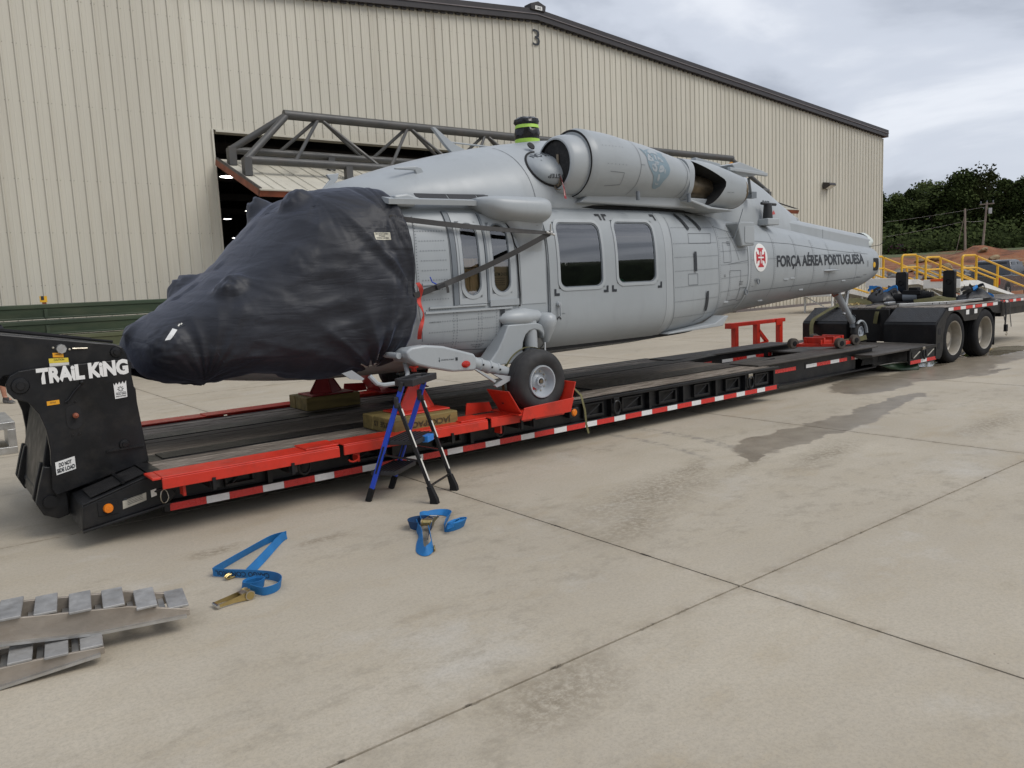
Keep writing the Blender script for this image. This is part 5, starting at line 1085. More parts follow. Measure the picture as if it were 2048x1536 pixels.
V, F = merge2(bar2(5.69, 1.44, 5.675, 1.41, .014), bar2(5.70, 1.44, 5.73, 1.41, .014)); decal('black_mark', V, F, skin(.0165), m_mark, heli)
b = MB(); q = skin(.02)(5.685, 1.575); b.cyl(q, q+Vector((0, -.035, 0)), .03, .022, 16); b.cyl(q+Vector((0, -.03, 0)), skin(.045)(5.70, 1.45), .011, n=8); b.obj('door_handle', m_greyl, dr)
txt('stencil', 'JACKING POINT', 4.015, 4.165, 1.118, 1.136, 6.2985, heli, off=.01, sk=-.008); V, F = merge2(line2([(3.995, 1.155), (3.995, 1.125)], .006), ([(3.984, 1.127), (4.006, 1.127), (3.995, 1.108)], [(0, 1, 2)])); decal('stencil', V, F, yplane(6.2985), m_mark, heli, 9); b = MB(); b.prism([(4.18, 1.108), (4.205, 1.108), (4.205, 1.138), (4.18, 1.138)], 6.297, 6.2985); b.obj('placard', m_mark, heli, 0)
# roundel
rc_ = (10.03, 2.035)
V = [(rc_[0]+.205*math.cos(t), rc_[1]+.205*math.sin(t)) for t in np.linspace(0, 2*math.pi, 49)[:-1]]; rd = decal('roundel', V, [tuple(range(48))], skin(.005), m_white, heli, .04)
arm = [(-.045, .05), (-.045, .075), (-.062, .125), (-.098, .135), (-.098, .158), (.098, .158), (.098, .135), (.062, .125), (.045, .075), (.045, .05)]
parts = []
for k in range(4):
    c_, s_ = math.cos(k*math.pi/2), math.sin(k*math.pi/2); P = [(rc_[0]+.88*(x*c_-y*s_), rc_[1]+.88*(x*s_+y*c_)) for x, y in arm]; parts.append((P, [tuple(range(len(P)))]))
parts.append(rect2(rc_[0]-.0395, rc_[0]+.0395, rc_[1]-.0439, rc_[1]+.0439))
V, F = merge2(*parts); decal('roundel_cross', V, F, skin(.0075), mat('roundel_red', (.48, .02, .03), .4, 0, .03, 5, 0), rd, .04)
V, F = merge2(rect2(rc_[0]-.0105, rc_[0]+.0105, rc_[1]-.085, rc_[1]+.085), rect2(rc_[0]-.085, rc_[0]-.0106, rc_[1]-.0105, rc_[1]+.0105), rect2(rc_[0]+.0106, rc_[0]+.085, rc_[1]-.0105, rc_[1]+.0105)); decal('roundel_inner', V, F, skin(.0095), m_white, rd, .04)
# dorsal number and its red flash
V, F = text_mesh('907', 1, .01); decal('dorsal_number', fit2d(V, 10.62, 10.92, 2.80, 2.92), F, skin(.004, cwb), m_mark, cowl, .04)
V, F = [(10.86, 2.70), (11.02, 2.78), (11.06, 2.72)], [(0, 1, 2)]; decal('dorsal_flash', V, F, skin(.004, cwb), m_red, cowl, .04)
# ---- seams and rivets
seams = [[(3.98, 2.50), (3.93, 2.1), (3.94, 1.6), (3.98, 1.3)], [(4.33, 2.56), (4.32, 2.0), (4.33, 1.62)], [(7.64, 2.62), (7.62, 2.0), (7.63, 1.5), (7.68, 1.12)], [(8.75, 2.60), (8.70, 2.0), (8.72, 1.5), (8.78, 1.18)], [(9.72, 2.52), (9.71, 1.9), (9.74, 1.4)], [(10.46, 2.45), (10.44, 1.9), (10.47, 1.45)], [(11.15, 2.38), (11.12, 1.9), (11.15, 1.5)], [(11.75, 2.30), (11.72, 1.9), (11.75, 1.53)], [(12.3, 2.24), (12.28, 1.9), (12.3, 1.54)], [(13.3, 2.14), (13.3, 1.8), (13.3, 1.58)],
         [(9.75, 2.28), (11, 2.24), (12.3, 2.14), (13.8, 2.06)], [(9.75, 1.55), (11, 1.58), (12.3, 1.62), (13.6, 1.66)], [(8.0, 2.35), (8.58, 2.36), (8.52, 2.23), (7.98, 2.225), (8.0, 2.35)], [(7.93, 1.84), (8.15, 1.84), (8.15, 1.70), (7.93, 1.70), (7.93, 1.84)], [(8.86, 2.24), (9.10, 2.24), (9.10, 1.98), (8.86, 1.97), (8.86, 2.24)], [(9.04, 1.86), (9.40, 1.86), (9.40, 1.46), (9.05, 1.45), (9.02, 1.5), (9.04, 1.86)], [(4.05, 1.24), (4.25, 1.20), (4.6, 1.17), (4.9, 1.15)], [(9.42, 1.62), (9.62, 1.62), (9.62, 1.44), (9.42, 1.44), (9.42, 1.62)], [(8.2, 1.22), (8.42, 1.28), (8.40, 1.42)], [(9.0, 1.95), (9.68, 2.0)], [(9.1, 2.42), (9.35, 2.0)], [(8.72, 2.46), (9.15, 2.40), (9.6, 2.36)]]
V, F = merge2(*[line2(p, .0075) for p in seams]); decal('panel_seams', V, F, skin(.0028), m_seam, heli, .08)
rows = [[(4.0, z), (4.30, z+.004)] for z in np.arange(1.70, 2.50, .094)]+[[(4.02, 1.60+0*z), (4.32, 1.60)] for z in (0,)]+[[(7.66, z), (8.70, z+.02)] for z in (1.30, 1.50, 1.68, 1.88, 2.05, 2.22, 2.42)]+[[(x, 1.56), (x+.01, 1.16)] for x in (4.32, 4.36, 4.62, 4.66, 4.85)]+[[(4.05, 1.38), (4.9, 1.38)], [(4.05, 1.48), (4.85, 1.49)], [(4.05, 1.27), (4.85, 1.25)]]+[[(3.99, 2.5), (3.95, 2.1), (3.96, 1.65)]]+[[(8.78, z), (9.66, z+.03)] for z in (1.36, 1.58, 1.76, 1.94, 2.12, 2.3)]+[[(x, 2.3), (x-.02, 1.9), (x, 1.55)] for x in (9.76, 10.50, 11.19, 11.79, 12.34)]+[[(8.79, 2.5), (8.74, 2.0), (8.78, 1.3)], [(9.05, 2.4), (9.08, 1.5)]]+[[(9.76, 2.0), (13.6, 2.1)]]+[[(5.21, 2.15), (5.21, 1.62)], [(5.51, 2.15), (5.51, 1.62)], [(7.49, 2.55), (7.53, 2.1), (7.53, 1.6), (7.50, 1.15)]]
V = []; F = []
for p in rows:
    for a, c in zip(p[:-1], p[1:]):
        n = max(1, int(math.hypot(c[0]-a[0], c[1]-a[1])/.028))
        for k in range(n):
            x, z = a[0]+(c[0]-a[0])*k/n, a[1]+(c[1]-a[1])*k/n; o = len(V); V += [(x-.0048, z-.0048), (x+.0048, z-.0048), (x+.0048, z+.0048), (x-.0048, z+.0048)]; F.append((o, o+1, o+2, o+3))
tag(decal('rivets', V, F, skin(.004), mat('rivet_shade', (.15, .162, .172), .5, 0, .05, 5, 0), heli, 9), kind='stuff')
for (x, z) in ((10.85, 1.70), (11.05, 1.71), (11.5, 1.52), (10.35, 1.40), (12.9, 1.62), (9.0, 1.44), (4.05, 1.85), (4.05, 1.78)):
    b = MB(); q = skin(.004)(x, z); b.bar(q+Vector((-.06, 0, 0)), q+Vector((.06, 0, 0)), .012, .022); b.obj('hinge', m_greyl, heli, 0)
for (x, z) in ((9.95, 1.72), (9.62, 1.58)):
    b = MB(); q = skin(.01)(x, z); b.tube([q+Vector((.03*math.sin(t), -.01, -.03+.035*math.cos(t))) for t in np.linspace(0, 2*math.pi, 13)[:-1]], .008, 6, closed=True); b.obj('tie_ring', m_greyd, heli)
# ================================================================ draped nose cover
def clothmat():
    N = NT('navy_canvas'); a = N.noise(2.2, 6, .6); c = N.ramp(a, (.3, (.0075, .0085, .0130)), (.7, (.0135, .0155, .0235)))
    c = N.mix(N.rng(N.noise(7, 8, .75), .55, .8, 0, .18), c, (.045, .048, .058))
    wv = N.noise(420, 2, .5); fo = N.noise(2.6, 2.5, .45, N.map((.55, 1, 2.6), rot=(0, R(-28), 0)), .7); rid = N.math('ABSOLUTE', N.math('SUBTRACT', fo, .5)); fo2 = N.noise(6, 2, .45, N.map((.5, 1, 2.4), rot=(0, R(24), 0)), .5); rid2 = N.math('ABSOLUTE', N.math('SUBTRACT', fo2, .5))
    n1_ = N.bump(N.math('ADD', rid, N.math('MULTIPLY', rid2, .30)), .35, .05); n2_ = N.bump(wv, .12, .002, n1_)
    N.bsdf(c, .55, 0, n2_, Sheen_Weight=.25, Sheen_Roughness=.45, Sheen_Tint=(.45, .52, .75)); return N.m
m_cloth = clothmat()
cover = thing('nose_cover', (2.6, HC, 1.0), 'dark navy canvas cover draped and strapped over the helicopter nose', 'cover')
CS = tabf([(1.60, .30, 1.37, 1.24, 1.49, 2.2, 2.2), (1.63, .42, 1.37, 1.18, 1.535, 2.2, 2.3), (1.69, .53, 1.38, 1.13, 1.585, 2.2, 2.4), (1.85, .66, 1.41, 1.09, 1.70, 2.2, 2.5), (2.1, .81, 1.44, 1.045, 1.855, 2.3, 2.6), (2.5, .95, 1.49, 1.025, 2.13, 2.4, 2.8), (2.7, 1.01, 1.53, 1.02, 2.335, 2.4, 2.9), (2.9, 1.06, 1.56, 1.015, 2.545, 2.5, 3.0), (3.1, 1.10, 1.59, 1.0, 2.715, 2.8, 3.0), (3.4, 1.145, 1.62, .99, 2.805, 3.4, 3.0), (4.0, 1.205, 1.63, .98, 2.83, 4.2, 3.0)])
edge_f = pch([-90, -62, -50, -38, -22, -10, 3, 20, 38, 52, 62, 75, 90], [3.42, 3.50, 3.66, 3.74, 3.79, 3.83, 3.895, 3.865, 3.83, 3.79, 3.76, 3.66, 3.60])
NA, NS_ = 240, 190
T0, T1 = -66., 246.
def nz(x, y, z): return noise.noise(Vector((x, y, z)))
LUMPS = [((3.10, 7.26, 2.62), .15, .11, (-.5, -.5, .7)), ((3.06, 8.12, 2.66), .14, .13, (-.5, .1, .85)), ((2.33, 7.05, 1.90), .14, .09, (-.5, -.6, .6)), ((2.30, 8.25, 1.88), .18, .13, (-.5, .4, .8)), ((1.78, 7.15, 1.42), .20, .06, (-.4, -1, .0)), ((1.63, 7.62, 1.53), .11, .045, (-1, 0, .2)), ((2.85, 6.75, 2.12), .16, .035, (0, -1, .3)), ((1.75, 8.25, 1.42), .2, .07, (-.3, 1, 0))]
def wave(a, k, ph): # sharp-crested folds
    v = nz(a*k, ph, 3.1); return (1-abs(v)*2.2)
CV = []
for i in range(NS_+1):
    s_ = i/NS_
    for j in range(NA+1):
        td = T0+(T1-T0)*j/NA; t = R(td); near = math.cos(t) < 0            # t=180 faces the camera side
        te = td if td <= 90 else 180-td
        xe = edge_f(te); sx_ = s_**.92; x = xe*(1-sx_)+1.60*sx_
        w, zc, zb, zt, nu, nl = [f(x) for f in CS]; c_, q = math.cos(t), math.sin(t); e_ = nu if q >= 0 else nl; hh = (zt-zc) if q >= 0 else (zc-zb)
        yy_ = math.copysign(abs(c_)**(2/e_), c_)*w; zz_ = zc+math.copysign(abs(q)**(2/e_), q)*hh
        p = Vector((x, HC+yy_, zz_)); nrm = Vector((-.35*s_, yy_/w*1.0, (zz_-zc)/hh*.9)).normalized()
        sd_ = -1 if near else 1; d = 0.
        # folds gathered at the tie points
        for (ax, az, amp, L, kf, ph) in ((3.93, 1.72, .040, 1.05, 2.7, 1.7), (3.55, 1.06, .036, .75, 2.6, 6.3), (3.70, 2.52, .018, .5, 3.5, 9.9), (3.20, 2.72, .007, .45, 3.2, 4.2), (2.35, 1.98, .005, .4, 3.0, 7.4), (2.05, 1.10, .018, .5, 3.5, 2.2)):
            dx, dz = p.x-ax, p.z-az; r_ = math.hypot(dx, dz); an = math.atan2(dz, -dx)
            d += amp*math.exp(-(r_/L))*min(1, r_/.10)*(wave(an, kf, ph+sd_*13)-.55)*1.9
            d -= amp*.9*math.exp(-(r_/.16)**2)
        # slack between them
        wv = nz(p.x*1.7+5*sd_, p.z*3.6, 1.0); d += .017*(1-abs(wv)*2)-.010
        wv = nz(p.x*3.2+2*sd_+p.z*1.5, p.z*6.5-p.x*1.3, 4.0); d += .008*(1-abs(wv)*2.4)-.004
        wv = nz(p.x*7+p.z*4, p.z*11-p.x*3, 8.0+sd_); d += .0022*(1-abs(wv)*2.6)
        d += .02*nz(p.x*1.1, p.y*1.1, p.z*1.3)
        for (L_, rad, hgt, dr_) in LUMPS:
            dd = (p-Vector(L_)); r_ = dd.length/rad
            if r_ < 1.6:
                k_ = math.exp(-(r_**4))*(1+.25*nz(p.x*18, p.y*18, p.z*18)); p = p+Vector(dr_).normalized()*hgt*k_
        # hem: flares and sags a little, pinched where it is tied
        if q < -.3:
            lowk = min(1, (-q-.3)/.6); p.z += lowk*(.03*nz(p.x*2.1, 2.0, sd_)+.02*nz(p.x*6, 1, sd_)+.075*math.exp(-((p.x-2.52)/.26)**2)-.045*math.exp(-((p.x-2.02)/.25)**2)-.035*math.exp(-((p.x-3.1)/.22)**2)); 
        CV.append(p+nrm*(d+.016))
CF = []
for i in range(NS_):
    for j in range(NA): k = i*(NA+1)+j; CF.append((k, k+1, k+NA+2, k+NA+1))
base = NS_*(NA+1); n0 = len(CV); mid = sum((CV[base+j] for j in range(NA+1)), Vector())/(NA+1)
CV.append(mid+Vector((-.02, 0, 0)))
for j in range(NA): CF.append((base+j, base+j+1, n0))
CF.append((base+NA, base, n0))
b = MB(); b.add(CV, CF); cl = b.obj('canvas', m_cloth, cover, 0)
cl.data.polygons.foreach_set('use_smooth', [True]*len(cl.data.polygons))
sm = cl.modifiers.new('thickness', 'SOLIDIFY'); sm.thickness = .004; sm.offset = 1
cvb = BVHTree.FromPolygons([Vector(v) for v in b.v], b.f)
cs = skin(.006, cvb)
# stitched seams, label, tags
m_stitch = mat('canvas_seam', (.035, .04, .055), .7, 0, .1, 5, 0)
V, F = merge2(line2([(2.93, 2.66), (2.86, 2.3), (2.72, 2.02), (2.62, 1.80), (2.6, 1.3)], .006), line2([(2.93, 2.60), (3.3, 2.64), (3.7, 2.58)], .006), line2([(1.95, 1.80), (2.02, 1.5), (2.2, 1.2)], .006), line2([(3.42, 2.42), (3.73, 2.40), (3.75, 2.18), (3.44, 2.18), (3.42, 2.42)], .006), line2([(2.2, 1.72), (3.85, 1.74)], .006)); decal('canvas_seam', V, F, skin(.003, cvb), m_stitch, cover, .05)
lb2 = decal('cover_label', *rect2(3.53, 3.685, 2.275, 2.345), cs, mat('cream_label', (.55, .52, .42), .6, 0, .08, 20, 0), cover, .03)
for k, s_ in enumerate(('DO NOT OPEN', 'PYLON', 'SLIDING COVER')): V, F = text_mesh(s_, 1, .02); w_ = .062 if k != 1 else .03; decal('label_text', fit2d(V, 3.607-w_, 3.607+w_, 2.325-.02*k, 2.338-.02*k), F, skin(.009, cvb), m_mark, lb2, .03)
def tagq(name, pts, m_): return decal(name, pts, [tuple(range(len(pts)))], cs, m_, cover, .03)
tagq('white_tape', [(1.735, 1.475), (1.775, 1.48), (1.845, 1.555), (1.815, 1.57)], m_white); tagq('black_tag', [(1.855, 1.565), (1.83, 1.585), (1.90, 1.62), (1.92, 1.595)], m_mark)
V, F = merge2(line2([(1.862, 1.582), (1.882, 1.60)], .008), line2([(1.888, 1.595), (1.902, 1.608)], .008)); decal('tag_print', V, F, skin(.009, cvb), m_sticker, cover)
# tie-down straps
m_web = mat('dark_webbing', (.035, .033, .032), .7, 0, .12, 6, .4, 250)
fit = skin(0)(5.53, 2.335)+Vector((0, -.15, 0))
a0 = cs(3.72, 2.485); pts = []; sds = []
for k in range(21):
    t = k/20; p = a0.lerp(fit, t); p.y -= .03*math.sin(t*math.pi); p.z -= .02*math.sin(t*math.pi); pts.append(p); sds.append(Vector((.15, .5*t, 1-.5*t)))
b = MB(); b.strip(pts, sds, .052, .004); b.obj('upper_strap', m_web, cover, 30)
a0 = cs(3.865, 1.745); pts = []; sds = []
for k in range(31):
    t = k/30; p = a0.lerp(fit, t); p.y -= .03*math.sin(t*math.pi); p.z -= .03*math.sin(t*math.pi); tw = 0 if t < .15 else (math.pi*min(1, (t-.15)/.15))
    pts.append(p); sds.append(Vector((-.25, .55*abs(math.sin(tw)), .97)))
b = MB(); b.strip(pts, sds, .055, .004); b.obj('lower_strap', m_web, cover, 30)
q = pts[5]; b = MB(); b.box((q.x-.05, q.y-.02, q.z-.025), (q.x+.05, q.y+.0, q.z+.025), rot_about(q, 'Y', -.35)); b.obj('strap_buckle', m_plastic, cover, 0, .006)
b = MB(); b.strip([q+Vector((.05, -.015, .02)), q+Vector((.07, -.02, -.02)), q+Vector((.075, -.02, -.07))], (1, 0, .1), .03); b.obj('strap_tail', m_web, cover, 0)
b = MB(); b.tube([q+Vector((-.05, -.01, .02)), q+Vector((-.10, -.02, .04)), q+Vector((-.12, -.02, .09))], .006, 6); b.obj('blue_cord', m_ladblue, cover)
# hem tie with a small clip
b = MB(); b.tube([cs(3.40, 1.13), cs(3.48, 1.09)+Vector((0, -.01, 0)), cs(3.56, 1.115)], .006, 6); b.obj('hem_cord', m_sticker, cover)
# red streamer hanging at the tie point
m_flag = mat('red_streamer', (.50, .04, .025), .6, 0, .2, 12, .3, 60)
pts = []; sds = []
for k in range(26):
    t = k/25; z = 1.87-.54*t; x = 3.905+.03*math.sin(t*3.0)+.018*math.sin(t*13); q = skin(.03)(x, z); pts.append(Vector((x, q.y-.012*math.sin(t*17)-.03, z))); sds.append(Vector((math.cos(.9*math.sin(t*9)), -.8*math.sin(.9*math.sin(t*9)), .1)))
wd_ = .042
b = MB(); b.strip(pts, sds, wd_, .003); b.obj('red_streamer', m_flag, cover, 60)
V, F = text_mesh('REMOVE', 1, .01)
# ---- bagged rotor mast
t = thing('mast_wrap', (6.33, HC, 3.52), 'black plastic bag taped with lime bands around the bare rotor mast', 'wrapped mast')
m_bag = mat('bin_bag_plastic', (.008, .008, .009), .22, 0, .2, 5, 1.0, 14)
def crumple(b, amp, fr, c):
    out = []
    for v in b.v:
        p = Vector(v); r_ = Vector((p.x-c[0], p.y-c[1], 0)); n_ = noise.noise(p*fr)+.6*noise.noise(p*fr*2.3); out.append(p+r_.normalized()*amp*n_+Vector((0, 0, amp*.4*noise.noise(p*fr+Vector((9, 1, 3))))) if r_.length > 1e-4 else p)
    b.v = [tuple(p) for p in out]; return b
b = MB(); b.rev([(.125, 0), (.13, .03), (.15, .07), (.155, .13), (.145, .18), (.12, .205), (.13, .225), (.155, .255), (.15, .29), (.11, .32), (.05, .33), (0, .325)], (6.33, HC, 3.51), (0, 0, 1), 56); crumple(b, .02, 9, (6.33, HC)); b.obj('bag', m_bag, t, 40)
m_lime = mat('lime_tape', (.42, .68, .09), .4, 0, .06, 8, .05)
b = MB(); b.rev([(.150, .0), (.155, .045)], (6.33, HC, 3.52), (0, 0, 1), 40); b.obj('tape_band', m_lime, t)
b = MB(); b.rev([(.150, .185), (.142, .225)], (6.33, HC, 3.51), (0, 0, 1), 40); b.obj('tape_band', m_lime, t)
b = MB(); b.cyl((6.33, HC, 3.4), (6.33, HC, 3.55), .12, n=24); b.obj('mast_stub', m_greyd, t)
# ---- intake plug with rope and streamer
py = EY
t = thing('intake_plug', (5.97, py, 3.12), 'black foam plug in the engine intake with knotted rope and red streamer', 'intake plug')
b = MB(); b.rev([(0, .0), (.25, .0), (.2665, .02), (.2665, .10)], (5.955, py, 3.115), (1, 0, 0), 40); crumple(b, .004, 14, (0, 0)); b.obj('foam_disc', mat('black_foam', (.012, .012, .013), .85, 0, .15, 9, .3, 60, .12, (.2, .19, .17)), t)
m_rope = mat('tan_rope', (.20, .165, .12), .8, 0, .2, 30, .5, 120)
b = MB(); b.strip([(5.945, py-.05, 3.22), (5.94, py-.055, 3.12), (5.935, py-.07, 3.02)], (0, 1, .1), .035, .008); b.obj('handle', m_rope, t, 0)
b = MB(); pts = []
for k in range(60):
    a_ = k*.55; pts.append((5.925-.02*math.sin(k*.8), py-.07+.045*math.cos(a_), 2.97-.0012*k+.055*math.sin(a_)+.02*math.sin(k*.21)))
b.tube(pts, .008, 6); b.obj('rope_coil', m_rope, t)
b = MB(); pts = [(5.93, py-.10, 2.98), (5.91, py-.15, 2.92), (5.90, py-.19, 2.84), (5.90, py-.20, 2.76), (5.905, py-.205, 2.72)]; b.strip(pts, [Vector((.6, .8, 0)), Vector((.7, .7, .1)), Vector((.8, .6, 0)), Vector((.9, .5, 0)), Vector((.9, .4, 0))], .055, .004); st = b.obj('streamer', mat('faded_streamer', (.34, .05, .06), .6, 0, .15, 12, .2), t, 40)
b = MB(); b.strip([(5.893, py-.175, 2.90), (5.885, py-.20, 2.83), (5.888, py-.21, 2.75)], [Vector((.75, .65, 0)), Vector((.8, .6, 0)), Vector((.9, .45, 0))], .012, .006); b.obj('streamer_print', m_sticker, st)
# ---- bagged driveshaft end
t = thing('shaft_wrap', (14.32, HC, 2.2), 'translucent white plastic bag taped over the end of the tail driveshaft', 'wrapped shaft')
b = MB(); b.rev([(.19, -.10), (.20, -.02), (.17, .06), (.10, .10), (.11, .14), (.05, .17), (0, .17)], (14.30, HC-.02, 2.27), (1, 0, 0), 36)
b.v = [tuple(Vector(v)+Vector((0, 1, 1))*0+Vector((0, Vector(v).y-HC, Vector(v).z-2.27)).normalized()*.025*noise.noise(Vector(v)*12)) if abs(v[1]-HC)+abs(v[2]-2.27) > .01 else v for v in b.v]
b.obj('bag', mat('white_film', (.62, .66, .62), .35, 0, .08, 6, .6, 20), t, 50)
b = MB(); b.tube([(14.22, HC-.2, 2.20), (14.40, HC-.3, 2.22), (14.5, HC-.36, 2.30)], .005, 5); b.obj('loose_wire', m_blackr, t)
# ================================================================ props on the deck
m_spacer = mat('spacer_timber', (.23, .17, .055), .75, 0, .25, 2, .4, 30, .45, (.09, .07, .03), (.6, 6, 6))
def block(x0, x1, y0, y1, z0, z1, label):
    n = 3; t = thing('jack_spacer', ((x0+x1)/2, (y0+y1)/2, z0), label, 'timber block', 'timber spacers under the jacks'); w = (y1-y0)/n
    for k in range(n): b = MB(); b.box((x0+rng.uniform(0, .008), y0+k*w+.001, z0), (x1-rng.uniform(0, .008), y0+(k+1)*w-.001, z1)); b.obj('timber', m_spacer, t, 0, .012)
    return t
nb_ = block(3.46, 4.17, 6.29, 6.92, .482, .625, 'stencilled timber spacer under the red jack behind the step ladder')
V, F = text_mesh('JACK SPACER', 1, .015); V = fit2d(V, 0, .52, 0, .07); V = [(4.08-u, .595-v) for u, v in V]; decal('stencil', V, F, yplane(6.286), mat('faded_stencil', (.05, .04, .02), .8, 0, .3, 20, 0), nb_, 9)
V, F = text_mesh('SIZE 12', 1, .015); V = fit2d(V, 0, .30, 0, .05); decal('stencil', [(6.38+u, .535+v) for u, v in V], F, lambda u, v: Vector((3.457, u, v)), MATS['faded_stencil'], nb_, 9)
block(3.52, 4.20, 8.40, 8.92, .482, .635, 'timber spacer under the far red jack, below the draped cover')
def jack(x, y, z0, ztop, label, col):
    t = thing('jack_stand', (x, y, z0), label, 'jack stand', 'red jack stands')
    b = MB(); b.box((x-.26, y-.21, z0), (x+.26, y+.21, z0+.018)); b.obj('base_plate', col, t, 0, .008)
    for k in range(4):
        a_ = R(45+90*k) if False else R(90*k); d = Vector((math.cos(a_), math.sin(a_), 0)); s_ = Vector((-d.y, d.x, 0))*.006; r1 = .20 if k % 2 == 0 else .16; zt_ = z0+.018+min(.26, (ztop-z0)*.72)
        P = [(d*.025, z0+.018), (d*r1, z0+.018), (d*r1, z0+.035), (d*.06, zt_), (d*.025, zt_)]; c0 = Vector((x, y, 0)); V = [c0+p+Vector((0, 0, z))+s_ for p, z in P]+[c0+p+Vector((0, 0, z))-s_ for p, z in P]
        b = MB(); n = 5; b.add(V, [tuple(range(n)), tuple(range(2*n-1, n-1, -1))]+[(i, n+i, n+(i+1)%n, (i+1)%n) for i in range(n)]); b.obj('gusset', col, t, 0)
    for sx_ in (-1, 1):      # sloping cheek plates between the gussets
        for sy_ in (-1, 1):
            P = [(x+sx_*.20, y, z0+.02), (x, y+sy_*.16, z0+.02), (x, y+sy_*.05, zt_-.01), (x+sx_*.06, y, zt_-.01)]
            b = MB(); V = [Vector(p) for p in P]; b.add(V, [(0, 1, 2, 3)]); b.obj('cheek', col, t, 0)
    b = MB(); b.cyl((x, y, z0+.018), (x, y, ztop-.06), .032, n=18); b.obj('column', col, t)
    b = MB(); b.cyl((x, y, ztop-.10), (x, y, ztop-.05), .045, n=18); b.obj('collar', m_blackr, t)
    b = MB(); b.cyl((x, y, ztop-.05), (x, y, ztop), .026, n=14); b.cyl((x, y, ztop-.012), (x, y, ztop), .045, n=16); b.obj('saddle', col, t)
jack(3.90, 6.62, .625, 1.06, 'bright red jack stand under the landing gear beam, behind the ladder', m_red)
jack(3.86, 8.62, .635, .965, 'dark red jack stand on the far side under the covered nose', m_redd)
# ---- wheel cradles
def cradle(yc, sg, z, label, col):
    t = thing('wheel_cradle', (5.02, yc, z), label, 'wheel cradle', 'red wheel cradles'); ya, yb_ = yc-.26, yc+.24
    b = MB(); b.box((4.72, ya, z), (5.40, yb_, z+.012)); b.obj('tray', col, t, 0)
    yn = ya if sg > 0 else yb_
    b = MB(); b.prism([(4.74, z-.05), (5.40, z-.05), (5.42, z+.02), (5.45, z+.095), (4.78, z+.07)], min(yn, yn-sg*.014), max(yn, yn-sg*.014)); b.obj('side_flap', col, t, 0, .003, 1)
    for (xb_, xt, nm) in ((4.76, 4.60, 'front_flap'), (5.40, 5.49, 'rear_flap')):
        P = [(xb_, z), (xb_+.014, z), (xt+.014, z+.255), (xt, z+.255)]
        b = MB(); b.prism(P, *((ya+.005, yb_-.13) if sg > 0 else (ya+.13, yb_-.005))); fl = b.obj(nm, col, t, 0, .004, 1)
        for dy in (.22,):
            xm = xb_+(xt-xb_)*.42; b = MB(); b.rev([(0, 0), (.026, 0), (.026, .006)], (xm-.006 if xt < xb_ else xm+.02, ya+dy, z+.13), (1, 0, 0), 12); b.obj('slot_hole', m_dark, fl)
    b = MB(); b.prism([(4.40, z+.0), (4.74, z+.0), (4.70, z+.10), (4.42, z+.12)], yb_-.03, yb_-.016); b.obj('gusset', col, t, 0)
    return t
cradle(6.29, 1, .452+.066, 'red folded-plate wheel cradle holding the near main wheel', m_red)
cradle(9.07, -1, .452+.066, 'dark red wheel cradle holding the far main wheel behind the ladder', m_redd)
# olive strap over the near wheel
m_olive = mat('olive_webbing', (.125, .115, .045), .75, 0, .2, 8, .5, 200, .2, (.05, .045, .02))
t = thing('wheel_strap', (5.165, 6.4, .5), 'thin olive tie-down strap looped over the near main wheel', 'strap')
pts = [(5.165+.352*math.cos(R(a)), 6.40, .80+.352*math.sin(R(a))) for a in range(205, 20, -8)]; pts += [(5.50, 6.33, .80), (5.53, 6.20, .70)]
b = MB(); b.strip(pts, (0, 1, 0), .045, .004); b.obj('loop', m_olive, t, 60)
b = MB(); b.strip([(5.52, 6.10, .70), (5.56, 6.03, .62), (5.60, 6.02, .45), (5.63, 6.04, .30), (5.68, 6.06, .19)], (1, .3, .1), .035, .003); b.obj('tail', m_olive, t, 60)
b = MB(); b.box((5.52, 6.08, .60), (5.60, 6.14, .67)); b.obj('buckle', m_blackr, t, 0, .008)
# ---- step ladder
lad = thing('step_ladder', (3.4, 5.9, 0), 'blue and black folding step ladder standing beside the trailer', 'ladder')
A, Bw, D = Vector((3.02, 6.04, 0)), Vector((.36, .24, 0)), Vector((.38, -.50, 0))
wv_ = Bw.normalized(); TOP = [Vector((3.285, 5.77, 1.03)), Vector((3.665, 6.02, 1.03))]
blue = [(A, TOP[0]), (A+Bw, TOP[1])]; hinge = [p.lerp(q, .84) for p, q in blue]; blk = [(A+D, hinge[0]), (A+Bw+D, hinge[1])]
m_blkm = mat('black_anodised', (.018, .018, .02), .3, .3, .1, 4, .03)
for (p, q) in blue:
    b = MB(); b.bar(p.lerp(q, .10), q.lerp(p, .02), .042, .026, wv_); b.obj('front_rail', m_ladblue, lad, 0, .004)
    b = MB(); b.bar(p, p.lerp(q, .115), .052, .036, wv_); b.obj('foot', m_blackr, lad, 0, .006)
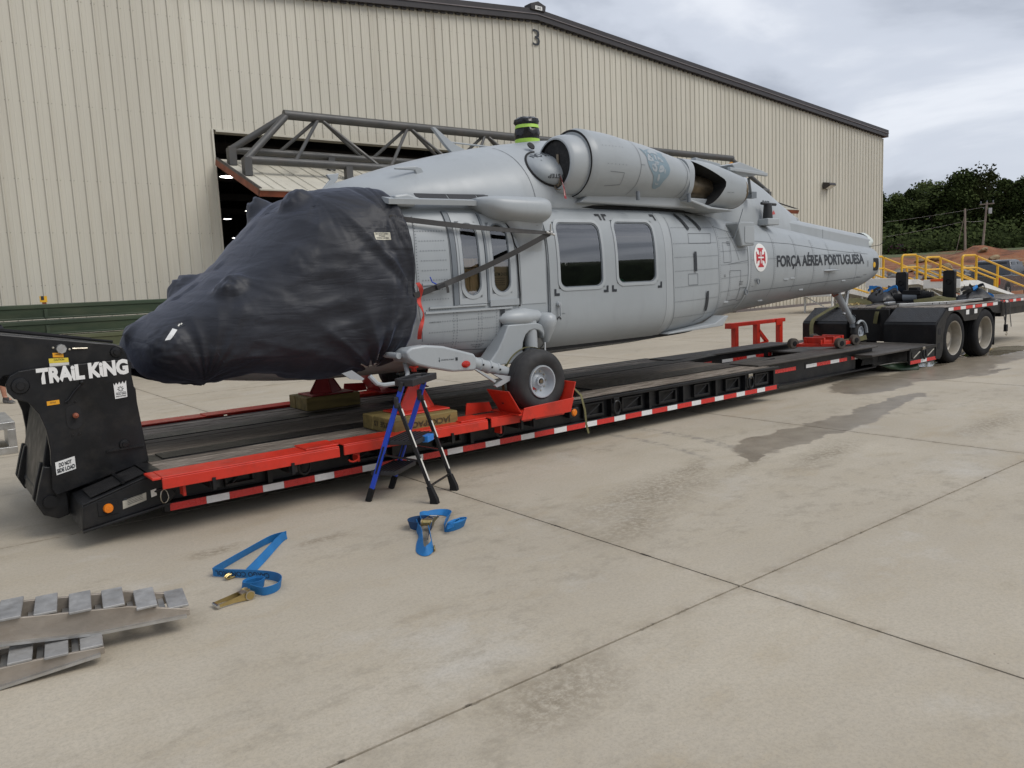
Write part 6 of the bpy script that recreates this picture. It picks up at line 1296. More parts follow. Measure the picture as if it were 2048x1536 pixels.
for i, (p, q) in enumerate(blk):
    b = MB(); b.bar(p.lerp(q, .12), q, .033, .024, wv_); r_ = b.obj('rear_rail', m_blkm, lad, 0, .004)
    d_ = (q-p).normalized(); nrm = d_.cross(wv_).normalized()
    rr = []
    for f_, h_ in ((0, .075), (.05, .065), (.17, .042)):
        c_ = p.lerp(q, f_); ax = Vector((0, 0, 1)).cross(wv_).normalized(); rr.append([c_+wv_*a_*.026+ax*e_*h_/2+(ax*.012 if f_ == 0 else Vector()) for a_, e_ in ((-1, -1), (1, -1), (1, 1), (-1, 1))])
    b = MB(); b.loft(rr); b.obj('foot', m_blackr, lad, 0, .005)
    for (f0_, f1_) in ((.22, .44), (.55, .72), (.86, .93)):
        b = MB(); c_ = nrm if nrm.y < 0 else -nrm; a0_, a1_ = p.lerp(q, f0_)+c_*.0178, p.lerp(q, f1_)+c_*.0178; b.bar(a0_, a1_, .020, .002, c_); b.obj('warning_label', m_sticker, r_, 0)
    b = MB(); b.bar(hinge[i]+Vector((0, 0, -.05)), hinge[i]+Vector((0, 0, .05)), .04, .075, wv_); b.obj('hinge_cap', m_plastic, lad, 0, .012)
    for dz in (-.025, .03): b = MB(); b.cyl(hinge[i]+Vector((0, 0, dz))-wv_*.024, hinge[i]+Vector((0, 0, dz))+wv_*.024, .008, n=8); b.obj('rivet', m_chrome, lad)
b = MB(); b.bar(blk[0][0].lerp(blk[0][1], .17), blk[1][0].lerp(blk[1][1], .17), .014, .014); b.obj('spreader', m_blkm, lad, 0)
# tool tray on top
c_ = (TOP[0]+TOP[1])/2; u_ = wv_; v_ = Vector((u_.y, -u_.x, 0))
Mx = Matrix((u_, -v_, Vector((0, 0, 1)))).transposed().to_4x4(); Mx.translation = c_
b = MB(); ol = [(-.25, -.10), (.25, -.10), (.24, .05), (.19, .10), (-.19, .10), (-.24, .05)]; n = 6
P = [Mx @ Vector((x, y, z)) for z in (-.03, .03) for x, y in ol]+[Mx @ Vector((x*.86, y*.7, .03)) for x, y in ol]+[Mx @ Vector((x*.86, y*.7, .0)) for x, y in ol]
b.add(P, [tuple(range(n-1, -1, -1))]+[(i, (i+1)%n, n+(i+1)%n, n+i) for i in range(n)]+[(n+i, n+(i+1)%n, 2*n+(i+1)%n, 2*n+i) for i in range(n)]+[(2*n+i, 2*n+(i+1)%n, 3*n+(i+1)%n, 3*n+i) for i in range(n)]+[tuple(range(3*n, 4*n))]); tr_ = b.obj('tool_tray', m_plastic, lad, 0, .006)
for x in (-.12, .05): b = MB(); b.rev([(.022, 0), (.018, -.02), (0, -.022)], Mx @ Vector((x, 0, .004)), (0, 0, 1), 14); b.obj('tray_hole', m_dark, tr_)
for i in (0, 1):
    b = MB(); b.bar(blue[i][1].lerp(blue[i][0], .07), blue[i][1]+Vector((0, 0, .01)), .034, .06, wv_); b.obj('tray_bracket', m_plastic, lad, 0, .008)
def step(zf, k0, k1, name, inset=.0):
    a0_, a1_ = blue[0][0].lerp(blue[0][1], zf), blue[1][0].lerp(blue[1][1], zf); z = a0_.z; dd = Vector((D.x, D.y, 0)).normalized()
    P = [a0_+wv_*.012+dd*k0, a1_-wv_*.012+dd*k0, a1_-wv_*.012+dd*k1, a0_+wv_*.012+dd*k1]
    b = MB(); V = [p+Vector((0, 0, .014)) for p in P]+[p-Vector((0, 0, .026)) for p in P]; b.add(V, [(0, 1, 2, 3), (7, 6, 5, 4)]+[(i, 4+i, 4+(i+1)%4, (i+1)%4) for i in range(4)]); s_ = b.obj(name, m_plastic, lad, 0, .006)
    for k in range(7):
        f_ = (k+.5)/7; b = MB(); b.bar(P[0].lerp(P[3], f_)+Vector((0, 0, .0145)), P[1].lerp(P[2], f_)+Vector((0, 0, .0145)), .012, .004); b.obj('grip_rib', m_blackr, s_, 0)
    return P
Pp = step(.505, -.03, .27, 'platform'); step(.245, -.06, .17, 'lower_step')
b = MB(); q = Pp[2].lerp(Pp[3], .42); b.box((q.x-.06, q.y-.03, q.z-.04), (q.x+.07, q.y+.03, q.z+.018), rot_about(q, 'Z', R(34))); b.obj('blue_latch', mat('latch_blue', (.02, .18, .55), .4, 0, .05, 5, 0), lad, 0, .006)
for i in (0, 1):
    b = MB(); b.bar(blue[i][0].lerp(blue[i][1], .40), blk[i][0].lerp(blk[i][1], .42), .012, .02, wv_); b.obj('link_bar', m_blkm, lad, 0)
    b = MB(); b.bar(blue[i][0].lerp(blue[i][1], .47), blue[i][0].lerp(blue[i][1], .24), .016, .03, wv_); b.obj('step_hanger', m_blkm, lad, 0)
# ================================================================ ratchet straps on the concrete
m_brass = mat('yellow_zinc', (.48, .37, .16), .35, .85, .15, 10, .1)
m_print2 = mat('dark_blue_webbing', (.008, .05, .14), .65, 0, .2, 6, .5, 300)
m_print = mat('strap_print', (.01, .03, .07), .7, 0, .1, 9, 0)
def spline(P, n=10):
    out = []; Q = [Vector(p) for p in P]
    for i in range(len(Q)-1):
        p0, p1, p2, p3 = Q[max(i-1, 0)], Q[i], Q[i+1], Q[min(i+2, len(Q)-1)]
        for k in range(n):
            t = k/n; out.append(.5*((2*p1)+(-p0+p2)*t+(2*p0-5*p1+4*p2-p3)*t*t+(-p0+3*p1-3*p2+p3)*t**3))
    out.append(Q[-1]); return out
def standing(P, tilt, w, n=10):
    """webbing standing on edge along a floor path; tilt per control point leans it"""
    pts = spline([(p[0], p[1], 0) for p in P], n); N = len(pts); sd_ = []; out = []
    for i, p in enumerate(pts):
        f_ = i/(N-1)*(len(P)-1); k = min(int(f_), len(P)-2); tl = tilt[k]*(1-(f_-k))+tilt[k+1]*(f_-k)
        d = (pts[min(i+1, N-1)]-pts[max(i-1, 0)]).normalized(); s_ = Vector((-d.y, d.x, 0))
        v = Vector((0, 0, 1))*math.cos(tl)+s_*math.sin(tl); sd_.append(v); lift = P[k][2]*(1-(f_-k))+P[k+1][2]*(f_-k)
        out.append(p+Vector((0, 0, abs(math.cos(tl))*w/2+.003+lift)))
    return out, sd_
t = thing('ratchet_strap', (1.6, 4.9, 0), 'blue ratchet strap in a long loose loop, its gold ratchet handle pointing left', 'ratchet strap', 'blue straps dropped on the concrete')
W_ = .06
p, s_ = standing([(1.60, 4.98, 0), (1.78, 5.20, 0), (2.02, 5.50, 0), (2.09, 5.56, 0)], [.5, .5, .3, .15], W_); b = MB(); b.strip(p, s_, W_, .003); b.obj('webbing', m_blue, t, 60)
p, s_ = standing([(2.09, 5.56, 0), (1.96, 5.54, .004), (1.72, 5.38, .004), (1.47, 5.20, 0), (1.425, 5.15, 0)], [.15, .25, .35, .25, .1], W_); b = MB(); b.strip(p, s_, W_, .003); b.obj('webbing', m_blue, t, 60)
p, s_ = standing([(1.425, 5.15, 0), (1.49, 5.06, 0), (1.60, 4.93, 0), (1.69, 4.79, 0), (1.70, 4.68, 0), (1.64, 4.59, 0), (1.55, 4.58, 0), (1.50, 4.66, .01)], [-.15, -.2, -.1, .0, .15, .3, .3, .1], W_); b = MB(); b.strip(p, s_, W_, .003); w3 = b.obj('webbing', m_blue, t, 60)
b = MB()
for k in range(3):
    rr_ = .055+.006*k; pts = [(1.545+rr_*math.cos(a_), 4.74+rr_*.8*math.sin(a_), .03+.004*k) for a_ in np.linspace(0, 6.0, 22)]; b.strip(pts, (.1, -.25, 1), W_, .004)
b.obj('coil', m_blue, t, 60)
V, F = text_mesh('CARGO CONTROL', 1, .015); V = fit2d(V, .42, .02, .046, .010)
def onpath(p, s_, off):
    L_ = [0]
    for a_, c_ in zip(p[:-1], p[1:]): L_.append(L_[-1]+(c_-a_).length)
    def f(u, v):
        i = min(max(int(np.searchsorted(L_, u))-1, 0), len(p)-2); k = (u-L_[i])/max(1e-6, L_[i+1]-L_[i]); q = p[i].lerp(p[i+1], k); d = (p[i+1]-p[i]).normalized(); sv = s_[i].lerp(s_[i+1], k).normalized(); n_ = d.cross(sv).normalized()
        n_ = n_ if n_.dot(-q) > 0 else -n_
        return q+sv*(v-W_/2)+n_*off
    return f
decal('strap_lettering', V, F, onpath(p, s_, .0032), m_print, w3, .02)
def ratchet(o, a_, t):
    Mr = Matrix.Translation(Vector(o)) @ Matrix.Rotation(a_, 4, 'Z')
    def bxm(x0, y0, z0, x1, y1, z1): b = MB(); b.box((x0, y0, z0), (x1, y1, z1), Mr); return b
    for y in (-.034, .030):
        b = MB(); P = [(-.20, .012), (-.20, .028), (-.10, .040), (-.03, .050), (.03, .045), (.035, .015), (-.02, .005), (-.10, .012)]; n = len(P); V = [Mr @ Vector((x, y, z)) for x, z in P]+[Mr @ Vector((x, y+.004, z)) for x, z in P]; b.add(V, [tuple(range(n)), tuple(range(2*n-1, n-1, -1))]+[(i, n+i, n+(i+1)%n, (i+1)%n) for i in range(n)]); b.obj('ratchet_cheek', m_brass, t, 0)
    b = MB(); b.cyl(Mr @ Vector((-.195, -.036, .02)), Mr @ Vector((-.195, .036, .02)), .010, n=12); b.obj('grip_bar', m_chrome, t)
    b = MB(); b.cyl(Mr @ Vector((.0, -.045, .03)), Mr @ Vector((.0, .045, .03)), .024, n=14); b.obj('spool', m_brass, t)
    for y in (-.044, .040): b = MB(); b.rev([(.012, 0), (.030, .001), (.030, .004), (.012, .004)], Mr @ Vector((0, y, .03)), Mr.to_3x3() @ Vector((0, 1, 0)), 12); b.obj('ratchet_gear', m_steel, t)
    bxm(-.05, -.026, .045, .0, .026, .052).obj('pawl', m_steel, t, 0)
ratchet((1.465, 4.62, 0), R(5), t)
def jhook(o, a_, t):
    Mr = Matrix.Translation(Vector(o)) @ Matrix.Rotation(a_, 4, 'Z')
    for dy in (-.009, .009): b = MB(); b.tube([Mr @ Vector(q) for q in ((.05, dy, .012), (.0, dy, .010), (-.03, dy, .012), (-.04, dy, .024), (-.025, dy, .034), (.0, dy, .034))], .006, 6); b.obj('hook_wire', m_brass, t)
jhook((1.50, 5.03, 0), R(15), t)
t = thing('ratchet_strap', (3.0, 4.95, 0), 'blue ratchet strap bundled in a short heap in front of the ladder', 'ratchet strap', 'blue straps dropped on the concrete')
p, s_ = standing([(2.96, 5.05, .01), (3.05, 5.19, .02), (3.17, 5.27, .0), (3.26, 5.22, .0), (3.25, 5.10, .0), (3.13, 4.97, 0), (3.03, 4.84, 0)], [.1, .5, 1.0, .9, .5, .2, .0], W_); b = MB(); b.strip(p, s_, W_, .004); b.obj('webbing', m_blue, t, 60)
p, s_ = standing([(2.93, 5.08, 0), (2.88, 4.98, 0), (2.83, 4.86, .0), (2.74, 4.72, 0), (2.66, 4.58, 0), (2.65, 4.49, .0), (2.72, 4.52, .01), (2.80, 4.66, .02), (2.87, 4.80, .03)], [.1, .2, .4, .8, 1.0, .6, .2, .1, .1], W_*1.1); b = MB(); b.strip(p, s_, W_*1.1, .004); b.obj('webbing', m_blue, t, 60)
p, s_ = standing([(2.90, 4.98, .0), (2.86, 5.06, .01), (2.93, 5.14, .0), (3.03, 5.10, .0), (3.02, 4.99, .0), (2.93, 4.88, .01), (2.84, 4.76, .0)], [.2, .3, .2, .1, .2, .3, .2], W_*1.15); b = MB(); b.strip(p, s_, W_*1.15, .005); b.obj('webbing', m_print2, t, 60)
b = MB()
for k in range(4):
    rr_ = .030+.009*k; pts = [(3.12+rr_*math.cos(a_)*1.7+.004*k, 4.84+rr_*.7*math.sin(a_)+.02*math.cos(a_), .034) for a_ in np.linspace(.5*k, 5.9+.5*k, 20)]; b.strip(pts, (.25, -.35, 1), W_*1.15, .006)
b.obj('coil', m_blue, t, 60)
b = MB(); b.strip([(3.02, 4.74, .05), (3.06, 4.80, .062), (3.12, 4.86, .058), (3.17, 4.93, .04)], (.7, -.6, .3), .05, .005); b.obj('coil_end', m_blue, t, 60)
ratchet((2.95, 4.95, .035), R(222), t); jhook((2.74, 4.54, .0), R(60), t)
# ================================================================ aluminium loading ramps, bottom left
m_alud = mat('dirty_aluminium', (.33, .29, .245), .55, .4, .18, 3, .25, 40, .4, (.20, .15, .10), (1, 1, 2))
def aluramp(o, d2, L, wid, z0, hgt, label, nplate, dz=0., tread_w=.085):
    """ladder-like ramp lying on the ground, tip at o, running back along -d2"""
    t = thing('loading_ramp', (o[0], o[1], z0), label, 'ramp', 'aluminium loading ramps'); d = Vector((d2[0], d2[1], 0)).normalized(); s_ = Vector((-d.y, d.x, 0))
    O = Vector((o[0], o[1], 0))
    for sg in (0, 1):
        y = s_*(wid*sg); k45 = dz*.45/.9; kL = dz*L/.9; k30 = dz*.3/.9
        prof = [(0, 0+.050), (0, .085), (-.30, hgt+k30), (-L, hgt+kL), (-L, .0+kL), (-.45, .0+k45)]
        P = [O+y+d*a_+Vector((0, 0, z0+z)) for a_, z in prof]+[O+y+s_*(.018 if sg == 0 else -.018)+d*a_+Vector((0, 0, z0+z)) for a_, z in prof]; n = len(prof)
        b = MB(); b.add(P, [tuple(range(n)), tuple(range(2*n-1, n-1, -1))]+[(i, n+i, n+(i+1)%n, (i+1)%n) for i in range(n)]); b.obj('side_rail', m_alud, t, 0, .003, 1)
        e0 = O+y-s_*(.012 if sg == 0 else -.012)+Vector((0, 0, z0)); b = MB(); b.bar(e0+d*-.02+Vector((0, 0, .055)), e0-d*.45+Vector((0, 0, .012+k45)), .03, .014); b.bar(e0-d*.45+Vector((0, 0, .012+k45)), e0-d*L+Vector((0, 0, .012+kL)), .03, .014); b.obj('bottom_flange', m_alu, t, 0)
    for k in range(nplate):
        a_ = -.055-k*.155; hz = (.085+(hgt-.085)*min(1, -a_/.30)); sl = 0
        c0 = O+d*a_+Vector((0, 0, z0+hz+.004+dz*-a_/.9)); up_ = (-.012 if k % 2 else .014)
        P = [c0+d*tw_+s_*y for tw_, y in ((-.052, -.012+up_), (.052, -.012+up_), (.052, wid+.012+up_*.3), (-.052, wid+.012+up_*.3))]; b = MB(); b.add([p+Vector((0, 0, .010)) for p in P]+[p-Vector((0, 0, .004)) for p in P], [(0, 1, 2, 3), (7, 6, 5, 4)]+[(i, 4+i, 4+(i+1)%4, (i+1)%4) for i in range(4)]); b.obj('tread', m_alu2, t, 0, .003, 1)
    for k in range(nplate-1):
        a_ = -.13-k*.155; b = MB(); b.bar(O+d*a_+s_*.02+Vector((0, 0, z0+.06+dz*-a_/.9)), O+d*a_+s_*(wid-.02)+Vector((0, 0, z0+.06+dz*-a_/.9)), .03, .03); b.obj('rung', m_alu, t, 0)
    return t
m_alu2 = mat('scuffed_tread_plate', (.36, .355, .345), .58, .4, .22, 6, .4, 70, .5, (.20, .18, .155))
aluramp((1.075, 4.40), (.985, -.15), 1.6, .27, .035, .135, 'upper aluminium ramp with square tread plates, at the bottom left corner', 9, .115)
aluramp((.625, 4.30), (.42, -.06), 1.6, .25, .0, .10, 'lower aluminium ramp lying beneath the other one on the concrete', 6, .0)
t = thing('aluminium_ramp', (.6, 11.6, 0), 'grey aluminium ramp end standing on the concrete behind the gooseneck', 'ramp')
for (a_, c_) in (((.35, 11.42, 0), (.97, 11.50, .09)), ((.35, 11.42, .31), (.97, 11.50, .40)), ((.88, 11.42, .09), (.97, 11.50, .31)), ((.35, 11.42, .09), (.44, 11.50, .31))):
    b = MB(); b.box(a_, c_); b.obj('channel', m_alu, t, 0, .006)
b = MB(); b.box((.35, 11.50, .34), (.97, 12.6, .40)); b.obj('deck', m_alu, t, 0, .005); b = MB(); b.box((.93, 11.50, .0), (.97, 12.6, .34)); b.obj('side_plate', m_alu, t, 0)
# ================================================================ things at the back of the trailer
t = thing('red_rack', (13.4, 9.3, 0), 'red tube rack standing behind the trailer beams, with a braced middle post', 'rack')
for x in (12.72, 13.42, 14.2): b = MB(); b.box((x-.055, 9.3, 0), (x+.055, 9.4, .80)); b.obj('post', m_red, t, 0, .006)
b = MB(); b.bar((12.52, 9.35, .835), (14.35, 9.35, .835), .10, .075); b.obj('top_rail', m_red, t, 0, .006)
b = MB(); b.box((12.50, 9.28, .77), (12.68, 9.42, .875)); b.obj('end_plate', m_red, t, 0, .004); b = MB(); b.box((14.0, 9.28, .74), (14.2, 9.30, .875)); b.obj('end_plate', m_red, t, 0, .004)
b = MB(); b.bar((13.45, 9.33, .68), (13.75, 9.33, .42), .06, .06); b.bar((13.45, 9.33, .40), (13.72, 9.33, .42), .05, .05); b.bar((13.45, 9.33, .22), (13.72, 9.33, .40), .05, .05); b.obj('brace', m_red, t, 0)
for x in (12.72, 13.42, 14.2): b = MB(); b.box((x-.12, 9.0, 0), (x+.12, 9.7, .03)); b.obj('foot', m_red, t, 0)
# red dolly upside on the beams
t = thing('red_dolly', (12.6, 7.4, .5), 'small red four-wheeled dolly resting across the trailer beams', 'dolly')
m_brw = mat('dirty_roller', (.10, .085, .07), .7, .2, .3, 9, .2, 50)
DW = [(11.98, 7.62), (12.30, 6.95), (12.93, 7.80), (12.95, 7.05)]
for (x, y) in DW:
    w = bpy.data.objects.new('roller', None); COL.objects.link(w); w.location = (x, y, .59); put(w, t)
    b = MB(); b.rev([(.0, -.05), (.03, -.05), (.085, -.045), (.09, -.03), (.09, .03), (.085, .045), (.03, .05), (0, .05)], (x, y, .59), (.35, 1, 0), 24); b.obj('tread', m_brw, w, 40)
    b = MB(); b.rev([(0, -.058), (.04, -.056), (.045, -.047)], (x, y, .59), (.35, 1, 0), 14); b.obj('hub', m_blackr, w)
for (a_, c_) in (((12.0, 7.62), (12.31, 6.97)), ((12.93, 7.80), (12.96, 7.08)), ((12.02, 7.56), (12.92, 7.74)), ((12.28, 7.02), (12.96, 7.12))):
    b = MB(); b.bar((a_[0], a_[1], .555), (c_[0], c_[1], .555), .06, .05); b.obj('frame_rail', m_red, t, 0, .004)
b = MB(); b.prism([(12.14, .56), (12.80, .56), (12.80, .66), (12.60, .66), (12.55, .62), (12.14, .65)], 7.20, 7.24); b.obj('saddle_plate', m_red, t, 0, .004)
b = MB(); b.prism([(12.18, .56), (12.85, .56), (12.85, .67), (12.6, .64), (12.18, .64)], 7.50, 7.54); b.obj('saddle_plate', m_red, t, 0, .004)
for x in (12.2, 12.5, 12.78): b = MB(); b.box((x, 7.18, .56), (x+.05, 7.56, .68)); b.obj('saddle_rib', m_red, t, 0, .004)
# wide olive webbing from the far ramp to the dolly
t = thing('olive_webbing', (13.6, 8.4, .5), 'wide olive tie-down webbing hanging over the far tread ramp', 'strap')
pts = spline([(15.35, 8.25, 1.06), (15.05, 8.55, 1.07), (14.75, 8.72, .93), (14.52, 8.80, .78), (14.2, 8.62, .50), (13.9, 8.42, .43), (13.75, 8.30, .46)], 8); b = MB(); b.strip(pts, (.25, 1, .1), .10, .006); b.obj('hanging_run', m_olive, t, 60)
pts = spline([(13.75, 8.30, .46), (13.5, 8.2, .50), (13.55, 7.95, .46), (13.9, 7.72, .47), (14.3, 7.55, .52)], 8); b = MB(); b.strip(pts, (.1, .3, 1), .09, .006); b.obj('slack_run', m_olive, t, 60)
b = MB(); b.strip([(15.05, 8.6, 1.07), (15.35, 8.55, 1.16), (15.6, 8.4, 1.16), (15.7, 8.2, 1.08)], (.3, .2, 1), .10, .006); b.obj('folded_end', m_olive, t, 60)
b = MB(); b.strip(spline([(15.10, 7.62, 1.07), (14.86, 7.60, 1.05), (14.72, 7.58, .93), (14.70, 7.60, .75)], 6), (.1, 1, .1), .08, .006); b.obj('second_run', m_olive, t, 60)
# pile of gold chain
t = thing('chain_pile', (16.4, 8.75, ZB), 'small heap of gold binder chain on the bogie deck', 'chain')
for k in range(90):
    p = Vector((16.35+rng.gauss(0, .17), 8.75+rng.gauss(0, .13), 0)); p.z = ZB+.03+max(0, .09*math.exp(-((p.x-16.35)**2+(p.y-8.75)**2)/.05))*rng.random(); a_ = rng.uniform(0, 6.28); tl = rng.uniform(-1, 1)
    u_, v_ = Vector((math.cos(a_), math.sin(a_), 0)), Vector((-math.sin(a_)*math.cos(tl), math.cos(a_)*math.cos(tl), math.sin(tl)))
    b = MB(); b.tube([p+u_*.034*math.cos(q)+v_*.022*math.sin(q) for q in np.linspace(0, 6.283, 9)[:-1]], .009, 5, closed=True); b.obj('chain_link', m_brass, t)
# blue strap bundles, boom winch, bars
def bundle(c, rx, ry, hh_, label, seed, nblue):
    t = thing('strap_bundle', c, label, 'strap bundle', 'strap bundles on the bogie deck'); r2 = random.Random(seed)
    b = MB(); rr = []
    for z, k_ in ((0, .95), (.3, 1.0), (.6, .85), (.85, .55), (1, .15)):
        rr.append([(c[0]+rx*k_*math.cos(q)*(1+.22*noise.noise(Vector((3*math.cos(q), 3*math.sin(q), z*3+seed)))), c[1]+ry*k_*math.sin(q)*(1+.22*noise.noise(Vector((5+3*math.cos(q), 3*math.sin(q), z*3+seed)))), c[2]+hh_*z*(.75+.6*noise.noise(Vector((2*math.cos(q), 2*math.sin(q), seed*1.7))))) for q in np.linspace(0, 6.283, 25)[:-1]])
    b.loft(rr); b.obj('bag', m_plastic, t, 50)
    for k in range(14):
        a_ = r2.uniform(0, 6.28); p0 = Vector((c[0]+rx*.8*math.cos(a_)*r2.uniform(.4, 1.1), c[1]+ry*.8*math.sin(a_)*r2.uniform(.4, 1.1), c[2]+hh_*r2.uniform(.25, 1.0)))
        P = [p0+Vector((rx*.35*math.cos(a_+1.2+q), ry*.5*math.sin(a_+1.2+q), hh_*.18*math.sin(q*2))) for q in np.linspace(0, r2.uniform(2, 4.5), 10)]
        b = MB(); b.strip(P, (r2.uniform(-.4, .4), r2.uniform(-.4, .4), 1), .06, .008); b.obj('webbing_fold', m_ladblue2 if k < nblue else m_web, t, 60)
m_ladblue2 = mat('bright_blue_webbing', (.015, .20, .55), .55, 0, .15, 8, .4, 100)
bundle((16.7, 8.42, ZB+.01), .46, .34, .34, 'tangle of blue and black straps on the bogie deck beside the far stake', 4, 6)
bundle((17.3, 6.88, ZB+.01), .48, .34, .30, 'tangle of blue and black straps at the near rear corner of the bogie deck', 9, 7)
t = thing('boom_winch', (16.75, 7.75, ZB), 'black cylinder winch with a stepped bracket lying between the two stakes', 'winch')
b = MB(); b.cyl((16.60, 8.16, ZB+.14), (16.68, 7.42, ZB+.17), .085, n=20); b.cyl((16.66, 7.60, ZB+.165), (16.67, 7.50, ZB+.168), .10, n=20); b.obj('drum', m_blackr, t)
b = MB(); b.cyl((16.62, 7.98, ZB+.147), (16.65, 7.70, ZB+.158), .092, n=20); b.obj('drum_label', m_greyd, t)
b = MB(); b.box((16.55, 7.62, ZB+.20), (16.80, 7.98, ZB+.29)); b.box((16.6, 7.70, ZB+.29), (16.76, 7.88, ZB+.345)); b.obj('bracket', m_blackr, t, 0, .01)
b = MB(); b.box((16.5, 7.45, ZB+.02), (16.85, 8.1, ZB+.07)); b.obj('base', m_blackr, t, 0, .01)
t = thing('aluminium_bar', (16.2, 7.1, ZB), 'long pale aluminium load bar lying along the near edge of the bogie deck', 'load bar')
b = MB(); b.bar((15.10, 7.36, ZB+.055), (16.05, 6.82, ZB+.055), .07, .06); b.obj('outer_tube', m_alu, t, 0, .006); b = MB(); b.bar((16.0, 6.86, ZB+.058), (17.1, 6.62, ZB+.075), .05, .045); b.obj('inner_tube', m_alu, t, 0, .005)
for k in range(3): b = MB(); q = Vector((15.7+.13*k, 7.03-.074*k, ZB+.055)); b.box((q.x-.015, q.y-.05, q.z-.015), (q.x+.015, q.y-.03, q.z+.015)); b.obj('bar_hole', m_dark, t, 0)
t = thing('tan_webbing', (16.5, 7.35, ZB), 'folded olive webbing flat on the deck in front of the winch', 'strap')
b = MB(); b.strip([(16.15, 7.55, ZB+.06), (16.3, 7.30, ZB+.09), (16.5, 7.12, ZB+.09), (16.75, 7.0, ZB+.06)], (.2, .3, 1), .11, .02); b.obj('fold', m_olive, t, 60); b = MB(); b.strip([(16.3, 7.38, ZB+.10), (16.42, 7.2, ZB+.16), (16.55, 7.1, ZB+.12)], (.3, .3, .8), .05, .006); b.obj('loose_end', m_olive, t, 60)
t = thing('dark_strap', (15.4, 7.75, ZB), 'dark strap with a ratchet lying on the bogie deck above the tail wheel', 'strap')
b = MB(); b.strip(spline([(15.2, 8.05, ZB+.04), (15.35, 7.85, ZB+.08), (15.5, 7.7, ZB+.05), (15.6, 7.5, ZB+.07), (15.55, 7.3, ZB+.04)], 6), (.8, .5, .2), .07, .01); b.obj('webbing', m_web, t, 60); b = MB(); b.box((15.45, 7.72, ZB+.03), (15.75, 7.82, ZB+.10)); b.obj('ratchet', m_alu, t, 0, .012)
t = thing('hanging_straps', (17.6, 6.5, .9), 'pair of grey strap ends hanging off the rear corner of the trailer', 'strap')
for (x, y, L_) in ((17.63, 6.37, .52), (17.98, 6.62, .42)):
    b = MB(); b.strip(spline([(x, y+.2, ZB+.03), (x+.01, y, ZB+.02), (x+.03, y-.02, ZB-.2), (x+.13, y-.02, ZB-L_)], 6), (1, .2, .1), .075, .005); b.obj('strap_end', m_web, t, 60)
b = MB(); b.strip([(17.50, 6.38, ZB), (17.50, 6.36, .75), (17.50, 6.37, .52)], (1, .1, 0), .09, .008); b.box((17.46, 6.33, .42), (17.54, 6.38, .56)); b.obj('strap_winch', m_blackr, t, 0); b = MB(); b.tube([(17.50, 6.35, .42), (17.54, 6.34, .38), (17.50, 6.34, .34), (17.46, 6.34, .37)], .008, 6); b.obj('strap_hook', m_steel, t)
# torn green sheet under the bogie
t = thing('green_sheet', (13.9, 6.5, 0), 'torn dark green sheet metal hanging under the trailer beside the wet patch', 'sheet')
b = MB(); b.loft([[(13.2, 6.75, .14), (13.3, 6.7, .10), (13.45, 6.66, .05)], [(13.5, 6.66, .15), (13.55, 6.62, .08), (13.62, 6.55, .02)], [(13.85, 6.6, .14), (13.85, 6.55, .06), (13.9, 6.45, .005)], [(14.05, 6.55, .13), (14.0, 6.5, .06), (13.96, 6.42, -.0)], [(14.14, 6.52, .12), (14.06, 6.48, .08), (13.99, 6.42, .02)]], closed=False, cap=False); o = b.obj('torn_plate', mat('green_sheet_paint', (.03, .06, .03), .4, 0, .3, 6, .2), t, 20); sm = o.modifiers.new('t', 'SOLIDIFY'); sm.thickness = .006
b = MB(); b.strip([(13.2, 6.74, .145), (13.5, 6.655, .155), (13.85, 6.595, .145), (14.13, 6.515, .125)], (.2, 1, .1), .03, .006); b.obj('bright_edge', m_sticker, t, 0)
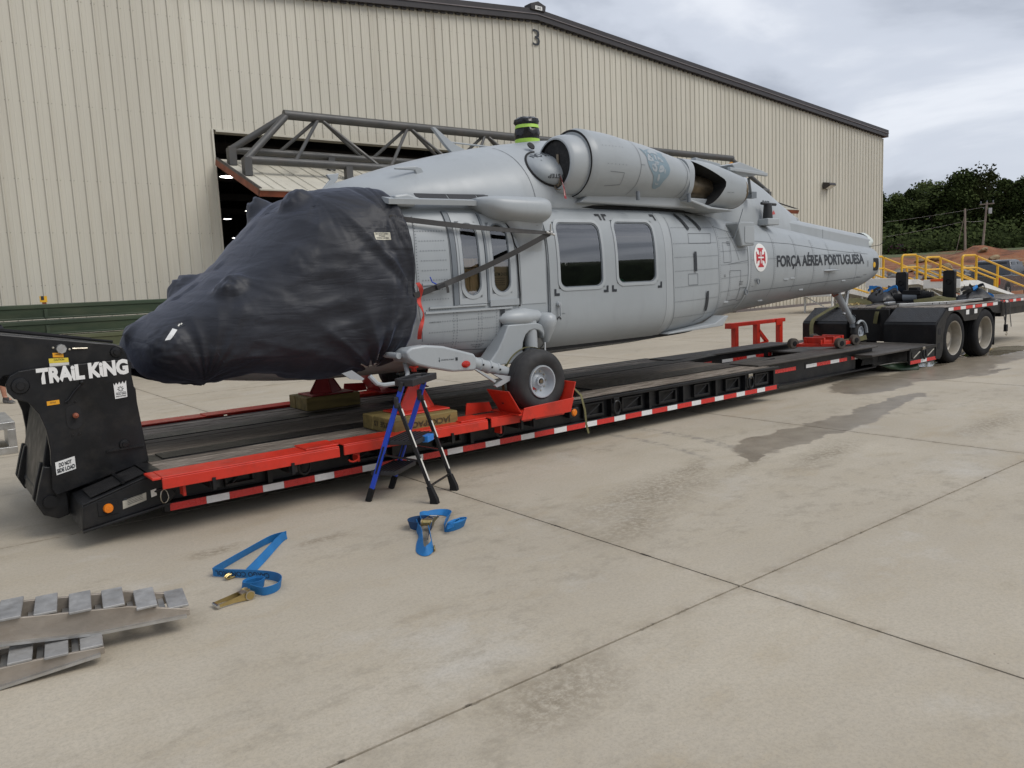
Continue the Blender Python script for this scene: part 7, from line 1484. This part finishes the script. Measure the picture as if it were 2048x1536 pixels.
# ================================================================ bystander behind the gooseneck
def person():
    t = thing('person', (1.10, 17.6, 0), 'person in dark shorts and shirt, cut off by the left picture edge', 'person')
    J = {'pel': (1.08, 17.6, .95), 'spi': (1.08, 17.6, 1.18), 'che': (1.08, 17.6, 1.40), 'nec': (1.08, 17.58, 1.53), 'hd0': (1.08, 17.57, 1.60), 'hd': (1.08, 17.56, 1.70), 'hd1': (1.08, 17.56, 1.79),
         'sl': (.90, 17.62, 1.44), 'el': (.84, 17.68, 1.16), 'wl': (.90, 17.52, .96), 'sr': (1.27, 17.6, 1.44), 'er': (1.40, 17.62, 1.20), 'wr': (1.33, 17.44, 1.06),
         'hl': (.99, 17.6, .90), 'kl': (.98, 17.57, .50), 'al': (.98, 17.62, .10), 'tl': (.97, 17.45, .05), 'hr': (1.17, 17.6, .90), 'kr': (1.22, 17.57, .50), 'ar': (1.26, 17.6, .10), 'tr': (1.34, 17.46, .05)}
    Rr = {'pel': .14, 'spi': .13, 'che': .145, 'nec': .06, 'hd0': .07, 'hd': .095, 'hd1': .06, 'sl': .07, 'el': .045, 'wl': .032, 'sr': .07, 'er': .045, 'wr': .032, 'hl': .10, 'kl': .06, 'al': .042, 'tl': .04, 'hr': .10, 'kr': .06, 'ar': .042, 'tr': .04}
    E_ = [('pel', 'spi'), ('spi', 'che'), ('che', 'nec'), ('nec', 'hd0'), ('hd0', 'hd'), ('hd', 'hd1'), ('che', 'sl'), ('sl', 'el'), ('el', 'wl'), ('che', 'sr'), ('sr', 'er'), ('er', 'wr'), ('pel', 'hl'), ('hl', 'kl'), ('kl', 'al'), ('al', 'tl'), ('pel', 'hr'), ('hr', 'kr'), ('kr', 'ar'), ('ar', 'tr')]
    for side, w in (('l', 'wl'), ('r', 'wr')):
        sx_ = -1 if side == 'l' else 1; W3 = Vector(J[w]); fd = Vector((0, -.35, -.94)).normalized()
        J['p'+side] = tuple(W3+fd*.07); Rr['p'+side] = .034; E_.append((w, 'p'+side))
        for k in range(4):
            a_ = 'f%s%d' % (side, k); q = W3+fd*.085+Vector((sx_*(-.027+.018*k)*0, 0, 0))+Vector((0, -.027+.018*k, 0)); J[a_] = tuple(q+fd*.035); J[a_+'b'] = tuple(q+fd*(.075+(.008 if k in (1, 2) else 0))+Vector((-sx_*.015, 0, 0))); Rr[a_] = .009; Rr[a_+'b'] = .008; E_ += [('p'+side, a_), (a_, a_+'b')]
        a_ = 't%s' % side; J[a_+'h'] = tuple(W3+fd*.045+Vector((-sx_*.01, -.045, .0))); J[a_+'i'] = tuple(W3+fd*.085+Vector((-sx_*.02, -.055, 0))); Rr[a_+'h'] = .010; Rr[a_+'i'] = .009; E_ += [(w, a_+'h'), (a_+'h', a_+'i')]
    K = list(J); me = bpy.data.meshes.new('body'); me.from_pydata([J[k] for k in K], [(K.index(a_), K.index(c_)) for a_, c_ in E_], []); o = bpy.data.objects.new('body', me); COL.objects.link(o)
    md = o.modifiers.new('skin', 'SKIN'); 
    for i, k in enumerate(K): me.skin_vertices[0].data[i].radius = (Rr[k], Rr[k]); me.skin_vertices[0].data[i].use_root = (k == 'pel')
    ss = o.modifiers.new('sub', 'SUBSURF'); ss.levels = 2; ss.render_levels = 2
    N = NT('skin_and_clothes'); sp = N.n('ShaderNodeSeparateXYZ'); N.set(sp.inputs[0], N.P()); z = sp.outputs[2]
    c = N.mix(N.math('GREATER_THAN', z, .115), (.06, .055, .05), (.42, .20, .13)); c = N.mix(N.math('GREATER_THAN', z, .48), c, (.02, .022, .03)); 
    ab = N.math('ABSOLUTE', N.math('SUBTRACT', sp.outputs[0], 1.22)); arm = N.math('MULTIPLY', N.math('GREATER_THAN', ab, .225), N.math('LESS_THAN', z, 1.33)); c = N.mix(arm, c, (.42, .20, .13)); c = N.mix(N.math('GREATER_THAN', z, 1.535), c, (.42, .20, .13))
    N.bsdf(c, .6); me.materials.append(N.m); put(o, t)
    b = MB(); b.rev([(.0, .12), (.05, .11), (.085, .07), (.10, .0), (.098, -.03)], (1.08, 17.575, 1.71), (0, .15, 1), 20); b.obj('hair', mat('dark_hair', (.03, .022, .016), .7, 0, .2, 20, .4, 90), t)
    for k, (x, z, r_) in enumerate(((1.045, 1.715, .011), (1.115, 1.715, .011))): b = MB(); b.rev([(0, -.008), (.009, -.004), (.011, .002)], (x, 17.468, z), (0, 1, 0), 10); b.obj('eye', m_dark, t)
    b = MB(); b.loft([[(1.07, 17.475, 1.70), (1.09, 17.475, 1.70), (1.08, 17.47, 1.71)], [(1.062, 17.475, 1.672), (1.098, 17.475, 1.672), (1.08, 17.445, 1.675)]]); b.obj('nose', MATS.get('face') or mat('face', (.42, .20, .13), .6), t)
    b = MB(); b.box((1.055, 17.472, 1.640), (1.105, 17.485, 1.648)); b.obj('mouth', mat('lips', (.30, .10, .08), .5), t, 0)
    for x in (.98, 1.18): b = MB(); b.rev([(0, -.01), (.02, -.005), (.026, .005)], (x, 17.57, 1.70), (1 if x < 1 else -1, 0, 0), 10); b.obj('ear', MATS['face'], t)
    for (x, y, r_) in ((.975, 17.53, -.05), (1.30, 17.525, .5)):
        b = MB(); M_ = rot_about((x, y, 0), 'Z', r_); rr = [[M_ @ Vector((x+w_*math.cos(q), y+yo+.02*math.sin(q), z_+h_*max(-.0, math.sin(q)))) for q in np.linspace(0, 6.283, 13)[:-1]] for yo, w_, h_, z_ in ((-.17, .03, .02, .02), (-.12, .045, .05, .015), (-.02, .045, .075, .012), (.06, .042, .10, .012), (.12, .03, .09, .012))]
        b.loft(rr); b.obj('shoe', mat('grey_shoe', (.12, .115, .11), .7, 0, .3, 20, .3), t, 50)
    b = MB(); b.loft([[(1.085+w_*math.cos(q), 17.6+.13*k_*math.sin(q), z_) for q in np.linspace(0, 6.283, 25)[:-1]] for w_, k_, z_ in ((.20, 1.1, .90), (.19, 1.05, 1.1), (.205, 1.1, 1.30), (.19, .95, 1.43), (.10, .7, 1.52))], cap=False); b.obj('shirt', mat('navy_shirt', (.018, .02, .03), .8, 0, .15, 8, .3, 40), t, 60)
    for x0, x1 in ((.99, .98), (1.17, 1.22)): b = MB(); b.loft([[(x_+w_*math.cos(q), 17.595+w_*math.sin(q), z_) for q in np.linspace(0, 6.283, 17)[:-1]] for x_, w_, z_ in ((x0, .125, .93), ((x0+x1)/2, .115, .70), (x1, .11, .50))], cap=False); b.obj('shorts_leg', mat('dark_shorts', (.02, .02, .024), .8, 0, .15, 8, .3, 40), t, 60)
    for (a_, c_) in (((.90, 17.62, 1.45), (.855, 17.67, 1.26)), ((1.27, 17.6, 1.45), (1.365, 17.615, 1.26))): b = MB(); b.cyl(a_, c_, .088, .075, 16, False); b.obj('sleeve', MATS['navy_shirt'], t)
    t.location.x += .13
person()
# ================================================================ far side of the field
def claymat():
    N = NT('red_clay'); a = N.noise(.5, 7, .65); f = N.noise(4, 6, .7); sp = N.n('ShaderNodeSeparateXYZ'); N.set(sp.inputs[0], N.P())
    c = N.ramp(a, (.36, (.10, .036, .015)), (.50, (.24, .082, .028)), (.64, (.27, .14, .065)))
    c = N.mix(N.rng(f, .5, .75, 0, .6), c, (.12, .085, .06))
    rho = N.n('ShaderNodeVectorMath', operation='LENGTH'); N.set(rho.inputs[0], N.P())
    gr = N.math('MULTIPLY', N.rng(rho.outputs['Value'], 96, 108), N.rng(N.noise(.22, 4), .35, .5))
    c = N.mix(gr, c, N.ramp(f, (.3, (.045, .065, .02)), (.7, (.10, .12, .045))))
    N.bsdf(c, .95, 0, N.bump(f, .6, .15)); return N.m
m_clay = claymat()
def hgt(r_, th):
    t = min(1, max(0, (r_-51)/46)); z = 2.75*t**.85+max(0, r_-97)*.021
    z += .35*nz(r_*.11, th*26, 1.0)*t+.16*nz(r_*.4, th*90, 4.0)*t
    x, y = r_*math.cos(th), r_*math.sin(th)
    z += 1.35*math.exp(-(((x-79)/4.5)**2+((y-31.2)/2.1)**2))*(1+.3*nz(x*.6, y*.6, 2))
    z += .5*math.exp(-(((x-79)/5)**2+((y-27.2)/2)**2))
    return z-.03
b = MB(); NR, NT_ = 90, 110; rs = [50+ (i/NR)**1.35*190 for i in range(NR+1)]; V = []
for r_ in rs:
    for j in range(NT_+1): th = R(-6+60*j/NT_); V.append((r_*math.cos(th), r_*math.sin(th), hgt(r_, th) if r_ > 51.5 else -.03))
b.add(V, [(i*(NT_+1)+j, i*(NT_+1)+j+1, (i+1)*(NT_+1)+j+1, (i+1)*(NT_+1)+j) for i in range(NR) for j in range(NT_)]); tag(b.obj('terrain', m_clay, None, 60), kind='structure')
# wooded hills all round the airfield, raised out of view to darken window reflections
m_hill = mat('distant_woods', (.030, .042, .018), .95, 0, .5, .35, 1.0, 1.2)
b = MB(); V = []; n = 260
for k, (r_, f_) in enumerate(((205, 0.), (212, .55), (225, .85), (260, 1.0), (420, 1.25))):
    for j in range(n):
        th = 2*math.pi*j/n; h_ = (10.5+(7.5 if not (-.2 < th < 1.2) else 0)+3.5*nz(math.cos(th)*3, math.sin(th)*3, 1)+2.2*nz(math.cos(th)*14, math.sin(th)*14, k)+1.6*nz(math.cos(th)*40, math.sin(th)*40, k*3)); V.append((r_*math.cos(th), r_*math.sin(th), 3+h_*f_ if f_ else -.5))
b.add(V, [(k*n+j, k*n+(j+1)%n, (k+1)*n+(j+1)%n, (k+1)*n+j) for k in range(4) for j in range(n)]); tag(b.obj('hills', m_hill, None, 60), kind='structure')
# ---- trees along the ridge
def leafmat(name, c0, c1):
    N = NT(name); a = N.noise(.45, 4, .6); c = N.ramp(a, (.32, c0), (.68, c1)); oi = N.n('ShaderNodeObjectInfo').outputs['Random']; c = N.mix(N.rng(oi, 0, 1, 0, .45), c, (.075, .085, .028)); b_ = N.bsdf(c, .95, Specular_IOR_Level=.1); return N.m
m_leaf = [leafmat('leaf_dark', (.020, .034, .012), (.05, .072, .022)), leafmat('leaf_mid', (.032, .05, .016), (.075, .095, .03)), leafmat('leaf_dry', (.045, .05, .022), (.085, .09, .04))]
m_bark = mat('bark', (.06, .05, .04), .9, 0, .3, 2, .5, 10)
def crown_mesh(seed, hh_, wid, nl, m_, base=.25):
    r2 = random.Random(seed); cl_ = []
    for k in range(26):
        z = r2.uniform(base, .97); rad = wid*(.30+.70*math.sin(math.pi*min(1, max(.05, (z-base)/(1.05-base)*.92+.06)))); a_ = r2.uniform(0, 6.28); q = rad*math.sqrt(r2.random())
        cl_.append((q*math.cos(a_), q*math.sin(a_), z*hh_, r2.uniform(.10, .19)*hh_*.9))
    V = []; F = []
    for k in range(nl):
        c = cl_[r2.randrange(len(cl_))]; d = Vector((r2.gauss(0, 1), r2.gauss(0, 1), r2.gauss(0, .75))).normalized()*c[3]*(.55+.5*r2.random()); p = Vector(c[:3])+d
        s_ = r2.uniform(.16, .34); u_ = Vector((r2.gauss(0, 1), r2.gauss(0, 1), r2.gauss(0, 1))).normalized(); v_ = u_.orthogonal().normalized(); o = len(V)
        V += [p+u_*s_, p+v_*s_*.7, p-u_*s_, p-v_*s_*.7]; F.append((o, o+1, o+2, o+3))
    b = MB(); b.add(V, F); me = b.mesh('crown', m_, 0); return me, cl_
def trunk_mesh(cl_, hh_, seed):
    r2 = random.Random(seed); b = MB(); b.tube([(0, 0, -.4), (.1, 0, hh_*.25), (-.05, .1, hh_*.5), (.05, 0, hh_*.78)], [.26, .2, .13, .05], 8)
    for c in cl_[:12]: z0 = min(c[2]*.75, hh_*.6); b.tube([(0, 0, z0), (c[0]*.5, c[1]*.5, z0+(c[2]-z0)*.55), c[:3]], [.09, .06, .02], 6)
    return b.mesh('trunk', m_bark, 60)
VAR = []
for k, (h_, w_, nl, mi) in enumerate(((13, 3.6, 6500, 0), (12, 4.0, 6500, 1), (14, 3.2, 6000, 0), (13.5, 3.0, 2600, 2))): me, cl_ = crown_mesh(30+k, h_, w_, nl, m_leaf[mi]); VAR.append((me, trunk_mesh(cl_, h_, 50+k), h_))
TR = [(147.0, 76.5, 0, .84), (148.2, 73.0, 1, .86), (149.5, 70.2, 2, .80), (150.2, 67.2, 1, .98), (151.5, 64.3, 0, .98), (152.3, 61.6, 1, .90), (153.6, 59.0, 3, 1.02), (154.4, 56.4, 2, .82), (155.3, 53.6, 1, .92), (156.2, 50.4, 0, .90),
      (160, 79, 1, .9), (162, 72.5, 0, .95), (164, 67.5, 2, .98), (166, 62.8, 0, .95), (168, 57.5, 1, 1.0), (169, 52.5, 2, .95)]
LT = ['leafy tree at the left end of the ridge, beside the hangar corner', 'rounded green tree second from the hangar corner', 'slim dark tree third from the hangar corner', 'broad green tree above the purple car, at the rise of the treeline', 'dark bushy tree left of the first utility pole', 'broad tree between the two utility poles on the ridge', 'tallest thin-crowned tree standing above the treeline near the second pole', 'slim dark tree right of the tallest thin tree', 'broad green tree near the right picture edge on the ridge', 'dark tree at the right picture edge on the ridge']
for i, (x, y, k, s_) in enumerate(TR):
    r_ = math.hypot(x, y); th = math.atan2(y, x); z = hgt(r_, th); t = thing('tree', (x, y, z), LT[i] if i < 10 else 'dark tree in the back row of the ridge woods', 'tree', 'trees on the ridge' if i < 10 else 'back row trees on the ridge')
    for nm, me in (('crown', VAR[k][0]), ('trunk', VAR[k][1])):
        o = bpy.data.objects.new(nm, me); COL.objects.link(o); o.parent = t
    t.scale = (s_*1.08, s_*1.08, s_); t.rotation_euler = (0, 0, rng.uniform(0, 6.28))
# low scrub in front of the trunks reads as one mass
r2 = random.Random(5); V = []; F = []
for k in range(9000):
    th = R(r2.uniform(15, 31)); r_ = r2.uniform(146, 160); hz = hgt(r_, th); p = Vector((r_*math.cos(th), r_*math.sin(th), hz+abs(r2.gauss(0, 1))*1.9)); s_ = r2.uniform(.2, .45); u_ = Vector((r2.gauss(0, 1), r2.gauss(0, 1), r2.gauss(0, 1))).normalized(); v_ = u_.orthogonal().normalized(); o = len(V); V += [p+u_*s_, p+v_*s_*.7, p-u_*s_, p-v_*s_*.7]; F.append((o, o+1, o+2, o+3))
b = MB(); b.add(V, F); tag(b.obj('undergrowth', m_leaf[0], None, 0), 'dark undergrowth along the foot of the ridge woods', 'undergrowth', kind='stuff')
# ---- broken rock on the clay
m_rock = [mat('grey_rock', (.20, .195, .185), .9, 0, .3, 2, .5, 8), mat('tan_rock', (.30, .225, .13), .9, 0, .3, 2, .5, 8)]
RM = []
for k in range(4):
    bm = bmesh.new(); bmesh.ops.create_icosphere(bm, subdivisions=2, radius=1)
    for v in bm.verts: v.co *= 1+.45*noise.noise(v.co*1.3+Vector((k*7, 0, 0))); v.co.z *= .5
    me = bpy.data.meshes.new('rock'); bm.to_mesh(me); bm.free(); RM.append(me)
RMM = []
for me in RM:
    for m_ in m_rock: q = me.copy(); q.materials.append(m_); RMM.append(q)
def rock(r_, th, s_, tan):
    o = bpy.data.objects.new('rock', RMM[rng.randrange(4)*2+(1 if tan else 0)]); COL.objects.link(o); o.location = (r_*math.cos(th), r_*math.sin(th), hgt(r_, th)+s_*.12); o.scale = (s_, s_*rng.uniform(.6, 1.2), s_*rng.uniform(.6, 1.2)); o.rotation_euler = (rng.uniform(-.4, .4), rng.uniform(-.4, .4), rng.uniform(0, 6.28))
    tag(o, 'weathered tan boulder lying on the red clay bank' if tan else 'broken grey rock lying on the red clay bank', 'rock', 'tan boulders on the clay bank' if tan else 'grey rocks on the clay bank')
for k in range(62): rock(rng.uniform(62, 71), R(rng.uniform(19.0, 28.0)), rng.uniform(.25, .62), False)
for k in range(16): rock(rng.uniform(70, 90), R(rng.uniform(18.5, 26)), rng.uniform(.3, .85), True)
# ---- utility poles and the line between them
m_pole = mat('weathered_pole', (.26, .22, .18), .9, 0, .2, 3, .3, 12, 0, (0, 0, 0), (6, 6, .5))
for i, (x, y, z0, x1, y1, z1, lb) in enumerate(((87.93, 35.96, 2.4, 87.88, 36.09, 7.4, 'bare wooden utility pole on the dirt mound, left of the pair'), (93.1, 36.4, 2.4, 93.26, 36.1, 8.2, 'leaning wooden utility pole with a transformer, right of the pair'))):
    t = thing('utility_pole', (x, y, z0), lb, 'utility pole', 'utility poles'); b = MB(); b.cyl((x, y, z0), (x1, y1, z1), .12, .09, 12); b.obj('pole', m_pole, t)
    if i: b = MB(); b.cyl((x1-.1, y1-.38, z1-1.25), (x1-.1, y1-.38, z1-.65), .17, n=14); b.obj('transformer', m_alu, t); b = MB(); b.bar((x1, y1-.7, z1-.2), (x1, y1+.7, z1-.2), .1, .12); b.obj('crossarm', m_pole, t, 0); 
    if i:
        for dy in (-.6, 0, .6): b = MB(); b.cyl((x1, y1+dy, z1-.14), (x1, y1+dy, z1+.15), .06, n=8); b.obj('insulator', m_greyd, t)
    else: b = MB(); b.cyl((x-.4, y+.9, z0-.2), (x1, y1, z1-.6), .03, n=5); b.obj('guy_wire', m_pole, t)
t = thing('power_line', (90, 40, 6), 'thin pale overhead wires strung from the poles across the woods', 'wire')
for (a_, c_, sg) in (((93.2, 36.2, 6.3), (87.9, 36.05, 6.1), .1), ((87.9, 36.05, 6.1), (84, 52, 4.6), .35), ((93.2, 36.2, 7.7), (90, 58, 7.0), .4)):
    b = MB(); a_, c_ = Vector(a_), Vector(c_); b.tube([a_.lerp(c_, k/12)-Vector((0, 0, sg*math.sin(math.pi*k/12))) for k in range(13)], .007, 5); b.obj('wire', m_sticker, t)
# ---- yellow-railed white loading ramps
m_grate = mat('white_ramp_deck', (.62, .62, .58), .5, 0, .08, 1.5, .3, 20, .3, (.35, .33, .28))
def yard_ramp(x0, L, y0, y1, h_, label, bump):
    t = thing('yard_ramp', (x0, (y0+y1)/2, 0), label, 'ramp', 'white ramps with yellow handrails'); fl = 1.5
    prof = [(x0, h_), (x0+fl, h_), (x0+L, .03), (x0+L, .0), (x0+fl, h_-.2), (x0, h_-.2)]
    n = 13
    for k in range(n):
        xa_, xb_ = x0+fl+(L-fl)*k/n, x0+fl+(L-fl)*(k+1)/n-.04; za, zb_ = h_-(h_-.03)*k/n, h_-(h_-.03)*(k+.93)/n; b = MB(); b.prism([(xa_, za), (xb_, zb_), (xb_, zb_-.05), (xa_, za-.05)], y0+.06, y1-.06); b.obj('deck_panel', m_grate, t, 0)
    b = MB(); b.box((x0, y0+.06, h_-.06), (x0+fl-.02, y1-.06, h_)); b.obj('landing', m_grate, t, 0)
    for y in (y0, y1-.05): b = MB(); b.prism(prof, y, y+.05); b.obj('stringer', m_white, t, 0)
    b = MB(); b.box((x0-.06, y0, h_-.26), (x0, y1, h_+.10)); b.obj('end_plate', m_white, t, 0, .02)
    if bump: b = MB(); b.box((x0-.11, y0+.35, h_+.02), (x0-.06, y1-.30, h_+.12)); b.obj('bumper', mat('orange_bumper', (.75, .10, .02), .5), t, 0, .02)
    for (x, hh2) in ((x0+.2, h_-.2), (x0+2.6, (h_)*(1-(2.6-fl)/(L-fl))-.15)):
        for y in (y0+.05, y1-.1): b = MB(); b.box((x, y, 0), (x+.06, y+.06, max(.1, hh2))); b.obj('support_leg', m_white, t, 0)
        b = MB(); b.bar((x, y0+.08, .08), (x, y1-.08, max(.12, hh2-.05)), .04, .04); b.obj('support_brace', m_white, t, 0)
    def zr(x): return h_ if x <= x0+fl else h_-(h_-.03)*(x-x0-fl)/(L-fl)
    for y in (y0+.02, y1-.02):
        r_ = .15; pts = [(x0+.1, y, h_), (x0+.1, y, h_+1.0-r_), (x0+.1+r_*.3, y, h_+1.0-r_*.3), (x0+.1+r_, y, h_+1.0), (x0+fl-.1-r_, y, h_+1.0), (x0+fl-.1-r_*.3, y, h_+1.0-r_*.3), (x0+fl-.1, y, h_+1.0-r_), (x0+fl-.1, y, h_)]
        b = MB(); b.tube(pts, .046, 8); b.obj('landing_rail', m_yellow, t); b = MB(); b.cyl((x0+.1, y, h_+.5), (x0+fl-.1, y, h_+.5), .038, n=8); b.obj('mid_rail', m_yellow, t)
        for dz in (.95, .5): b = MB(); b.cyl((x0+fl-.05, y, zr(x0+fl)+dz), (x0+L-.2, y, zr(x0+L-.2)+dz), .042, n=8); b.obj('slope_rail', m_yellow, t)
        for x in (x0+fl+2.0, x0+L-.25): b = MB(); b.cyl((x, y, zr(x)), (x, y, zr(x)+.96), .05, n=8); b.obj('rail_post', m_yellow, t)
        b = MB(); b.cyl((x0+L-.25, y, .75), (x0+L+.15, y, .02), .05, n=8); b.obj('rail_foot', m_yellow, t)
yard_ramp(33.0, 7.2, 13.62, 15.05, 1.12, 'white ramp with yellow handrails nearest the dark pickup', True)
yard_ramp(31.9, 7.2, 15.45, 16.9, 1.25, 'middle white ramp with yellow handrails seen behind the tail', False)
yard_ramp(30.6, 6.2, 17.7, 19.1, .95, 'white ramp with yellow rails closest to the hangar wall', True)
# ---- pickup and distant car
def vehicle(t, o, hd, body_m, spec):
    """spec: side profile, greenhouse, wheels in the vehicle's own frame (x forward, y left)"""
    c, s_ = math.cos(hd), math.sin(hd); Mv = Matrix(((c, -s_, 0, o[0]), (s_, c, 0, o[1]), (0, 0, 1, o[2]), (0, 0, 0, 1)))
    def P3(b): b.v = [tuple(Mv @ Vector(v)) for v in b.v]; return b
    return P3
GL = mat('car_glass', (.012, .014, .016), .06, 0, .1, 3, 0); m_head = mat('tail_lamp_red', (.35, .015, .012), .2, 0, .05, 5, 0)
def car_wheel(P3, par, x, y, r_, sg):
    w = bpy.data.objects.new('wheel', None); COL.objects.link(w); b0 = MB(); b0.v = [(x, y, r_)]; P3(b0); w.location = b0.v[0]; put(w, par)
    b = MB(); b.rev([(r_*.62, -.0), (r_*.8, -.012), (r_*.95, .0), (r_, .03), (r_, .2), (r_*.95, .23), (r_*.62, .22)], (x, y, r_), (0, -sg, 0), 32); P3(b).obj('tyre', m_blackr, w)
    b = MB(); b.rev([(r_*.63, .0), (r_*.60, .01), (r_*.58, .09), (0, .09)], (x, y, r_), (0, -sg, 0), 24); P3(b).obj('rim', m_greyd, w, 30)
    for k in range(6): a_ = k*math.pi/3; b = MB(); b.bar((x, y-sg*.04, r_), (x+r_*.58*math.cos(a_), y-sg*.02, r_+r_*.58*math.sin(a_)), .05, .07, (0, 1, 0)); P3(b).obj('spoke', m_alu, w, 0)
def car(name, o, hd, m_, label, cat, prof, hw, green, gw, wheels, wr, win, truck):
    t = thing(name, o, label, cat); P3 = vehicle(t, o, hd, m_, None)
    # lower body with wheel arches
    pts = list(prof); b = MB(); b.prism(pts, -hw, hw); P3(b).obj('body', m_, t, 30, .05, 3)
    b = MB(); rr = []
    for (x0, x1, z, k) in green: rr.append([(x0, -gw*k, z), (x1, -gw*k, z), (x1, gw*k, z), (x0, gw*k, z)])
    b.loft(rr); P3(b).obj('cab', m_, t, 20, .04, 3)
    for nm, q in win: b = MB(); b.add(q, [tuple(range(len(q)))]); P3(b).obj(nm, GL, t, 0)
    for x in wheels:
        for sg in (1, -1):
            b = MB(); b.rev([(wr+.07, -.004), (0, -.004)], (x, sg*hw, wr), (0, -sg, 0), 28); P3(b).obj('wheel_arch', m_dark, t); car_wheel(P3, t, x, sg*(hw+.012), wr, sg)
    return t, P3
m_pick = mat('charcoal_car_paint', (.085, .09, .10), .22, .3, .05, 2, 0); m_plum = mat('plum_car_paint', (.075, .012, .035), .25, .2, .05, 2, 0)
hw = .96
t, P3 = car('pickup_truck', (40.6, 16.05, 0), R(3), m_pick, 'dark grey crew-cab pickup truck parked behind the yellow-railed ramps', 'pickup truck',
    [(0, .45), (0, .98), (.02, 1.16), (1.75, 1.18), (1.80, 1.14), (4.1, 1.12), (5.2, 1.06), (5.45, .95), (5.5, .45), (5.2, .36), (.2, .38)], hw, [(1.72, 4.25, 1.10, 1.0), (1.85, 3.75, 1.52, .93), (2.05, 3.35, 1.86, .80), (2.3, 3.1, 1.90, .74)], .92, (1.15, 4.55), .39,
    [('rear_window', [(1.765, -.72, 1.22), (1.765, .72, 1.22), (1.985, .62, 1.78), (1.985, -.62, 1.78)])]+[('side_window', [(x0, sg*.905, 1.17), (x1, sg*.905, 1.17), (x1-.12, sg*.79, 1.78), (x0+.12, sg*.79, 1.78)]) for sg in (1, -1) for x0, x1 in ((2.0, 2.75), (2.85, 3.75))], True)
for y in (-.90, .90): b = MB(); b.box((-.015, y-.07, .72), (.08, y+.07, 1.05)); P3(b).obj('tail_lamp', m_head, t, 0, .02)
b = MB(); b.box((-.14, -.90, .42), (.02, .90, .60)); P3(b).obj('rear_bumper', m_blackr, t, 0, .03); b = MB(); b.box((-.012, -.74, .62), (.0, .74, 1.12)); P3(b).obj('tailgate', m_pick, t, 0, .004); b = MB(); b.rev([(0, -.01), (.07, -.008), (.08, 0)], (-.012, 0, .90), (1, 0, 0), 16); P3(b).obj('badge', m_chrome, t)
b = MB(); b.box((.25, -.85, 1.175), (1.72, .85, 1.19)); P3(b).obj('bed_cover', m_blackr, t, 0)
for sg in (1, -1):
    b = MB(); b.bar((1.9, sg*.968, .62), (3.9, sg*.968, .60), .02, .06); P3(b).obj('side_moulding', m_chrome, t, 0)
    for x in (2.12, 3.0): b = MB(); b.bar((x, sg*.968, .98), (x+.18, sg*.968, .98), .03, .035); P3(b).obj('door_handle', m_chrome, t, 0)
    b = MB(); b.box((3.85, sg*1.02-.1, 1.15), (3.98, sg*1.02+.1, 1.35)); P3(b).obj('mirror', m_blackr, t, 0, .03)
r_, th = 150, math.atan2(66.2, 134.6); zc_ = hgt(r_, th)+.12
t, P3 = car('parked_car', (133.6, 67.2, zc_), R(-48), m_plum, 'small plum-coloured car parked on the ridge below the woods', 'car', [(0, .35), (.0, .75), (.1, .95), (1.0, 1.0), (3.3, .98), (4.3, .85), (4.5, .65), (4.5, .3), (.1, .28)], .9, [(.15, 3.5, .95, 1.0), (.5, 3.0, 1.3, .9), (.8, 2.6, 1.52, .78)], .86, (.9, 3.6), .33, [('side_window', [(x0, sg*.86, 1.02), (x1, sg*.86, 1.02), (x1-.15, sg*.74, 1.42), (x0+.15, sg*.74, 1.42)]) for sg in (1, -1) for x0, x1 in ((.7, 1.7), (1.8, 3.0))], False)
